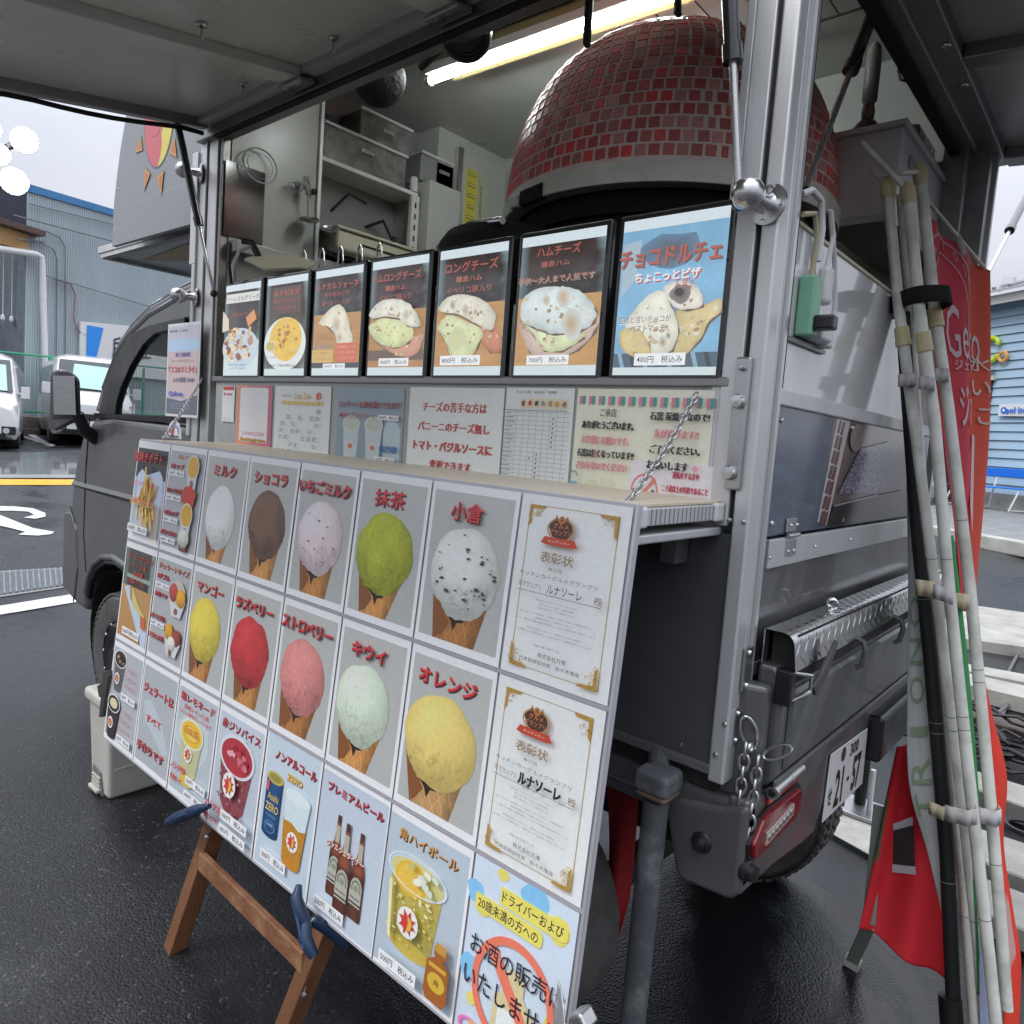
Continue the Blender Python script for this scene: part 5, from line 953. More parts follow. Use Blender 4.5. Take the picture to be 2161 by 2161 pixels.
tumbler(a, .49, .34, .36, .25, .40, '#84434a', '#c8cdd1', '#a3303a'); rr = random.Random(6)
for k in range(16): a.disc(.49+rr.uniform(-.24, .24), .335+rr.uniform(-.06, .06), .06, .028, rr.choice(['#c06a74', '#8c1f2c', '#d59aa0', '#b03a48']), n=6, wob=.4, seed=k)
for k in range(40): a.disc(.49+rr.uniform(-.26, .24), .46+rr.uniform(0, .32), .022, .012, rr.choice(['#9a6a6e', '#6f363c', '#a8868a']), n=6, wob=.5, seed=k)
sunlogo(a, .48, .56, .14); a.text('ノンアル', .22, .80, .38, .055, RED, bold=.02); a.text('酎ハイ', .20, .90, .28, .055, RED, bold=.02); a.price('500円　税込み', .68, .80, .50, .045); a.price('600円　税込み', .68, .91, .50, .045); fin(a)
# non alcoholic can
a = poster(4, 2, 'poster of a blue zero-alcohol can beside a golden beer cup'); a.rect(0.03, .0, .97, .985, '#b9c6cf', '#b3c0c9'); a.text('ノンアルコール', .56, .13, .74, .065, '#c04247', RSH, bold=.02); a.text('ZERO', .58, .235, .28, .05, '#d2ad5a', '#7a5a20', bold=.04)
def can(u, v): s_ = .55+.75*sin(u*pi)**.8; return tuple(c*s_ for c in lin('#1d4b7c'))
a.rect(.10, .31, .40, .72, None, cf=can, nx=12, ny=4); a.disc(.25, .72, .15, .035, '#173b60', n=20); a.disc(.25, .305, .15, .045, '#b3a650', n=20); a.disc(.25, .305, .11, .03, '#8d8440', n=16)
a.text('Asahi', .25, .45, .20, .055, '#b9a45c', bold=.02); a.text('ZERO', .25, .53, .24, .06, '#c9b25e', bold=.02); a.text('ビールテイスト', .25, .59, .18, .018, '#9ab0c4'); a.ring(.25, .67, .10, .045, .1, '#6f8fb0', 20); a.disc(.14, .38, .03, .045, '#c05560', n=10); a.text('0.00%', .25, .655, .12, .02, '#a9bccf')
def beer(u, v): n_ = noise.noise(Vector((u*8, v*9, 3)))*.25; return tuple(c*(1+n_) for c in lin('#c58a2a' if v > .02 else '#d6a03c'))
h = a.L(); a.m.grid(lambda u, v: a.fn(.68+(u-.5)*2*(.20-.04*v), .52+.30*v, h), 14, 14, beer); a.disc(.68, .825, .15, .03, '#b87a24', n=18)
a.poly([(.47, .34), (.91, .34), (.87, .54), (.76, .56), (.62, .53), (.50, .54)], '#c3d0d2'); a.disc(.69, .34, .22, .05, '#cdd8d8', n=20); sunlogo(a, .68, .66, .10); a.price('300円　税込み', .40, .88, .42, .045); fin(a)
# premium beer
a = poster(5, 2, 'poster of three brown beer bottles with cream labels'); a.rect(.0, .03, .985, .985, '#b3bdc8', '#b8c2cb'); a.text('プレミアムビール', .52, .12, .84, .06, '#b8414a', RSH, bold=.02)
def bottle(x, y, s, c='#5c3526'):
    def bc(u, v): s_ = .6+.7*sin(u*pi); return tuple(q*s_ for q in lin('#8a4c34' if v < .5 else c))
    h = a.L(); prof = [(0, .028), (.10, .032), (.22, .036), (.34, .055), (.42, .095), (.50, .10), (.98, .10), (1, .085)]
    def wd(v):
        for (v0, w0), (v1, w1) in zip(prof, prof[1:]):
            if v <= v1: return w0+(w1-w0)*(v-v0)/(v1-v0)
        return .085
    a.m.grid(lambda u, v: a.fn(x+(u-.5)*2*wd(v)*s, y+.60*s*v, h), 8, 24, bc); a.rect(x-.03*s, y+.0, x+.03*s, y+.055*s, '#4a3028'); a.rect(x-.034*s, y+.075*s, x+.036*s, y+.2*s, '#a7a18c'); a.disc(x, y+.38*s, .088*s, .075*s, '#a5a295', n=16); a.ring(x, y+.38*s, .07*s, .055*s, .2, '#5b6b5a', 16); a.disc(x, y+.38*s, .035*s, .02*s, '#7f8a68', n=8); a.rect(x-.09*s, y+.40*s, x+.09*s, y+.50*s, '#a9a699'); a.rect(x-.09*s, y+.475*s, x+.09*s, y+.487*s, '#3c342e'); a.text('Warsteiner', x, y+.445*s, .15*s, .014*s, '#3c342e')
bottle(.34, .27, .92); bottle(.70, .29, .95); bottle(.50, .28, 1.02); a.text('ヴァルシュタイナー', .50, .475, .56, .045, '#d9c8c0', '#8c3324', bold=.02); a.price('500円　税込み', .36, .90, .42, .045); fin(a)
# highball
a = poster(6, 2, 'poster of a lemon highball cup with a small amber whisky bottle'); a.rect(.0, .045, .97, .975, '#aeb9c2', '#a7b3bd'); a.text('角ハイボール', .50, .135, .72, .07, '#c7924e', '#4c3216', bold=.02)
def hb(u, v): n_ = noise.noise(Vector((u*4, v*4, 7)))*.22; return tuple(c*(1+n_-.18*v) for c in lin('#c7b75e'))
h = a.L(); a.m.grid(lambda u, v: a.fn(.42+(u-.5)*2*(.32-.07*v), .36+.42*v, h), 16, 14, hb); a.disc(.42, .78, .25, .05, '#b9a344', n=22); a.disc(.42, .33, .37, .11, '#b9c5cb', n=30); a.disc(.42, .34, .33, .09, '#c6bf80', n=28); a.disc(.36, .37, .20, .105, '#d4aa36', n=24); a.disc(.36, .37, .17, .088, '#d9b548', n=24); a.ring(.42, .33, .37, .11, .06, '#ccd6da', 30)
for k in range(6): t = k*pi/3; a.poly([(.36, .37), (.36+.15*cos(t-.03), .37+.08*sin(t-.03)), (.36+.15*cos(t+.03), .37+.08*sin(t+.03))], '#e3cd7c')
rr = random.Random(9)
for k in range(46): a.disc(.42+rr.uniform(-.26, .26)*(1), .42+rr.uniform(0, .34), rr.uniform(.008, .03), rr.uniform(.004, .014), rr.choice(['#d6cb86', '#b8a648', '#cfc070', '#e0d8a8']), n=8, wob=.6, seed=k)
for k in range(10): a.disc(.42+rr.uniform(-.05, .28), .31+rr.uniform(-.05, .05), .05, .02, rr.choice(['#c9d0bc', '#dde0d0', '#b9b070']), n=6, wob=.6, seed=k)
a.poly([(.15, .40), (.19, .40), (.24, .76), (.20, .74)], '#dcd6a8')
sunlogo(a, .43, .595, .13)
a.poly([(.78, .60), (.92, .60), (.92, .645), (.88, .66), (.96, .70), (.97, .88), (.93, .92), (.74, .92), (.70, .88), (.71, .70), (.80, .66), (.78, .645)], '#9a5a26'); a.rect(.79, .575, .91, .63, '#b98a3e'); a.disc(.84, .80, .10, .055, '#c9a43c', n=18); a.text('角', .84, .80, .06, .035, '#5a3a16'); a.rect(.74, .70, .94, .725, '#c79a3c'); a.price('500円　税込み', .38, .885, .42, .045); fin(a)
# no alcohol to drivers
a = poster(7, 2, 'notice poster with orange prohibition ring, lowest at the right'); a.rect(0, 0, 1, 1, '#c4d0dc', '#c0ccd6')
for (x, y, rx, ry, c) in ((.04, .20, .10, .06, '#7fb8dc'), (.62, .06, .14, .07, '#7fb8dc'), (.30, .03, .06, .03, '#d8cc6a'), (.86, .14, .10, .07, '#d8cc6a'), (.14, .27, .08, .04, '#d8cc6a'), (.07, .62, .09, .07, '#7fb8dc'), (.14, .78, .05, .035, '#d8cc6a'), (.95, .64, .12, .10, '#d8c860'), (.97, .76, .08, .09, '#7fb8dc')): a.disc(x, y, rx, ry, c, n=18, wob=.15)
a.poly([(.30, .09), (.90, .09), (.94, .12), (.94, .165), (.90, .185), (.30, .185)], '#dccf62'); a.poly([(.06, .195), (.70, .195), (.73, .22), (.73, .27), (.70, .285), (.06, .285)], '#dccf62')
a.text('ドライバーおよび', .61, .137, .58, .06, '#2a2836', bold=.005); a.text('20歳未満の方への', .39, .24, .60, .062, '#2a2836', bold=.005)
a.disc(.55, .66, .16, .16, '#cdbf9a', n=4, wob=0); a.poly([(.47, .48), (.63, .48), (.63, .60), (.74, .66), (.74, .84), (.36, .84), (.36, .66), (.47, .60)], '#cbbd92'); a.poly([(.41, .70), (.69, .70), (.69, .82), (.41, .82)], '#d8dcd6')
a.ring(.52, .62, .40, .30, .15, '#dc765c', 48); a.poly([(.22, .43), (.30, .39), (.82, .81), (.74, .85)], '#dc765c')
a.text('お酒の販売は', .53, .47, .92, .115, '#26222e', bold=.008); a.text('いたしません', .50, .655, .92, .115, '#26222e', bold=.008)
a.ring(.16, .93, .12, .05, .3, '#d873b0', 20); a.ring(.30, .95, .08, .05, .4, '#d8c860', 16); a.disc(.2, .90, .05, .02, '#e0a070', n=10); fin(a)
# ---------------------------------------------------------------- seven backlit menu displays over the sill
SW, SH_, SP = .2393, .3172, .25642
def idc(c): q = lin(c); g_ = sum(q)/3; return tuple((x*.80+g_*.20)*.84+.045 for x in q)
def disp(k, label):
    x0 = -.5511+SP*k; z1 = 1.8195; t = T('menu_display', label, 'display', 'backlit menu displays in a row above the sill', loc=(x0+SW/2, YB-.02, 1.66))
    M().box((x0, YB-.012, z1-SH_), (x0+SW, YB+.008, z1)).build('frame', mat('display_black_frame', .010, .22, coat=.5), t, bev=.006, seg=3)
    f = lambda x, y, h: (x0+.0115+(SW-.023)*x, YB-.0125-h, z1-.012-(SH_-.024)*y)
    a = Art(f, conv=idc, step=.00012); a.th = t; a.rect(0, 0, 1, 1, '#cfe0ea', '#c9dde0'); return a
def dfin(a): a.finish(a.th, SCREEN, 'screen_picture', 'screen_lettering')
def back(a, top='#4b4a4c', bot='#7f8d92', y1=.42, x0=.0, x1=1.0):
    def cf(u, v):
        n_ = noise.noise(Vector((u*2.5+a.k, v*3, 1)))*.5+noise.noise(Vector((u*8, v*8+a.k, 6)))*.2; e = min(1, max(0, abs(u-.52+n_*.15)*7-2.7)); c1 = Vector(lin('#3a2f2e'))*(1-v*.4)+Vector(lin(bot))*v*.25; c1 = c1*(1-e)+Vector(lin('#6f8288'))*e; return tuple(max(.01, q*(1+n_*1.5)) for q in c1)
    a.rect(x0, .07, x1, y1, None, cf=cf, nx=40, ny=34)
def wood(a, y0, y1=.93, c='#b08a62'):
    def cf(u, v): n_ = noise.noise(Vector((u*2, v*16, a.k)))*.22; return tuple(q*(1+n_) for q in lin(c))
    a.rect(0, y0, 1, y1, None, cf=cf, nx=10, ny=26)
def bread(a, pts, c, seed=1, spots=((0, 0, .05, '#c79a52'),)):
    cx = sum(p[0] for p in pts)/len(pts); cy = sum(p[1] for p in pts)/len(pts)
    a.poly([(cx+(x-cx)*1.03+.012, cy+(y-cy)*1.03+.012) for x, y in pts], '#6b5138'); h = a.L(); n = len(pts)*8; ring = []
    for i in range(len(pts)):
        p0, p1, p2, p3 = [Vector(pts[(i+o) % len(pts)]) for o in (-1, 0, 1, 2)]
        for s_ in range(8): t_ = s_/8; ring.append(.5*((2*p1)+(p2-p0)*t_+(2*p0-5*p1+4*p2-p3)*t_*t_+(3*p1-p0-3*p2+p3)*t_**3))
    vv = []; cc = []; base = Vector(lin(c))
    for q in range(13):
        for i, p in enumerate(ring):
            f_ = q/12; x, y = cx+(p.x-cx)*f_, cy+(p.y-cy)*f_; n_ = noise.noise(Vector((x*7+seed, y*7, 2)))*.16+noise.noise(Vector((x*22+seed, y*22, 3)))*.08; nr = noise.noise(Vector((p.x*14+seed, p.y*14, 1)))*.06*f_**3; vv.append(a.fn(x+(x-cx)*nr, y+(y-cy)*nr, h)); n_ += noise.noise(Vector((x*55, y*55+seed, 7)))*.10; cc.append(tuple(max(.01, b*(1.06+n_-.30*f_**5-.12*(y-cy)*3)) for b in base))
    a.m.add(vv, [(q*n+i, q*n+(i+1) % n, (q+1)*n+(i+1) % n, (q+1)*n+i) for q in range(12) for i in range(n)], cc)
    r9 = random.Random(seed*31+len(pts))
    for q in range(26 if len(pts) > 6 else 8):
        i = r9.randrange(len(ring)); f_ = r9.uniform(.1, .9); x, y = cx+(ring[i].x-cx)*f_, cy+(ring[i].y-cy)*f_; s_ = r9.uniform(.006, .022)
        a.disc(x, y, s_*1.3, s_*.7, r9.choice(['#c9b48c', '#b99c70', '#dcd8cc', '#cdbf9c', '#a98658']), n=7, wob=.7, seed=q)
    for (dx, dy, r, col) in spots: a.disc(cx+dx, cy+dy, r, r*.8, col, tuple(lin(c)), n=14, rings=2, wob=.3, seed=seed)
DR = '#b5442f'
a = disp(0, 'leftmost small-looking display showing a topped pizza with orange tag'); back(a, '#3f3a3c', y1=.62); a.rect(.02, .10, .98, .20, '#d6d8d4'); a.text('ソーレマルゲリータ', .5, .155, .92, .055, '#6b4c44', bold=.01); a.text('太陽のピザ', .42, .33, .44, .04, DR)
a.disc(.48, .70, .52, .22, '#b9cfe0', n=30); rr = random.Random(3)
for k in range(60): a.disc(.46+rr.uniform(-.36, .36), .66+rr.uniform(-.17, .17), rr.uniform(.03, .08), rr.uniform(.015, .04), rr.choice(['#e2d3a6', '#b98058', '#8b4a3c', '#e6dfc6', '#d9a766', '#c9b27c']), n=7, wob=.5, seed=k)
a.poly([(.68, .38), (.90, .30), (.98, .40), (.76, .48)], '#e09038'); a.poly([(0, .28), (.18, .38), (.2, .5), (0, .52)], '#d9cdb4')
a.text('Mサイズ 1000円', .48, .885, .48, .022, '#2a2a30'); a.text('Lサイズ 1500円', .48, .925, .48, .022, '#2a2a30'); dfin(a)
a = disp(1, 'second display from the left showing a round yellow cheese pizza'); back(a, '#b5ad8c', '#a9a68a', y1=.93); a.rect(.14, .10, .86, .37, '#55392f'); a.text('ルナピエナ', .5, .16, .64, .06, DR, bold=.02); a.text('満月のマルゲリータ', .5, .24, .62, .04, DR); a.text('たっぷりチーズ', .5, .31, .5, .035, DR)
a.disc(.5, .68, .52, .27, '#dce4e4', n=34)
def pz(X, Y): n_ = noise.noise(Vector((X*4, Y*4, 1)))*.5+noise.noise(Vector((X*11, Y*11, 4)))*.3; c = Vector(lin('#d9b85c'))*(1+n_*.5); return tuple(max(.02, q) for q in (c.x, c.y*(1-.3*max(0, n_)), c.z*(1-.5*max(0, n_))))
a.disc(.53, .63, .41, .215, None, cf=pz, n=34, rings=12, wob=.08); rr = random.Random(8)
for k in range(14): a.disc(.53+rr.uniform(-.2, .2), .60+rr.uniform(-.12, .12), .016, .01, '#4c5a26', n=6)
for k in range(16): a.disc(.53+rr.uniform(-.34, .34), .63+rr.uniform(-.17, .17), .04, .02, rr.choice(['#c97a3c', '#b5602e', '#e0c070']), n=8, wob=.4, seed=k)
a.disc(.18, .70, .14, .06, '#cfd0b4', n=18); a.disc(.18, .70, .11, .045, '#c9b440', n=16); a.text('レモンソース +100円', .18, .815, .28, .02, '#2a3040'); a.text('Mサイズ800円税込み', .5, .90, .60, .032, '#1f2430', bold=.015); dfin(a)
a = disp(2, 'third display showing a folded calzone with yellow and orange captions'); back(a, '#4a4648', y1=.50); wood(a, .42); a.rect(0, .88, 1, .93, '#3a4450'); bread(a, [(.10, .50), (.38, .36), (.62, .36), (.80, .56), (.86, .74), (.62, .78), (.46, .60), (.26, .52)], '#d3cfbd', 3, ((.02, -.02, .09, '#c9a878'), (.1, .1, .06, '#c39a66')))
a.text('ルナカルツォーネ', .5, .16, .90, .065, DR, bold=.015); a.text('月の包みピザ', .5, .24, .54, .045, DR); a.text('選べるソース2種', .5, .32, .62, .045, DR)
a.rect(.02, .76, .48, .88, '#d8b04a'); a.text('選べる具材を', .25, .73, .36, .03, '#4a88c0'); a.text('キーマカレー', .25, .79, .38, .03, '#a8803a'); a.text('トマトチーズ', .25, .845, .38, .03, '#a8803a'); a.rect(.54, .70, .98, .875, '#d85c38'); a.text('自家製ソース', .76, .735, .38, .03, '#e0a878'); a.text('トマトバジル', .76, .785, .38, .03, '#e0a878'); a.text('ハムチーズ', .76, .84, .34, .03, '#e0a878'); a.price('1000円　税込み', .52, .915, .42, .03); dfin(a)
def panini(k, label, title, l2, l3, price, pts, ham, top, big=.88, dark='#3f4246'):
    a = disp(k, label); back(a, dark, y1=.52); wood(a, .46); return a
a = disp(3, 'middle display showing a flatbread with cheese and pink ham, 900 yen'); back(a, '#4b464a', '#76767e', y1=.48); wood(a, .44, c='#a8835e'); a.rect(0, .78, 1, .87, '#6d5642')
bread(a, [(.05, .58), (.28, .60), (.55, .62), (.80, .68), (.98, .66), (.94, .78), (.80, .84), (.55, .83), (.30, .76), (.1, .68)], '#c79a86', 9, ()); bread(a, [(.02, .56), (.25, .50), (.55, .52), (.82, .60), (.76, .72), (.50, .76), (.22, .72), (.06, .64)], '#c9cfa0', 5, ()); bread(a, [(.02, .46), (.20, .36), (.48, .345), (.74, .40), (.90, .50), (.94, .60), (.72, .58), (.60, .52), (.3, .49), (.12, .50)], '#d3d3c6', 7, ((.22, .02, .06, '#c7a58e'), (-.1, .0, .03, '#c4b08c')))
a.text('ハムロングチーズ', .5, .16, .88, .075, DR, bold=.015); a.text('鎌倉ハム', .5, .255, .36, .05, '#c8503a', bold=.015); a.text('イベリコ豚入り', .5, .335, .56, .05, DR); a.price('900円　税込み', .54, .89, .48, .04); dfin(a)
a = disp(4, 'fifth display showing long cheese flatbread with browned top, 800 yen'); back(a, '#3c3b3e', '#6d7a80', y1=.50); wood(a, .44, c='#b08a60'); bread(a, [(.62, .60), (.80, .58), (.98, .70), (.98, .82), (.84, .82), (.70, .74)], '#b98068', 2, ()); bread(a, [(.02, .60), (.2, .52), (.48, .58), (.72, .66), (.66, .78), (.5, .90), (.30, .88), (.2, .76), (.08, .66)], '#cad0a6', 6, ((0, 0, .12, '#cfd27c'),)); bread(a, [(.04, .46), (.2, .375), (.45, .37), (.72, .43), (.9, .55), (.86, .66), (.62, .60), (.36, .52), (.16, .50)], '#d2cfc2', 4, ((-.2, -.05, .05, '#9a7a5c'), (.0, .0, .06, '#b99b7c'), (.15, .02, .03, '#a8805c')))
a.text('ロングチーズ', .52, .155, .78, .085, DR, bold=.015); a.text('鎌倉ハム', .5, .25, .38, .05, '#c8603a', bold=.015); a.text('イベリコ豚入り', .5, .335, .66, .055, DR); a.price('800円　税込み', .44, .885, .54, .045); dfin(a)
a = disp(5, 'sixth display showing a wide pale ham and cheese flatbread, 700 yen'); back(a, '#34383a', '#4f5a58', y1=.50); wood(a, .44, c='#b58e60'); bread(a, [(.02, .62), (.2, .7), (.6, .75), (.97, .60), (.96, .70), (.78, .82), (.45, .90), (.18, .82)], '#c5b0a6', 2, ()); bread(a, [(.06, .58), (.35, .66), (.75, .66), (.85, .74), (.6, .83), (.38, .82), (.25, .72)], '#c9d2ad', 6, ()); bread(a, [(.06, .48), (.22, .39), (.50, .38), (.78, .43), (.97, .56), (.96, .64), (.80, .70), (.50, .71), (.26, .66), (.08, .60)], '#c8d2d2', 4, ((-.12, -.08, .05, '#c7a85c'), (.08, -.09, .09, '#c9a45c'), (.2, .1, .13, '#bf9a58')))
a.text('ハムチーズ', .5, .13, .52, .07, DR, bold=.015); a.text('鎌倉ハム', .47, .22, .34, .045, '#b84a34', bold=.015); a.text('子供〜大人まで人気です', .48, .325, .92, .05, DR, '#a0a890'); a.price('700円　税込み', .46, .895, .46, .04); dfin(a)
a = disp(6, 'rightmost display on blue ground showing chocolate-filled bread, 400 yen')
def bl(u, v): n_ = noise.noise(Vector((u*3, v*4, 1)))*.35; c = Vector(lin('#6c9dbd'))*(1.05+n_)+Vector((.05, .05, .05)); return tuple(max(.01, q) for q in c)
a.rect(0, .07, 1, .95, None, cf=bl, nx=14, ny=18); a.disc(.5, .22, .32, .10, '#46464e', '#4a7fa4', n=20, rings=3, wob=.3); a.poly([(.02, .15), (.2, .13), (.16, .38), (.02, .5)], '#9ab8cc'); a.rect(0, .86, 1, .95, '#3a5a72')
for k in range(8): a.poly([(.04+.12*k, .86), (.08+.12*k, .86), (.12+.12*k, .95), (.08+.12*k, .95)], '#2a323a' if k % 2 else '#7ea8c4')
bread(a, [(.60, .60), (.80, .58), (.98, .55), (1.0, .62), (.90, .68), (.84, .78), (.70, .88), (.58, .86), (.62, .72)], '#c7b88c', 2, ()); bread(a, [(.46, .46), (.62, .42), (.80, .48), (.84, .58), (.70, .60), (.58, .58)], '#d9d6cc', 3, ()); a.disc(.64, .50, .11, .055, '#4b3a38', '#8a807c', n=16, rings=2, wob=.4); a.disc(.62, .49, .05, .025, '#2a1c1a', n=10, wob=.3); bread(a, [(.12, .66), (.28, .52), (.46, .47), (.56, .58), (.64, .72), (.60, .84), (.46, .88), (.26, .84), (.14, .78)], '#d6d6ca', 4, ((.12, .1, .05, '#a9834c'), (.17, .06, .03, '#7a5a3c')))
bread(a, [(.08, .72), (.24, .70), (.38, .80), (.40, .88), (.22, .88), (.10, .82)], '#c9b888', 5, ())
a.text('チョコドルチェ', .5, .26, .96, .115, DR, '#6d3a34', bold=.02, dx=.012); a.text('ちょこっとピザ', .50, .385, .62, .065, '#dfe6ea', '#b5443c', bold=.03, dx=.012); a.text('お菓子', .68, .445, .18, .04, DR); a.text('生地と甘いチョコが', .32, .65, .52, .045, '#7a6a68', '#e8e8e0'); a.text('ベストマッチ', .36, .71, .34, .045, '#7a6a68', '#e8e8e0'); a.price('400円　税込み', .50, .905, .44, .045); dfin(a)
# ---------------------------------------------------------------- paper notices under the displays
def notice(x0, x1, z1, z0, label, base='#d9dcda', cat='notice', name='paper_notice', off=.0, th=.0012):
    y_ = YB-.006-off; t = T(name, label, cat, 'paper notices under the displays', loc=((x0+x1)/2, y_, (z0+z1)/2))
    M().box((x0, y_-th, z0), (x1, y_, z1)).build('sheet', SHEET, t)
    a = Art(lambda x, y, h: (x0+(x1-x0)*x, y_-th-h, z1-(z1-z0)*y)); a.th = t; a.rect(0, 0, 1, 1, base); return a
a = notice(-.548, -.468, 1.478, 1.362, 'small white payment card with red top band, leftmost notice'); a.rect(.05, 0, .95, .10, '#c0392f'); a.poly([(.10, .17), (.22, .17), (.22, .26), (.10, .26)], '#c8303a'); a.text('PayPay', .58, .215, .52, .07, '#c8404a', bold=.02); a.rect(.1, .32, .9, .325, '#999999'); a.text('ID : --- --', .5, .92, .6, .03, '#666666'); fin(a)
a = notice(-.451, -.239, 1.484, 1.24, 'pink framed card, second notice from the left'); 
a.rect(0, 0, 1, 1, None, cf=lambda u, v: tuple(p*(1-u)+q*u for p, q in zip(pc('#d8906a'), pc('#c0607c'))), nx=10, ny=4); a.poly([(.10, .05), (.14, .03), (.86, .03), (.90, .05), (.90, .72), (.86, .74), (.14, .74), (.10, .72)], '#dcdde2')
a.text('LUNASOLE5858', .5, .63, .62, .05, '#c85a80', bold=.01); a.text('Instagram', .5, .71, .70, .06, '#c9983c', '#7a5a20', bold=.03); fin(a)
a = notice(-.222, .066, 1.484, 1.26, 'white monthly calendar sheet with an orange sun emblem'); a.text('2025年6月', .22, .13, .18, .035, '#b59a58'); a.text('Luna Sole', .52, .13, .30, .09, '#c99a4c', bold=.01); sunlogo(a, .80, .13, .07, 1.0); a.rect(.14, .20, .88, .245, '#d6bf6a'); rr = random.Random(5)
for k, s_ in enumerate('月火水木金土日'): a.text(s_, .19+.105*k, .222, .025, .025, '#7a6a40')
for r_ in range(7):
    for c_ in range(7):
        if rr.random() < .55:
            for q_ in range(3): a.rect(.155+.105*c_, .30+.09*r_+q_*.02, .155+.105*c_+rr.uniform(.04, .075), .308+.09*r_+q_*.02, '#6c7278')
fin(a)
a = notice(.10, .378, 1.482, 1.25, 'grey blue sheet showing two white take-home cups'); a.rect(0, 0, 1, 1, '#8fa0aa', '#7f929e'); a.poly([(.72, .45), (.85, .30), (.98, .45), (.98, .80), (.75, .80)], '#b5c2c8'); a.rect(0, .86, 1, .90, '#b0bcc2')
for x in (.24, .60): a.poly([(x-.13, .42), (x+.13, .42), (x+.10, .84), (x-.10, .84)], '#b9c4c6'); a.disc(x, .42, .14, .10, '#c4cbc8', n=20); a.disc(x, .42, .115, .08, '#b7bdae', n=20); sunlogo(a, x, .68, .05, 1.0)
a.text('ジェラートお持ち帰りできます', .5, .19, .94, .075, '#b5434a', '#5a2a34', bold=.015); a.text('Mサイズジェラート', .34, .32, .54, .07, '#b5434a', bold=.015); a.price('400円　税込み', .82, .33, .26, .035); a.text('保冷剤', .83, .68, .24, .08, '#2f6ea8', bold=.03); a.price('200円　税込み', .80, .80, .26, .035); fin(a)
a = notice(.40, .716, 1.486, 1.25, 'white sheet with four lines of large red writing'); rs = '#b5453c'
for s_, y, w_ in (('チーズの苦手な方は', .20, .68), ('パニーニのチーズ無し', .40, .76), ('トマト・バジルソースに', .60, .84), ('変更できます', .79, .44)): a.text(s_, .5, y, w_, .10, rs, bold=.02)
fin(a)
a = notice(.722, .908, 1.488, 1.22, 'allergen table sheet with small food icons and grid'); a.text('アレルギー表示　2025年5月　下記参照', .45, .035, .6, .025, '#333333')
for k in range(7): a.rect(.235+.1*k, .085, .325+.1*k, .165, '#d8ccb4')
for k, c_ in enumerate(('#8a4436', '#b5483c', '#4c4038', '#8f8f8f', '#b58a3c', '#c0953c', '#a07040')): a.disc(.28+.1*k, .125, .03, .022, c_, n=8, wob=.5, seed=k)
for r_ in range(22): a.rect(.02, .19+.036*r_, .98, .1925+.036*r_, '#7c828c'); a.rect(.03, .20+.036*r_, .03+.15*(.5+.5*abs(sin(r_*2.3))), .207+.036*r_, '#8a8f99')
for k in range(8): a.rect(.23+.1*k, .18, .234+.1*k, .97, '#7c828c')
for r_ in range(7): a.disc(.78, .245+.036*r_, .012, .008, '#2d2d33', n=8)
for r_ in range(6): a.disc(.58, .53+.036*r_, .012, .008, '#2d2d33', n=8)
a.disc(.48, .565, .012, .008, '#2d2d33', n=8); a.rect(.02, .18, .98, .185, '#5c626c'); fin(a)
a = notice(.916, 1.216, 1.488, 1.24, 'large cream notice under a pink and teal awning border', '#dcdcc8')
for k in range(13):
    x = .02+.078*k; a.poly([(x, .06), (x+.026, .06), (x+.026, .12), (x+.013, .135), (x, .12)], '#c9808a'); a.poly([(x+.026, .06), (x+.052, .06), (x+.052, .12), (x+.039, .135), (x+.026, .12)], '#4f8f90')
BK, PK = '#2c2a2c', '#cf8a90'
for s_, x, y, w_, c in (('ご来店', .27, .19, .13, BK), ('ありがとうございます。', .27, .29, .40, BK), ('お客様にお願いです。', .26, .41, .37, PK), ('石窯は熱くなっています!!', .27, .52, .44, BK), ('さわらないでください', .25, .62, .40, PK), ('石窯 炭焼きなので!', .79, .20, .40, BK), ('灰が飛びます!!', .78, .33, .30, PK), ('ご了承ください。', .78, .45, .34, BK), ('お願いします', .74, .57, .28, BK)): a.text(s_, x, y, w_, .065, c, bold=.02)
a.text('熱', .205, .52, .035, .065, PK, bold=.02); a.disc(.93, .575, .018, .022, '#d8969c', n=10); a.text('Luna Sole', .24, .75, .28, .09, '#c9c7a8', bold=0); a.ring(.0+.04, .72, .035, .05, .3, '#7c9aa4', 16, pi, 2*pi); a.rect(.01, .76, .075, .80, '#7faab4'); fin(a)
a = notice(1.055, 1.232, 1.352, 1.235, 'pale pink card with clinking beer mugs crossed out', '#d9d4d6', off=.002); a.ring(.20, .50, .17, .30, .13, '#cf7f78', 32)
for x in (.14, .25): a.poly([(x-.04, .42), (x+.045, .42), (x+.04, .72), (x-.035, .72)], '#dcd2b4'); a.disc(x, .40, .055, .08, '#e0e2e0', n=10, wob=.3); a.ring(x+(.06 if x > .2 else -.06), .55, .03, .1, .25, '#4c4c54', 14)
a.poly([(.07, .70), (.10, .76), (.34, .30), (.31, .25)], '#cf7f78')
for s_, y, w_ in (('運転をする方や', .18, .30), ('二十歳以上の年齢であること', .40, .52), ('確認できない場合は', .62, .38), ('販売いたしません', .82, .34)): a.text(s_, .68, y, w_, .11, '#b8485c', bold=.02)
fin(a)
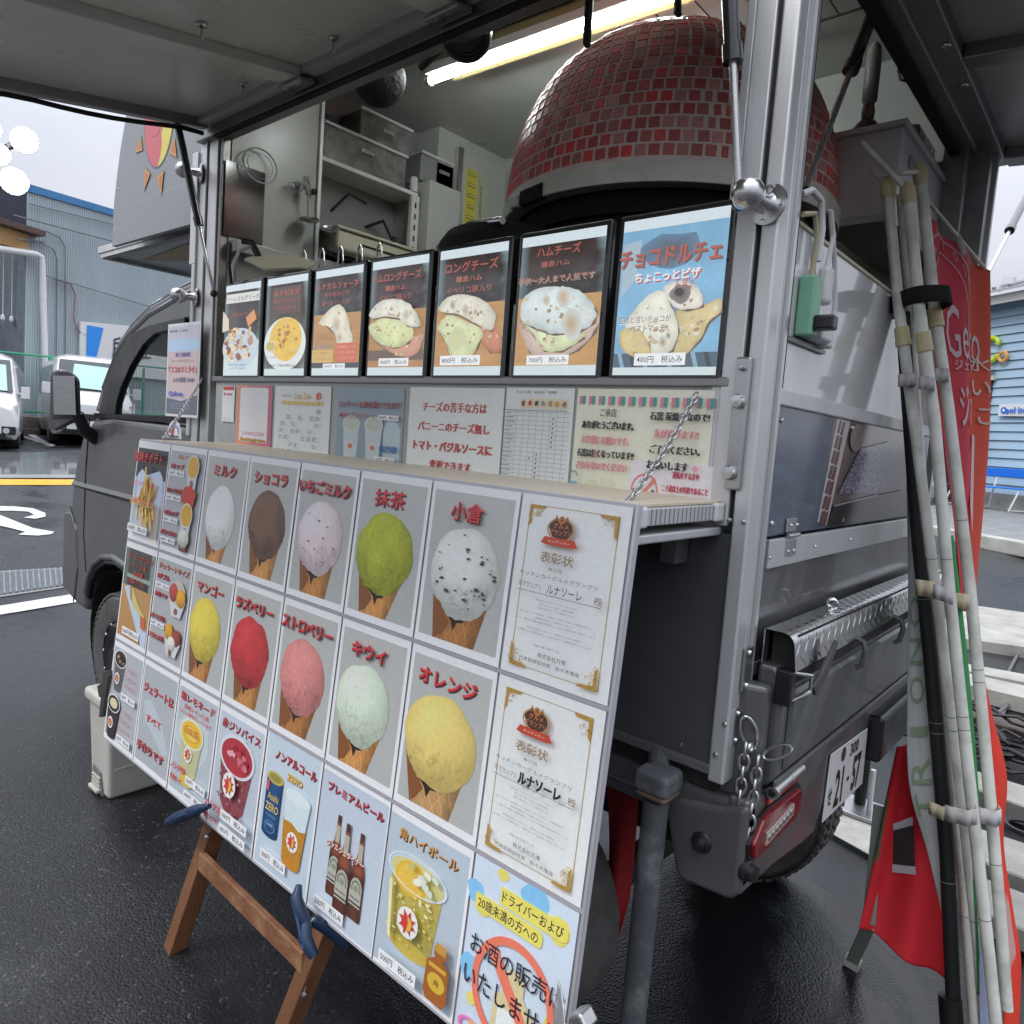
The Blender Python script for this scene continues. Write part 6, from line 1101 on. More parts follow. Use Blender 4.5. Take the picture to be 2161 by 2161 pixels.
# poster on the cab window, sticker
t = T('window_poster', 'pastel event poster taped to the cab side window', 'poster', loc=(-.79, 1.0, 1.53))
M().box((-.918, .999, 1.366), (-.668, 1.0005, 1.697)).build('sheet', SHEET, t)
a = Art(lambda x, y, h: (-.918+.25*x, .9988-h, 1.697-.331*y)); a.th = t; a.rect(.03, .03, .97, .97, '#b9b7c4'); a.rect(.05, .17, .95, .30, '#a9c4e0'); a.rect(.05, .30, .95, .80, '#c4b0ae'); a.poly([(.03, .80), (.5, .83), (.97, .76), (.97, .97), (.03, .97)], '#5f6472')
a.text('地域の未来、つくり出す会', .35, .08, .56, .03, '#55556a'); a.text('第三回開催', .5, .335, .46, .045, '#7a72b0', bold=.02); a.text('みらいの広場マルシェ', .5, .40, .7, .03, '#a8927c'); a.text('「ココカラミライ」', .5, .49, .84, .075, '#cf6a64', bold=.02); a.text('6.29 開催 10:00', .55, .60, .64, .05, '#857f92', bold=.02); a.text('Qelosa.', .34, .755, .46, .06, '#5f5fc0', bold=.03)
for y in (.86, .885, .91): a.text('会場 駐車場 雨天決行', .5, y, .62, .014, '#a0a4b0')
fin(a)
t = T('sticker', 'small white rainbow-logo sticker on the truck behind the shelf', 'sticker', loc=(-.60, YB, 1.31))
M().add([(-.71+.055*cos(k*pi/7)+.0, .94, 1.292+.062*max(0, sin(k*pi/7))) for k in range(8)], [tuple(range(8))]).build('panel', SHEET, t, solid=.003)
a = Art(lambda x, y, h: (-.765+.11*x, .937-h, 1.354-.062*y)); a.ring(.6, .75, .26, .5, .25, '#8f86c4', 20, pi, 2*pi); a.disc(.38, .55, .12, .3, '#c24a4c', n=12); a.text('RAINBOW', .5, .90, .7, .14, '#2c3450', bold=.03); a.finish(t, PRINT)
# ---------------------------------------------------------------- tiled dome oven inside
OC = Vector((.675, 1.715, 0)); OR, OZ, OH, OP = .462, 2.035, .470, .66
ov = T('dome_oven', 'big domed pizza oven covered in red mosaic tiles with a pale rim', 'oven', loc=(.675, 1.715, 1.2))
GROUT = mat('pink_grey_grout', (.95, .80, .74), .8, var=.1, vs_=20, bump=.15, bs=120)
def dome(phi, th, r=0): 
    def pr_(p): p = min(p, pi/2-.001); return OR*cos(p)**OP, OZ+OH*sin(p)
    (r0, z0_), (r1, z1_) = pr_(phi), pr_(phi+.01); nr, nz_ = (z1_-z0_), -(r1-r0); ln = math.hypot(nr, nz_); n = Vector((nr/ln*cos(th), nr/ln*sin(th), nz_/ln))
    return Vector((OC.x+r0*cos(th), OC.y+r0*sin(th), z0_))+n*r, n
M().lathe([(OR*cos(k*pi/96)**OP, OZ+OH*sin(k*pi/96)) for k in range(48)]+[(0, OZ+OH)], (OC.x, OC.y, 0), (0, 0, 1), 72).build('dome', GROUT, ov, smooth=True)
def tilemat(name, rand):
    m = bpy.data.materials.new(name); m.use_nodes = True; t = m.node_tree; b = t.nodes['Principled BSDF']; N = t.nodes.new; K = t.links.new
    src = N('ShaderNodeObjectInfo').outputs['Random'] if rand == 'obj' else N('ShaderNodeNewGeometry').outputs['Random Per Island']
    r = N('ShaderNodeValToRGB'); e = r.color_ramp.elements; e[0].position = 0; e[0].color = (.15, .045, .038, 1); e[1].position = 1; e[1].color = (.26, .125, .108, 1)
    for p, c in ((.3, (.21, .035, .033, 1)), (.5, (.17, .075, .062, 1)), (.72, (.30, .028, .028, 1)), (.84, (.20, .09, .08, 1))): q = e.new(p); q.color = c
    r.color_ramp.interpolation = 'LINEAR'; K(src, r.inputs[0])
    n = N('ShaderNodeTexNoise'); n.inputs['Scale'].default_value = 90; n.inputs['Detail'].default_value = 5; co = N('ShaderNodeTexCoord'); mm = N('ShaderNodeMapping'); mm.inputs['Scale'].default_value = (1, .35, 1); K(co.outputs['Object'], mm.inputs[0]); K(mm.outputs[0], n.inputs[0])
    v = N('ShaderNodeMapRange'); v.inputs[3].default_value = 2.5; v.inputs[4].default_value = 4.6; K(n.outputs['Fac'], v.inputs[0]); s = N('ShaderNodeVectorMath'); s.operation = 'SCALE'; K(r.outputs[0], s.inputs[0]); K(v.outputs[0], s.inputs['Scale']); K(s.outputs[0], b.inputs['Base Color'])
    b.inputs['Roughness'].default_value = .34; b.inputs['Coat Weight'].default_value = .0; bp = N('ShaderNodeBump'); bp.inputs['Strength'].default_value = .25; bp.inputs['Distance'].default_value = .004; K(n.outputs['Fac'], bp.inputs['Height']); K(bp.outputs[0], b.inputs['Normal'])
    return m
TO, TS = tilemat('red_mosaic_tile', 'obj'), tilemat('red_mosaic_tile_mass', 'isl')
def tv(s, w_, h_): return [Vector((-w_/2*s, -h_/2*s, 0)), Vector((w_/2*s, -h_/2*s, 0)), Vector((w_/2*s, h_/2*s, 0)), Vector((-w_/2*s, h_/2*s, 0))]
TF = [(8, 9, 10, 11), (0, 1, 5, 4), (1, 2, 6, 5), (2, 3, 7, 6), (3, 0, 4, 7), (4, 5, 9, 8), (5, 6, 10, 9), (6, 7, 11, 10), (7, 4, 8, 11)]
def tileverts(w_, h_): return [v+Vector((0, 0, -.001)) for v in tv(1, w_, h_)]+[v+Vector((0, 0, .0008)) for v in tv(1, w_, h_)]+[v+Vector((0, 0, .0016)) for v in tv(.88, w_, h_)]
pitch = .0322; tiles = []; phi = .022; row = 0
while phi < 1.5:
    ds = sqrt((OR*OP*cos(phi)**(OP-1)*sin(phi))**2+(OH*cos(phi))**2); rad = OR*cos(phi)**OP
    n = int(2*pi*rad/pitch)
    if n < 4: break
    for k in range(n):
        th = 2*pi*(k+(.5 if row % 2 else 0)+R_.uniform(-.03, .03))/n; p, nn = dome(phi+.5*pitch/ds, th, .0); vis = (CP-p).normalized().dot(nn)
        tiles.append((vis, (CP-p).length, p, nn, 2*pi*rad/n*(.79 if R_.random() > .04 else .5)))
    phi += pitch/ds*.985; row += 1
seen = sorted([t for t in tiles if t[0] > .05], key=lambda t: t[1]/max(.2, t[0])**.5)
base = M().add(tileverts(.0262, .0256), TF).mesh('tile'); base.materials.append(TO)
rest = M()
def frame_(p, nn):
    x = Vector((0, 0, 1)).cross(nn).normalized(); y = nn.cross(x); return Matrix(((x.x, y.x, nn.x, p.x), (x.y, y.y, nn.y, p.y), (x.z, y.z, nn.z, p.z), (0, 0, 0, 1)))
first = set(id(t) for t in seen[:298])
for t in tiles:
    mt = frame_(t[2], t[3]) @ Matrix.Rotation(R_.uniform(-.06, .06), 4, 'Z') @ Matrix.Rotation(R_.uniform(-.03, .03), 4, 'X')
    if id(t) in first:
        o = bpy.data.objects.new('tile', base); COL.objects.link(o); put(o, ov); o.matrix_basis = mt @ Matrix.Diagonal((t[4]/.0262, 1, 1, 1))
    elif t[0] > -.5: rest.add([mt @ v for v in tileverts(t[4], .0256)], TF)
struct(rest.build('tile_mass', TS, ov), 'stuff')
RIM = mat('oven_rim_plaster', lin('#f0f0e0'), .7, var=.12, vs_=12, bump=.3, bs=30)
aN = math.atan2(-.42, -.91); 
M().lathe([(OR*.93, -.048), (OR+.008, -.048), (OR+.010, -.004), (OR+.002, .002), (OR*.93, .002)], (OC.x, OC.y, OZ), (0, 0, 1), 64, 0, 2*pi).build('rim', RIM, ov, smooth=True, bev=.002)
M().lathe([(OR*.90, -.05), (OR*.90, .0), (0, .0)], (OC.x, OC.y, OZ-.049), (0, 0, 1), 48).build('underside', DARKIN, ov)
M().lathe([(OR*.86, -.75), (OR*.86, -.02)], (OC.x, OC.y, OZ-.049), (0, 0, 1), 48).build('base_drum', mat('soot_black', (.008, .008, .009), .8), ov, smooth=True)
# front notch with protruding smoke lip
na = math.atan2(-.90, -.26)
for k in (0,):
    c_ = Vector((OC.x+OR*1.0*cos(na), OC.y+OR*1.0*sin(na), OZ-.026)); rad = Vector((cos(na), sin(na), 0)); tan = Vector((-sin(na), cos(na), 0)); rm_ = Matrix(((tan.x, rad.x, 0, c_.x), (tan.y, rad.y, 0, c_.y), (0, 0, 1, c_.z), (0, 0, 0, 1)))
    M().box((-.05, -.01, -.026), (.05, .012, .012), rm_).build('notch', DARKIN, ov, bev=.004)
    M().box((-.085, -.01, -.028), (-.05, .020, .004), rm_).build('rim_lip', RIM, ov, bev=.006)
M().tube([(OC.x-.42, OC.y-.33, OZ-.14), (OC.x-.40, OC.y-.42, OZ-.115), (OC.x-.30, OC.y-.5, OZ-.10), (OC.x-.15, OC.y-.53, OZ-.115)], .010, 10).build('handle', STEEL, ov, smooth=True)
M().lathe([(.0, .0), (.18, 0), (.20, -.03), (.20, -.14), (0, -.14)], (OC.x-.27, OC.y-.36, OZ-.11), (0, 0, 1), 28).build('oven_mouth', mat('soot_black'), ov, smooth=True)
M().lathe([(.20, -.06), (.21, -.10), (.21, -.25), (0, -.26)], (OC.x+.28, OC.y-.20, OZ-.05), (0, 0, 1), 24).build('flue_base', mat('soot_black'), ov, smooth=True)
# ---------------------------------------------------------------- strip light, duct, rack
sl = T('strip_light', 'long glowing fluorescent tube under a tan duct on the ceiling', 'lamp', loc=(.15, 1.60, 2.6))
t0, t1 = Vector((-0.205, 1.552, 2.585)), Vector((0.744, 1.590, 2.585))
M().tube([t0, t1], .0105, 14).build('tube', mat('lit_tube', 1, .4, emit=(.93, 1, .98), es=30), sl, smooth=True)
M().bar(t0+Vector((0, .0, .03)), t1+Vector((0, 0, .03)), .05, .03).build('housing', WHT, sl, bev=.004)
M().tube([t0-(t1-t0).normalized()*.012, t0+(t1-t0).normalized()*.01], .016, 12).build('end_cap', WHP, sl)
TAN = mat('tan_duct', lin('#a3976c'), .55, var=.15, vs_=4)
du = M().bar(t0+Vector((.02, .05, .06)), t1+Vector((0, .05, .06)), .11, .06).build('ceiling_duct', TAN, bev=.015, seg=3); tag(du, 'tan duct running along the ceiling beside the strip light', 'duct')
rk = T('wire_rack', 'black wire rack hanging from the ceiling above the oven dome', 'rack', loc=(0.885, 1.444, 2.432))
WB = mat('black_wire', (.02, .02, .02), .4, .5)
for k in range(14): x_ = .44+.062*k; M().tube([(x_, 1.35, 2.662), (x_, 2.05, 2.662)], .0022, 6).build('wire', WB, rk)
for y_ in (1.36, 1.70, 2.04): M().tube([(.42, y_, 2.658), (1.27, y_, 2.658)], .004, 6).build('wire', WB, rk)
for nm, a_, b_ in (('rightmost', (0.947, 1.225, 2.368), (0.954, 1.222, 2.294)), ('leftmost', (0.839, 1.060, 2.324), (0.848, 1.052, 2.189))):
    o = M().bar(a_, b_, .020, .012, (1, 0, 0)).build('hanging_strap', BLK, bev=.005); tag(o, nm+' of the two black straps hanging before the tiled dome', 'strap')
# hanging items under the header: black fan and dark round hat-like basket
fa = T('clip_fan', 'black round clip fan hanging below the hatch header near the tube', 'fan', loc=(0.470, 1.072, 2.335))
fc = Vector((0.470, 1.072, 2.333)); fd = (CP-fc).normalized()
M().lathe([(0, -.05), (.045, -.045), (.060, -.02), (.062, 0), (.055, .012), (.02, .02), (0, .021)], fc, fd, 28).build('fan_housing', mat('fan_black', (.012, .012, .013), .3), fa, smooth=True)
for k in range(6): M().torus(fc+fd*(.014+.001*k), fd, .012+.009*k, .0012, 24, 4).build('guard_ring', BLK, fa)
M().tube([fc+Vector((-.08, 0, -.01)), fc+Vector((-.12, 0, -.02)), fc+Vector((-.16, 0, -.035))], .010, 8).build('clip', BLK, fa)
bk = T('hanging_basket', 'dark round basket hanging at the header left of the tube', 'basket', loc=(-0.140, 1.289, 2.467))
bc_ = Vector((-0.141, 1.289, 2.474)); bd = (CP-bc_).normalized()
M().lathe([(0, .04), (.05, .036), (.078, .012), (.085, -.02), (.075, -.035), (0, -.035)], bc_, bd, 28).build('shell', mat('woven_black', (.010, .010, .012), .6, bump=.6, bs=80), bk, smooth=True)
for k in range(9):
    pz_ = Vector((0.308, 1.137, 2.382))+(Vector((0.165, 1.147, 2.393))-Vector((0.308, 1.137, 2.382)))*(k/8); o = M().lathe([(0, .013), (.010, .009), (.013, 0), (.010, -.009), (0, -.013)], pz_, (0, 0, 1), 8).build('bead', BLK, fa, smooth=True)
# ---------------------------------------------------------------- left interior: window, utensils, shelf, fridge, door
def bx(name, m, a, b, par=None, **k): return M().box(a, b).build(name, m, par or tr, **k)
BX = -.62
bx('dark_window', mat('cab_window_dark', (.035, .038, .036), .12, var=.3, vs_=6), (BX, 1.04, 1.99), (BX+.004, 1.185, 2.235))
bx('ledge', INW, (BX, YB+.03, 1.935), (BX+.05, 2.4, 1.975), bev=.004)
bx('edge_trim', ALU, (BX-.002, 1.395, 1.98), (BX+.012, 1.41, 2.66), bev=.002)
M().torus((BX+.03, 1.15, 2.245), (1, -.1, .15), .06, .003, 28, 6).torus((BX+.03, 1.15, 2.245), (1, -.1, .15), .045, .0015, 28, 6).build('round_lid', mat('clear_lid', (.45, .47, .46), .15, coat=.5), tr, smooth=True)
ws = T('utensil_set', 'metal skimmer and whisk hanging on hooks beside the shelf edge', 'utensils', loc=(BX+.04, 1.32, 2.15))
M().tube([(BX+.03, 1.33, 2.26), (BX+.05, 1.33, 2.20)], .012, 8).tube([(BX+.04, 1.33, 2.25), (BX+.04, 1.34, 2.12)], .003, 6).build('skimmer_handle', STEEL, ws)
M().lathe([(0, -.01), (.035, 0), (.04, .006)], (BX+.06, 1.335, 2.105), (.4, -.3, 1), 20).build('skimmer_bowl', STEEL, ws, smooth=True)
M().lathe([(0, -.012), (.032, 0), (.036, .006)], (BX+.10, 1.40, 2.085), (.4, -.5, 1), 20).build('ladle_bowl', STEEL, ws, smooth=True)
for k in range(5): M().torus((BX+.03, 1.29, 2.215), (cos(k*.6), sin(k*.6), 0), .028, .0012, 16, 4, .6, 1, (0, 0, 1)).build('whisk_wire', STEEL, ws)
M().lathe([(0, .012), (.010, .008), (.012, 0), (.01, -.01), (0, -.012)], (BX+.02, 1.375, 2.225), (1, 0, 0), 12).build('black_knob', BLK, ws, smooth=True)
sf = T('storage_shelf', 'white bulkhead shelf unit holding clear boxes inside the truck', 'shelf', loc=(-.8, 1.6, 2.3))
bx('shelf_board', WHT, (-1.15, 1.41, 2.352), (BX+.01, 1.89, 2.368), sf, bev=.002)
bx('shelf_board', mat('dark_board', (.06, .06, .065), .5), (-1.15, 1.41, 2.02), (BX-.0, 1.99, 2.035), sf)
bx('slotted_upright', WHT, (BX-.0, 1.845, 2.0), (BX+.02, 1.885, 2.352), sf)
for k in range(7): bx('slot', BLK, (BX+.0195, 1.86, 2.03+.045*k), (BX+.0215, 1.868, 2.052+.045*k), sf)
CLR = mat('clear_container', (.30, .31, .30), .2, coat=.4, c2=(.10, .105, .10), vs_=9, thr=(.35, .6))
def storage(y0, y1, z0, z1, label, m=CLR):
    t = T('storage_box', label, 'storage box', 'boxes on the truck shelf', loc=(-.75, (y0+y1)/2, z0))
    M().box((-1.0, y0, z0), (BX+.0, y1, z1)).build('body', m, t, bev=.006); M().box((-1.01, y0-.005, z1), (BX+.008, y1+.005, z1+.012)).build('lid', WHP, t, bev=.004)
    M().box((BX+.0, (y0+y1)/2-.03, z1-.05), (BX+.008, (y0+y1)/2+.03, z1-.035)).build('catch', STEEL, t, bev=.002)
storage(1.42, 1.82, 2.37, 2.49, 'wide clear drawer box on the upper truck shelf'); storage(1.58, 1.84, 2.505, 2.60, 'smaller clear box stacked on the wide drawer box')
storage(1.90, 2.16, 2.43, 2.54, 'grey translucent bin on top of the slim white fridge', mat('grey_translucent', (.25, .26, .25), .4))
ct_ = T('white_cooler', 'cream lidded container standing in the lower shelf bay', 'container', loc=(-.7, 1.64, 2.04))
M().prism([(-.9, 1.46, 2.036), (BX+.06, 1.46, 2.036), (BX+.06, 1.83, 2.036), (-.9, 1.83, 2.036)], (0, 0, .075)).build('body', mat('cream_plastic', lin('#cfcdb8'), .45), ct_, bev=.012)
M().box((-.91, 1.45, 2.111), (BX+.07, 1.84, 2.123)).build('lid', mat('cream_plastic'), ct_, bev=.005); M().box((BX+.059, 1.56, 2.07), (BX+.062, 1.76, 2.078)).build('slot', BLK, ct_)
lpz = T('bottle_pair', 'two small jars beside the fridge top on the shelf end', 'jar', loc=(BX, 1.87, 2.37))
M().lathe([(0, 0), (.018, 0), (.018, .05), (.012, .06), (0, .06)], (BX, 1.865, 2.37), n=14).build('jar', WHP, lpz, smooth=True); M().lathe([(0, 0), (.014, 0), (.014, .05), (.016, .052), (.016, .07), (0, .07)], (BX, 1.895, 2.30), n=14).build('jar', BLK, lpz, smooth=True)
fg = T('slim_fridge', 'slim white fridge with a round grille beside the shelf', 'fridge', loc=(BX, 1.95, 1.98))
M().box((BX-.3, 1.895, 1.975), (BX+.07, 2.075, 2.42)).build('body', INW, fg, bev=.006); M().box((BX+.069, 1.90, 1.99), (BX+.073, 2.07, 2.405)).build('door', INW, fg, bev=.003)
M().lathe([(.0, .003), (.030, .003), (.032, 0)], (BX+.073, 1.975, 2.145), (1, 0, 0), 24).build('round_grille', mat('grey_mesh', (.12, .12, .12), .5, bump=.8, bs=300), fg)
dr_ = T('inner_door', 'white sliding door with a yellow list sheet on the truck bulkhead', 'door', loc=(BX, 2.2, 1.98))
M().box((BX, 2.085, 1.975), (BX+.03, 2.40, 2.62)).build('leaf', INW, dr_, bev=.003); M().box((BX+.03, 2.083, 1.975), (BX+.036, 2.11, 2.62)).build('stile', ALUD, dr_)
M().lathe([(0, .02), (.010, .016), (.012, 0)], (BX+.036, 2.10, 2.205), (1, 0, 0), 12).build('knob', BLK, dr_, smooth=True)
yl = T('list_sheet', 'yellow and white handwritten list taped on the white inner door', 'paper', loc=(BX+.04, 2.17, 2.35))
M().box((BX+.031, 2.125, 2.20), (BX+.032, 2.265, 2.56)).build('sheet', mat('old_paper', lin('#b9bba0'), .6), yl)
a = Art(lambda x, y, h: (BX+.0325+h, 2.125+.14*x, 2.56-.36*y)); a.rect(.10, .03, .60, .97, '#b5ad3c'); rr = random.Random(12)
for k in range(7): a.rect(.18, .06+.13*k, .52, .11+.13*k, '#7d7c3a'); a.rect(.22, .075+.13*k, .5, .085+.13*k, '#c9c58a')
a.text('取扱注意事項一覧表', .78, .5, .66, .09, '#5c5f4c', rot=pi/2, bold=.01); a.finish(yl, PRINT)
def cl(name, label, cat, *parts):
    t = T(name, label, cat, 'clutter on the truck shelves', loc=tuple(parts[0][2]))
    for nm, m, o_, prof in parts: M().lathe(prof, o_, (0, 0, 1), 14).build(nm, m, t, smooth=True)
    return t
cl('spray_can', 'small dark spray can on the lower shelf beside the cream container', 'can', ('can', BLK, (-.72, 1.86, 2.036), [(0, 0), (.03, 0), (.03, .12), (.012, .14), (.012, .16), (0, .16)]))
cl('mixing_bowl', 'steel bowl stacked on the upper clear box', 'bowl', ('bowl', STEEL, (-.74, 1.50, 2.505), [(0, 0), (.03, 0), (.07, .045), (.072, .047), (.066, .045), (.03, .008), (0, .008)]))
cl('paper_roll', 'white paper roll on the shelf end above the fridge', 'roll', ('roll', WHP, (-.70, 1.96, 2.43), [(0, 0), (.03, 0), (.03, .09), (.008, .09), (0, .085)]))
mc = T('black_scale', 'black kitchen machine in the dark lower shelf bay', 'machine', 'clutter on the truck shelves', loc=(-.9, 1.6, 2.2))
M().box((-1.1, 1.50, 2.14), (-.80, 1.74, 2.25)).build('body', BLK, mc, bev=.01); M().tube([(-.80, 1.72, 2.20), (-.70, 1.78, 2.24), (-.66, 1.80, 2.16), (-.66, 1.82, 2.06)], .007, 8).build('cord', BLK, mc, smooth=True); M().tube([(-.8, 1.55, 2.2), (-.7, 1.60, 2.30), (-.66, 1.66, 2.27)], .006, 8).build('cord', BLK, mc, smooth=True)
# counter clutter behind the displays
ty = T('serving_tray', 'shallow cream serving tray resting on top of the left displays', 'tray', loc=(-.35, 1.2, 1.9))
M().prism([(-0.446, 1.025, 1.881), (-0.504, 1.112, 1.922), (-0.402, 1.200, 1.924), (-0.228, 1.146, 1.870), (-0.165, 1.064, 1.835), (-0.250, 0.989, 1.822)], (0, 0, .010)).build('dish', mat('cream_tray', lin('#b3ae96'), .5), ty, bev=.004)
rc = T('chrome_rack', 'chrome wire plate rack behind the left displays', 'rack', loc=(-0.291, 1.231, 1.928))
for k in range(5):
    c_ = Vector((-0.348, 1.180, 1.915))+(Vector((-0.082, 1.280, 1.932))-Vector((-0.348, 1.180, 1.915)))*(k/4); M().tube([c_+Vector((-.012, 0, -.06)), c_+Vector((-.008, 0, .012)), c_+Vector((.002, 0, .026)), c_+Vector((.012, 0, .012)), c_+Vector((.018, .0, -.06))], .003, 8).build('hoop', STEEL, rc, smooth=True)
kc = T('kettle_cable', 'black plug and looped cords behind the leftmost display', 'cable', loc=(-0.394, 1.004, 1.887))
M().tube([(-0.504, 1.049, 1.958), (-0.480, 1.070, 1.954), (-0.460, 1.082, 1.912), (-0.453, 1.085, 1.882)], .011, 8).build('plug', BLK, kc, smooth=True)
M().tube([(-0.508, 1.029, 1.814), (-0.519, 1.027, 1.875), (-0.509, 1.042, 1.926), (-0.481, 1.067, 1.942), (-0.460, 1.082, 1.912)], .006, 8).build('cord', WHP, kc, smooth=True)
M().tube([(-0.468, 0.997, 1.804), (-0.481, 0.993, 1.864), (-0.485, 0.997, 1.933)], .006, 8).build('cord', BLK, kc, smooth=True)
# right interior: boxes, mill, hook
wb = T('water_heater', 'white metal appliance box at the rear right of the truck', 'appliance', loc=(1.1, 1.9, 2.0))
M().box((1.08, 1.87, 2.02), (1.25, 2.40, 2.235)).build('case', mat('appliance_white', (.74, .75, .78), .35, c2=(.6, .58, .52), vs_=5), wb, bev=.004); M().box((1.07, 1.86, 2.235), (1.26, 2.41, 2.250)).build('top_plate', WHT, wb, bev=.002); M().box((1.25, 1.95, 2.16), (1.254, 2.15, 2.19)).build('vent', ALUD, wb); M().box((1.25, 2.36, 2.12), (1.27, 2.385, 2.18)).build('hinge_clip', BLK, wb)
bx('inner_shelf', INW, (1.08, 1.86, 2.0), (1.25, 2.41, 2.018))
wbox = T('plastic_tub', 'clear plastic tub standing on the white appliance box', 'tub', loc=(1.15, 2.05, 2.2))
M().box((1.08, 2.14, 2.251), (1.22, 2.36, 2.35)).build('body', CLR, wbox, bev=.012)
ml = T('pepper_mill', 'tall grey and dark wooden mill on the white appliance', 'mill', loc=(1.05, 1.78, 2.18))
M().lathe([(0, 0), (.045, 0), (.048, .02), (.030, .045), (.016, .06), (.018, .08), (.014, .10)], (1.13, 1.97, 2.252), n=20).build('base', mat('dark_red_wood', (.05, .015, .012), .2, coat=.6), ml, smooth=True); M().lathe([(.014, .10), (.020, .11), (.020, .22), (.016, .25), (.008, .26), (0, .262)], (1.13, 1.97, 2.252), n=20).build('shaft', mat('grey_plastic_shaft', (.3, .31, .30), .4), ml, smooth=True)
hkk = M().tube([(1.181, 2.041, 2.505), (1.178, 2.032, 2.453), (1.185, 2.035, 2.430), (1.200, 2.048, 2.426), (1.210, 2.060, 2.446), (1.206, 2.058, 2.466)], .004, 8).build('wall_hook', BLK, smooth=True); tag(hkk, 'black curled hook hanging from the rear header', 'hook')
# power strip cluster hung on the rear panel
ps = T('power_strip', 'white power strip with green adapter and plugs on the rear panel', 'power strip', loc=(1.31, 1.2, 1.65))
X0 = 1.312
M().box((1.294, 1.155, 1.60), (1.325, 1.195, 1.71)).build('adapter', mat('mint_plastic', lin('#7fb79a'), .4), ps, bev=.005)
M().box((1.294, 1.20, 1.60), (1.33, 1.26, 1.645)).box((1.294, 1.27, 1.595), (1.32, 1.30, 1.63)).build('socket_block', WHP, ps, bev=.005); M().box((1.325, 1.16, 1.612), (1.36, 1.19, 1.638)).build('black_plug', BLK, ps, bev=.004)
M().box((1.30, 1.225, 1.67), (1.325, 1.255, 1.74)).build('white_plug', WHP, ps, bev=.008)
M().tube([(1.305, 1.10, 1.835), (1.31, 1.13, 1.85), (1.312, 1.175, 1.845), (1.312, 1.195, 1.80), (1.312, 1.19, 1.74)], .006, 8).build('cord', WHP, ps, smooth=True)
M().tube([(1.31, 1.10, 1.80), (1.312, 1.15, 1.815), (1.313, 1.17, 1.78), (1.31, 1.172, 1.71)], .005, 8).build('cord', mat('beige_cord', lin('#b5ac92'), .5), ps, smooth=True)
M().tube([(1.312, 1.24, 1.74), (1.315, 1.25, 1.80), (1.315, 1.22, 1.84), (1.312, 1.28, 1.76), (1.312, 1.31, 1.68), (1.31, 1.30, 1.63)], .005, 8).build('cord', WHP, ps, smooth=True)
bx('panel_bottom_shadow', ALUD, (1.293, 1.10, 1.588), (1.300, 1.32, 1.596), ps)
hc = T('extension_cord', 'pale extension cord hanging inside beside the tall aluminium post', 'cable', loc=(1.104, 1.278, 2.221))
M().tube([(1.114, 1.272, 2.326), (1.118, 1.265, 2.240), (1.119, 1.263, 2.206)], .006, 8).build('cord', mat('beige_cord'), hc, smooth=True)
M().tube([(1.118, 1.262, 2.211), (1.119, 1.261, 2.184), (1.117, 1.258, 2.180), (1.117, 1.255, 2.153), (1.117, 1.254, 2.138), (1.126, 1.257, 2.100)], [.007, .009, .007, .012, .013, .009], 12).build('plug', mat('beige_cord'), hc, smooth=True)
# ---------------------------------------------------------------- chains holding the shelf
def shelfchain(label, a_, b_):
    t = T('support_chain', label, 'chain', 'chains holding the counter shelf', loc=tuple((Vector(a_)+Vector(b_))/2)); 
    M().torus(Vector(b_)+Vector((0, -.002, 0)), (0, 1, 0), .007, .002, 12, 6).build('eye', STEEL, t, smooth=True)
    mid = (Vector(a_)+Vector(b_))/2+Vector((0, 0, -.008)); chain('l', t, [a_, mid, b_], .0125, .0092, .0018, STEEL); return t
q1 = shelfchain('steel chain from the right shelf end up to the aluminium post', (1.205, .79, 1.298), (1.19, 1.005, 1.475))
M().tube([(1.205, .79, 1.302), (1.20, .775, 1.29), (1.215, .765, 1.285), (1.218, .785, 1.282), (1.202, .79, 1.287)], .0025, 6).build('shackle', STEEL, q1, smooth=True)
shelfchain('steel chain from the left shelf end up to the left post', (-.385, .76, 1.300), (-.675, 1.01, 1.500))
# ---------------------------------------------------------------- wooden easel under the board
WOOD = mat('stained_timber', lin('#6a452e'), .5, c2=lin('#8c6041'), vs_=7, stretch=(2, 2, .5), bump=.3, bs=50, coat=.15)
WOODW = mat('worn_timber', lin('#80543c'), .65, c2=lin('#b08a64'), vs_=11, thr=(.45, .8), bump=.4, bs=60)
ea = T('wooden_easel', 'stained wooden easel frame propping up the menu board', 'easel', loc=(.3, .66, 0))
M().bar((.178, .702, .47), (.055, .638, .0), .036, .048, (0, 1, 0)).build('leg', WOOD, ea, bev=.003)
M().bar((.668, .702, .47), (.535, .632, .0), .036, .048, (0, 1, 0)).build('leg', WOOD, ea, bev=.003)
M().bar((.142, .655, .272), (.604, .650, .262), .016, .048, (0, 0, 1)).build('crossbar', WOODW, ea, bev=.003)
for p in ((.162, .662, .35), (.628, .640, .225)): M().tube([p, (p[0]+.012, p[1]-.012, p[2]+.002)], .003, 8).lathe([(0, .004), (.006, .002), (.006, -.001)], (p[0]+.013, p[1]-.013, p[2]), (.7, -.7, 0), 10).build('bolt', STEEL, ea)
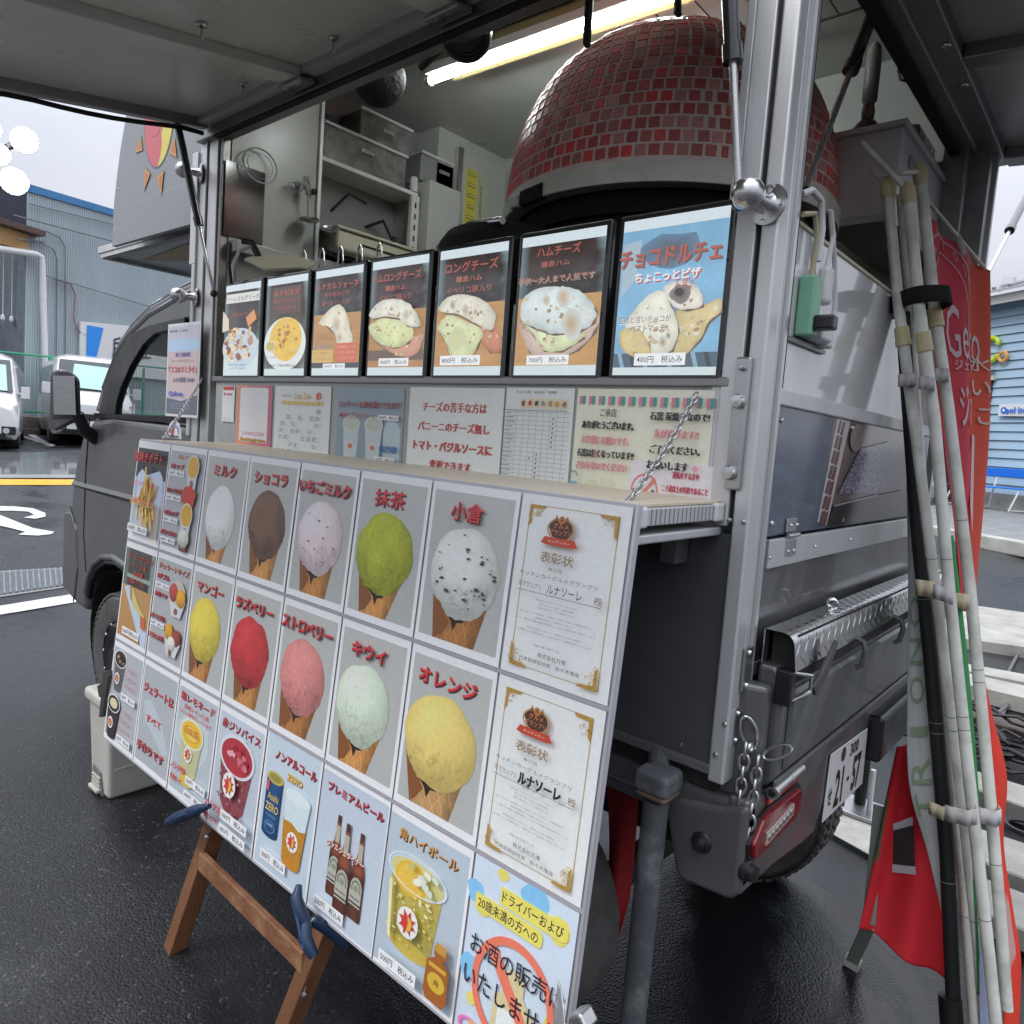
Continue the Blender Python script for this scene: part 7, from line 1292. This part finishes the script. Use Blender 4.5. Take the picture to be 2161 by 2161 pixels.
# ---------------------------------------------------------------- clamps and clips
CBL = mat('navy_plastic_clamp', lin('#1c3250'), .4, var=.12, vs_=10)
def clamp(label, p_jaw, p_mid, p_end, p_end2):
    t = T('spring_clamp', label, 'clamp', 'blue plastic clamps on the board edge', loc=tuple(p_mid))
    a_, m_, e_, f_ = map(Vector, (p_jaw, p_mid, p_end, p_end2)); nv = Vector((0, -1, .1)).normalized()
    for (q, o_, s_, nm) in ((a_, nv*.012, 1, 'jaw'),):
        M().tube([q+o_*.6, q.lerp(m_, .3)+o_*1.5, q.lerp(m_, .65)+o_*1.3, m_+o_*.6], [.006, .012, .014, .013], 10).build('jaw', CBL, t, smooth=True)
    M().tube([m_+nv*.008, m_.lerp(e_, .4)+nv*.016, m_.lerp(e_, .8)+nv*.010, e_+nv*.006], [.013, .014, .012, .010], 10).build('handle', CBL, t, smooth=True)
    M().tube([m_-nv*.010, m_.lerp(f_, .4)-nv*.02, m_.lerp(f_, .8)-nv*.022, f_-nv*.02], [.011, .013, .011, .009], 10).build('handle', CBL, t, smooth=True)
    M().bar(a_.lerp(m_, .2)+nv*.026, m_.lerp(e_, .7)+nv*.024, .006, .006).build('reinforcing_rib', mat('navy_edge', lin('#2a4468'), .4), t, bev=.002)
    M().tube([m_+nv*.018, m_-nv*.018], .004, 8).build('pin', STEEL, t)
clamp('blue clamp lying sideways above the left easel leg', (.245, .625, .468), (.155, .618, .415), (.060, .612, .355), (.10, .64, .375))
clamp('upright blue clamp above the right easel leg', (0.636, 0.612, 0.466), (0.673, 0.606, 0.408), (0.712, 0.600, 0.363), (0.698, 0.660, 0.336))
sc_c = T('silver_clip', 'silver spring clip gripping the bottom right board edge', 'clip', loc=(1.276, 0.600, 0.608))
M().prism([(1.256, 0.620, 0.615), (1.266, 0.615, 0.611), (1.280, 0.605, 0.594), (1.292, 0.595, 0.575), (1.272, 0.595, 0.563), (1.264, 0.605, 0.591), (1.259, 0.615, 0.607)], (0, -.003, 0)).build('plate', STAIN, sc_c, bev=.001)
M().prism([(1.289, 0.600, 0.591), (1.306, 0.600, 0.605), (1.322, 0.600, 0.588), (1.289, 0.600, 0.567)], (0, .03, 0)).build('spring_body', STEEL, sc_c, bev=.004)
bc2 = T('bulldog_clip', 'dark grey bulldog clip on the left edge of the board', 'clip', loc=(-.475, .66, .80))
DK = mat('dark_steel_clip', (.10, .095, .085), .4, .6)
def YY(u, v): return u
M().prism([(-0.442, 0.655, 0.605), (-0.434, 0.655, 0.589), (-0.457, 0.648, 0.457), (-0.482, 0.648, 0.449), (-0.474, 0.650, 0.527), (-0.477, 0.655, 0.592)], (0, -.012, 0)).build('spine', DK, bc2, bev=.002)
M().prism([(-0.555, 0.655, 0.521), (-0.519, 0.655, 0.543), (-0.468, 0.655, 0.563), (-0.479, 0.655, 0.503), (-0.538, 0.655, 0.490)], (0, .016, 0)).build('grip', DK, bc2, bev=.003)
# ---------------------------------------------------------------- pedal bin
pb = T('pedal_bin', 'off-white plastic pedal bin standing behind the board at left', 'bin', loc=(-.87, .95, 0))
BIN = mat('aged_white_plastic', lin('#c9c8c0'), .5, c2=lin('#b3b1a6'), vs_=4, rv=.1)
x0, x1, y0, y1 = -.985, -.800, .785, 1.22
M().add([(x0+.012, y0+.012, .0), (x1-.012, y0+.012, 0), (x1-.012, y1, 0), (x0+.012, y1, 0), (x0, y0, .335), (x1, y0, .335), (x1, y1, .335), (x0, y1, .335)], [(0, 3, 2, 1), (4, 5, 6, 7), (0, 1, 5, 4), (1, 2, 6, 5), (2, 3, 7, 6), (3, 0, 4, 7)]).build('body', BIN, pb, bev=.014, seg=3)
M().box((x0-.012, y0-.014, .325), (x1+.012, y1+.01, .372)).build('lid', BIN, pb, bev=.016, seg=4)
M().box((x0+.03, y0+.02, .371), (x1-.02, y0+.10, .375)).build('lid_flap', ALUD, pb, bev=.002); M().box((x0+.04, y0+.12, .371), (x1-.02, y1-.05, .376)).build('lid_flap', BIN, pb, bev=.002)
M().prism([(x0+.025, y0+.004, .0), (x0+.135, y0+.004, .0), (x0+.115, y0+.004, .085), (x0+.045, y0+.004, .095)], (0, .02, 0)).build('pedal_recess', mat('recess_grey', (.16, .16, .15), .6), pb, bev=.004)
M().box((x0+.045, y0-.012, .012), (x0+.125, y0+.01, .026)).build('pedal', BIN, pb, bev=.004)
for k in range(3): M().box((x0+.05, y0-.002, .032+.014*k), (x0+.12, y0+.004, .038+.014*k)).build('pedal_rib', BIN, pb)
M().box((x1-.013, y0+.03, .105), (x1-.004, y1-.02, .112)).build('moulded_line', BIN, pb, bev=.002)
# red pennant behind the outrigger leg
rp = M(); 
def rpf(u, v): 
    z = .70-.56*v; wv = .012*sin(u*5+v*4); xl = .905+.055*v+.02*sin(v*3); xr = 1.03-.02*v; 
    return (xl+(xr-xl)*u*(1-max(0, v-.72)*1.0), 1.235+wv, z+.16*max(0, u)*max(0, v-.5))
rp.grid(rpf, 12, 18); o = rp.build('red_pennant', mat('red_cloth', (.34, .018, .022), .75, var=.15, vs_=3), smooth=True, solid=.002); tag(o, 'plain red cloth hanging under the truck behind the grey leg', 'cloth')
# ---------------------------------------------------------------- banners and poles leaning at the rear
PVC = mat('weathered_pvc', lin('#e0e1d8'), .5, c2=lin('#a3a396'), vs_=11, thr=(.45, .8), bump=.08, bs=50)
CREAM = mat('cream_joint', lin('#c9bd93'), .5, var=.08)
VEL = mat('white_strap', lin('#c9c6cc'), .8, c2=lin('#a9a59c'), vs_=16)
def pole(label, pts, r, m, joints=(), cap=None):
    t = T('banner_pole', label, 'pole', 'banner poles bundled at the truck rear', loc=tuple(pts[-1])); pts = [Vector(p) for p in pts]
    M().tube(pts, r, 18).build('tube', m, t, smooth=True)
    def at(f):
        L_ = [(pts[i+1]-pts[i]).length for i in range(len(pts)-1)]; d = f*sum(L_); i = 0
        while i < len(L_)-1 and d > L_[i]: d -= L_[i]; i += 1
        dr = (pts[i+1]-pts[i]).normalized(); return pts[i]+dr*d, dr
    for f, ln, rr_ in joints:
        p, d = at(f); M().tube([p, p+d*ln*.1, p+d*ln*.72, p+d*ln*.75, p+d*ln], [r*rr_*.95, r*rr_, r*rr_, r*rr_*1.08, r*rr_*1.08], 18).build('joint', CREAM, t, smooth=True)
    for f in (.42, .60, .615, .83): p, d = at(f); M().tube([p, p+d*.002], r*1.02, 16).build('seam', mat('seam_grey', (.2, .2, .19), .6), t)
    if cap:
        p = pts[0]; d = (pts[0]-pts[1]).normalized(); M().tube([p-d*.012, p+d*.002, p+d*.018, p+d*.03, p+d*.042], [r*1.1, r*1.35, r*1.35, r*1.2, r*.5], 16).build('cap', CREAM, t, smooth=True)
        if cap != 1: q = Vector(cap); M().tube([p+d*.02, q], .0065, 10).build('cross_arm', PVC, t, smooth=True)
    return t
Pa = pole('leftmost slender white pole in the bundle, cream joint at mid height', [(1.266, 1.743, 2.029), (1.320, 1.745, 1.748), (1.373, 1.763, 1.496), (1.461, 1.786, 1.082), (1.563, 1.814, 0.593), (1.626, 1.826, 0.273), (1.686, 1.838, -0.035)], .0122, PVC, ((.155, .045, 1.35),), (1.220, 1.737, 2.098))
Pb = pole('second white pole from the left, brightest one in the middle', [(1.316, 1.730, 2.004), (1.367, 1.732, 1.743), (1.420, 1.751, 1.497), (1.493, 1.756, 1.092), (1.586, 1.770, 0.617), (1.653, 1.778, 0.288), (1.706, 1.781, 0.016)], .0128, PVC, ((.157, .045, 1.3),), (1.212, 1.681, 2.138))
Pc = pole('third white pole, at the right beside the red banner', [(1.317, 1.818, 2.074), (1.379, 1.824, 1.758), (1.433, 1.837, 1.515), (1.522, 1.847, 1.087), (1.614, 1.847, 0.602), (1.656, 1.844, 0.375), (1.699, 1.841, 0.128)], .0128, PVC, ((.160, .045, 1.3),), (1.289, 1.741, 2.072))
Pd = pole('thin white pole partly hidden behind the others', [(1.266, 1.852, 2.058), (1.315, 1.863, 1.769), (1.383, 1.876, 1.361), (1.472, 1.888, 0.891), (1.583, 1.906, 0.310), (1.651, 1.907, -0.091)], .0105, PVC)
Pe = pole('matt black pole running down behind the white poles', [(1.313, 1.806, 1.753), (1.396, 1.821, 1.244), (1.462, 1.827, 0.900), (1.543, 1.834, 0.446), (1.595, 1.827, 0.098)], .0165, mat('black_pole', (.010, .010, .011), .6))
M().tube([(1.587, 1.827, 0.105), (1.602, 1.824, 0.017)], .026, 16).build('base_sleeve', BLK, Pe)
o = M(); c1, c2_ = Vector((1.343, 1.790, 1.792)), Vector((1.352, 1.793, 1.754)); d = (c2_-c1).normalized(); u = Vector(rt2); w3 = d.cross(u).normalized()
vv = []
for p in (c1, c1.lerp(c2_, .5), c2_):
    for k in range(24): t_ = 2*pi*k/24; vv.append(p+u*(.053*math.copysign(abs(cos(t_))**.6, cos(t_)))+w3*.078*math.copysign(abs(sin(t_))**.7, sin(t_)))
o.add(vv, [(i*24+k, i*24+(k+1) % 24, (i+1)*24+(k+1) % 24, (i+1)*24+k) for i in range(2) for k in range(24)]); st = o.build('bundle_strap', mat('black_velcro', (.008, .008, .008), .9, bump=.5, bs=200), smooth=True, solid=.003); tag(st, 'wide black strap tied round the pole bundle near the top', 'strap')
def strap(label, a_, b_, dp, hgt, m=VEL, bulge=.02):
    a_, b_ = Vector(a_), Vector(b_); f_ = -Vector(fw); o = M(); dn = (-Vector(up2)).normalized()*hgt; n = 14
    vv = []
    for k in range(n+1): t_ = k/n; p = a_.lerp(b_, t_)+f_*(bulge*sin(pi*t_)+.004*sin(t_*18)); vv += [p, p+dn]
    o.add(vv, [(2*k, 2*k+1, 2*k+3, 2*k+2) for k in range(n)]); q = o.build('tie_strap', m, smooth=True, solid=.0018); tag(q, label, 'strap', 'white tie straps on the pole bundle')
strap('white strap tied below the cream joint of the left pole', (1.339, 1.725, 1.593), (1.370, 1.752, 1.598), 0, .030, bulge=.014); strap('white strap tied below the middle pole joint', (1.387, 1.705, 1.586), (1.415, 1.730, 1.583), 0, .03, bulge=.016); strap('white strap tied below the right pole joint', (1.398, 1.791, 1.614), (1.426, 1.816, 1.614), 0, .03, bulge=.014)
strap('cream strap on the left pole at tailgate height', (1.426, 1.727, 1.114), (1.463, 1.758, 1.113), 0, .038, mat('cream_strap', lin('#c2b79b'), .8, var=.1)); strap('grey strap twisted over the middle pole at tailgate height', (1.469, 1.698, 1.114), (1.503, 1.726, 1.102), 0, .034); strap('speckled strap on the right pole at tailgate height', (1.491, 1.794, 1.088), (1.522, 1.820, 1.088), 0, .036, mat('cream_strap'))
strap('dirty strap end beside the black pole near the bottom', (1.501, 1.773, 0.583), (1.538, 1.791, 0.579), 0, .032, mat('cream_strap')); strap('long white strap round the lower white poles', (1.546, 1.696, 0.618), (1.600, 1.744, 0.623), 0, .036, bulge=.03); strap('white strap on the lower right pole over the red cloth', (1.594, 1.789, 0.602), (1.633, 1.849, 0.597), 0, .036, bulge=.03)
def cloth(name, label, L_, Rr, cf, m=CLOTHP, fold=.02, nf=3, nu=26, nv=40, ph=0):
    """hanging cloth between a left edge and a right edge polyline (same number of points)"""
    L_ = [Vector(p) for p in L_]; Rr = [Vector(p) for p in Rr]; n = len(L_)-1
    def ev(P_, v):
        x = v*n; i = min(int(x), n-1); f = x-i; p0 = P_[max(0, i-1)]; p1 = P_[i]; p2 = P_[i+1]; p3 = P_[min(n, i+2)]
        return .5*((2*p1)+(p2-p0)*f+(2*p0-5*p1+4*p2-p3)*f*f+(3*p1-p0-3*p2+p3)*f**3)
    def fn(u, v, h=0):
        a_, b_ = ev(L_, v), ev(Rr, v); w_ = (b_-a_).length; d = (a_-b_).cross(Vector((0, 0, 1))).normalized(); d = d if d.dot(Vector(fw)) < 0 else -d
        return a_.lerp(b_, u)+d*(fold*sin(u*pi*nf+ph+v*2.2)*(.25+min(1, w_*4)*.75)*min(1, u*6+.2)+h)
    mm = M(); mm.grid(lambda u, v: fn(u, v), nu, nv, lambda u, v: tuple(q*(1+.04*noise.noise(Vector((u*6, v*9, ph)))) for q in cf(u, v)))
    o = mm.build(name, m, smooth=True, solid=.0012); tag(o, label, 'banner'); return o, fn
RB, OB = Vector((.60, .06, .085)), Vector((.68, .10, .06))
o, fn = cloth('gelato_banner', 'red banner reading Gelato with white rings, right of the poles', [(1.311, 1.913, 2.016), (1.357, 1.920, 1.723), (1.401, 1.932, 1.484), (1.454, 1.938, 1.247), (1.497, 1.937, 1.023)], [(1.425, 2.161, 1.920), (1.446, 2.155, 1.704), (1.466, 2.150, 1.500), (1.485, 2.111, 1.244), (1.499, 2.070, 1.006)], lambda u, v: tuple(RB*(1-max(0, min(1, (u-.62)*8)))+OB*max(0, min(1, (u-.62)*8))), fold=.012, nf=4, ph=.6)
a = Art(lambda x, y, h, fn=fn: fn(x, y, .003+h), conv=lambda c: lin(c)); WT = '#d6c6c8'
a.text('Gelato', .60, .235, .56, .13, WT, bold=0); 
a.ring(.30, .22, .42, .20, .035, '#cfa0a4', 34, pi*.95, pi*2.02); a.ring(.30, .22, .30, .155, .03, '#cfa0a4', 34, pi*.95, pi*2.02)
for k, ch_ in enumerate('GELATO'): t_ = pi*(1.08+.11*k); a.text(ch_, .30+.36*cos(t_), .22+.178*sin(t_), .045, .02, '#cfa0a4', rot=t_+pi/2)
for k, ch_ in enumerate('GELATO'): t_ = pi*(1.68+.07*k); a.text(ch_, .32+.38*cos(t_), .25+.2*sin(t_), .045, .018, '#cfa0a4', rot=t_+pi/2)
a.text('ジェラート', .58, .32, .42, .03, WT); a.text('ジェラ', .56, .44, .34, .12, WT, bold=.01)
a.poly([(.42, .70), (.74, .52), (.78, .53), (.46, .78)], '#d0bcc0'); a.poly([(.30, .86), (.62, .86), (.72, .885), (.66, .905), (.30, .905)], '#d0bcc0'); a.poly([(.3, .95), (.74, .945), (.72, .985), (.3, .985)], '#d0bcc0')
a.text('氷', .84, .30, .26, .05, '#dcc9c0', bold=.01); a.text('い', .86, .38, .22, .05, '#dcc9c0', bold=.01); a.text('こ', .90, .47, .16, .05, '#dcc9c0', bold=.01); a.finish(o, CLOTHP)
ra = M().tube([(1.314, 1.920, 2.054), (1.420, 2.144, 1.924)], .0045, 8).build('cross_rod', PVC, o, smooth=True); M().tube([(1.371, 2.028, 1.984), (1.387, 2.037, 1.936)], .008, 8).build('tie_loop', VEL, o)
WCL = Vector(lin('#b9bbb8'))
o, fn = cloth('lettered_banner', 'white banner with green sideways letters beside the black pole', [(1.348, 1.851, 1.405), (1.390, 1.849, 1.061), (1.416, 1.833, 0.826), (1.447, 1.820, 0.594), (1.503, 1.837, 0.427), (1.547, 1.846, 0.289)], [(1.369, 1.842, 1.407), (1.424, 1.852, 1.067), (1.465, 1.849, 0.837), (1.510, 1.849, 0.609), (1.542, 1.845, 0.441), (1.556, 1.841, 0.296)], lambda u, v: tuple(WCL*(.9 if u < .2 else 1)), fold=.008, nf=2)
a = Art(lambda x, y, h, fn=fn: fn(y, 1-x, .003+h), conv=lambda c: lin(c))
for k, ch_ in enumerate('TRIONO'): a.text(ch_, .34+.085*k, .40, .06 if ch_ != 'I' else .02, .62, '#84987a', bold=.005)
a.finish(o, CLOTHP)
RF = Vector((.55, .012, .02))
o, fn = cloth('red_flag', 'large red flag draped low left of the poles, grey emblem on it', [(1.394, 1.912, 0.642), (1.386, 1.887, 0.485), (1.385, 1.847, 0.369), (1.385, 1.810, 0.269), (1.384, 1.775, 0.198)], [(1.479, 1.912, 0.690), (1.512, 1.909, 0.528), (1.541, 1.892, 0.384), (1.568, 1.873, 0.244), (1.591, 1.852, 0.113)], lambda u, v: tuple(RF) if not (u < .07 and .2 < v < .55) else lin('#3d5a3c'), fold=.022, nf=3, ph=1.0)
a = Art(lambda x, y, h, fn=fn: fn(x, y, .003+h), conv=lambda c: lin(c))
a.poly([(.22, .36), (.52, .32), (.56, .52), (.28, .56)], '#2b2428'); a.poly([(.20, .34), (.50, .295), (.52, .33), (.22, .375)], '#b3aeb0'); a.poly([(.27, .55), (.56, .51), (.57, .545), (.28, .59)], '#b3aeb0'); a.finish(o, CLOTHP)
GRC = Vector(lin('#3f8f52'))
o, fn = cloth('green_banner', 'narrow green rolled banner between the white poles', [(1.471, 1.797, 1.221), (1.521, 1.807, 0.920), (1.573, 1.809, 0.587), (1.611, 1.811, 0.368), (1.642, 1.807, 0.149)], [(1.479, 1.805, 1.222), (1.539, 1.824, 0.921), (1.597, 1.830, 0.589), (1.625, 1.824, 0.369), (1.649, 1.813, 0.150)], lambda u, v: tuple(GRC*(.8+.3*u)), fold=.006, nf=1)
LB = Vector(lin('#aab3cf'))
o, fn = cloth('pale_blue_banner', 'pale blue cloth roll low between the white poles', [(1.622, 1.813, 0.419), (1.633, 1.802, 0.289), (1.642, 1.793, 0.204), (1.667, 1.787, 0.010)], [(1.627, 1.817, 0.420), (1.656, 1.821, 0.291), (1.672, 1.819, 0.207), (1.697, 1.813, 0.013)], lambda u, v: tuple(LB*(.9+.15*u)), fold=.008, nf=1)
OR2 = Vector((.75, .045, .02))
o, fn = cloth('red_orange_banner', 'bright red cloth edge hanging right of the rightmost pole', [(1.526, 1.905, 0.986), (1.565, 1.918, 0.790), (1.597, 1.915, 0.633), (1.623, 1.904, 0.453), (1.655, 1.900, 0.288), (1.684, 1.893, 0.125), (1.704, 1.881, -0.026)], [(1.528, 1.933, 0.982), (1.582, 1.972, 0.782), (1.631, 1.996, 0.620), (1.645, 1.976, 0.459), (1.687, 1.980, 0.279), (1.713, 1.977, 0.170), (1.730, 1.941, -0.048)], lambda u, v: tuple(OR2) if not (.62 < v < .80 and u < .8) else lin('#c79a94'), fold=.012, nf=1)
lg_ = T('banner_stand_foot', 'grey-green metal stand leg with a worn tip under the red flag', 'stand', loc=(1.361, 1.899)+(0,))
g0 = Vector((*(1.348, 1.912), .012)); M().bar(g0, Vector((1.399, 1.814, 0.197)), .022, .030, (1, 0, 0)).bar(Vector((1.399, 1.814, 0.197)), Vector((1.371, 1.913, 0.470)), .022, .03, (1, 0, 0)).build('leg', mat('grey_green_paint', (.20, .22, .19), .5), lg_, bev=.002)
M().bar(g0-Vector((0, 0, .011)), g0+Vector((.003, .0, .014)), .034, .040, (1, 0, 0)).build('tip', mat('worn_tip', (.35, .35, .32), .6), lg_, bev=.002)
finish_arts()
bpy.context.view_layer.update()
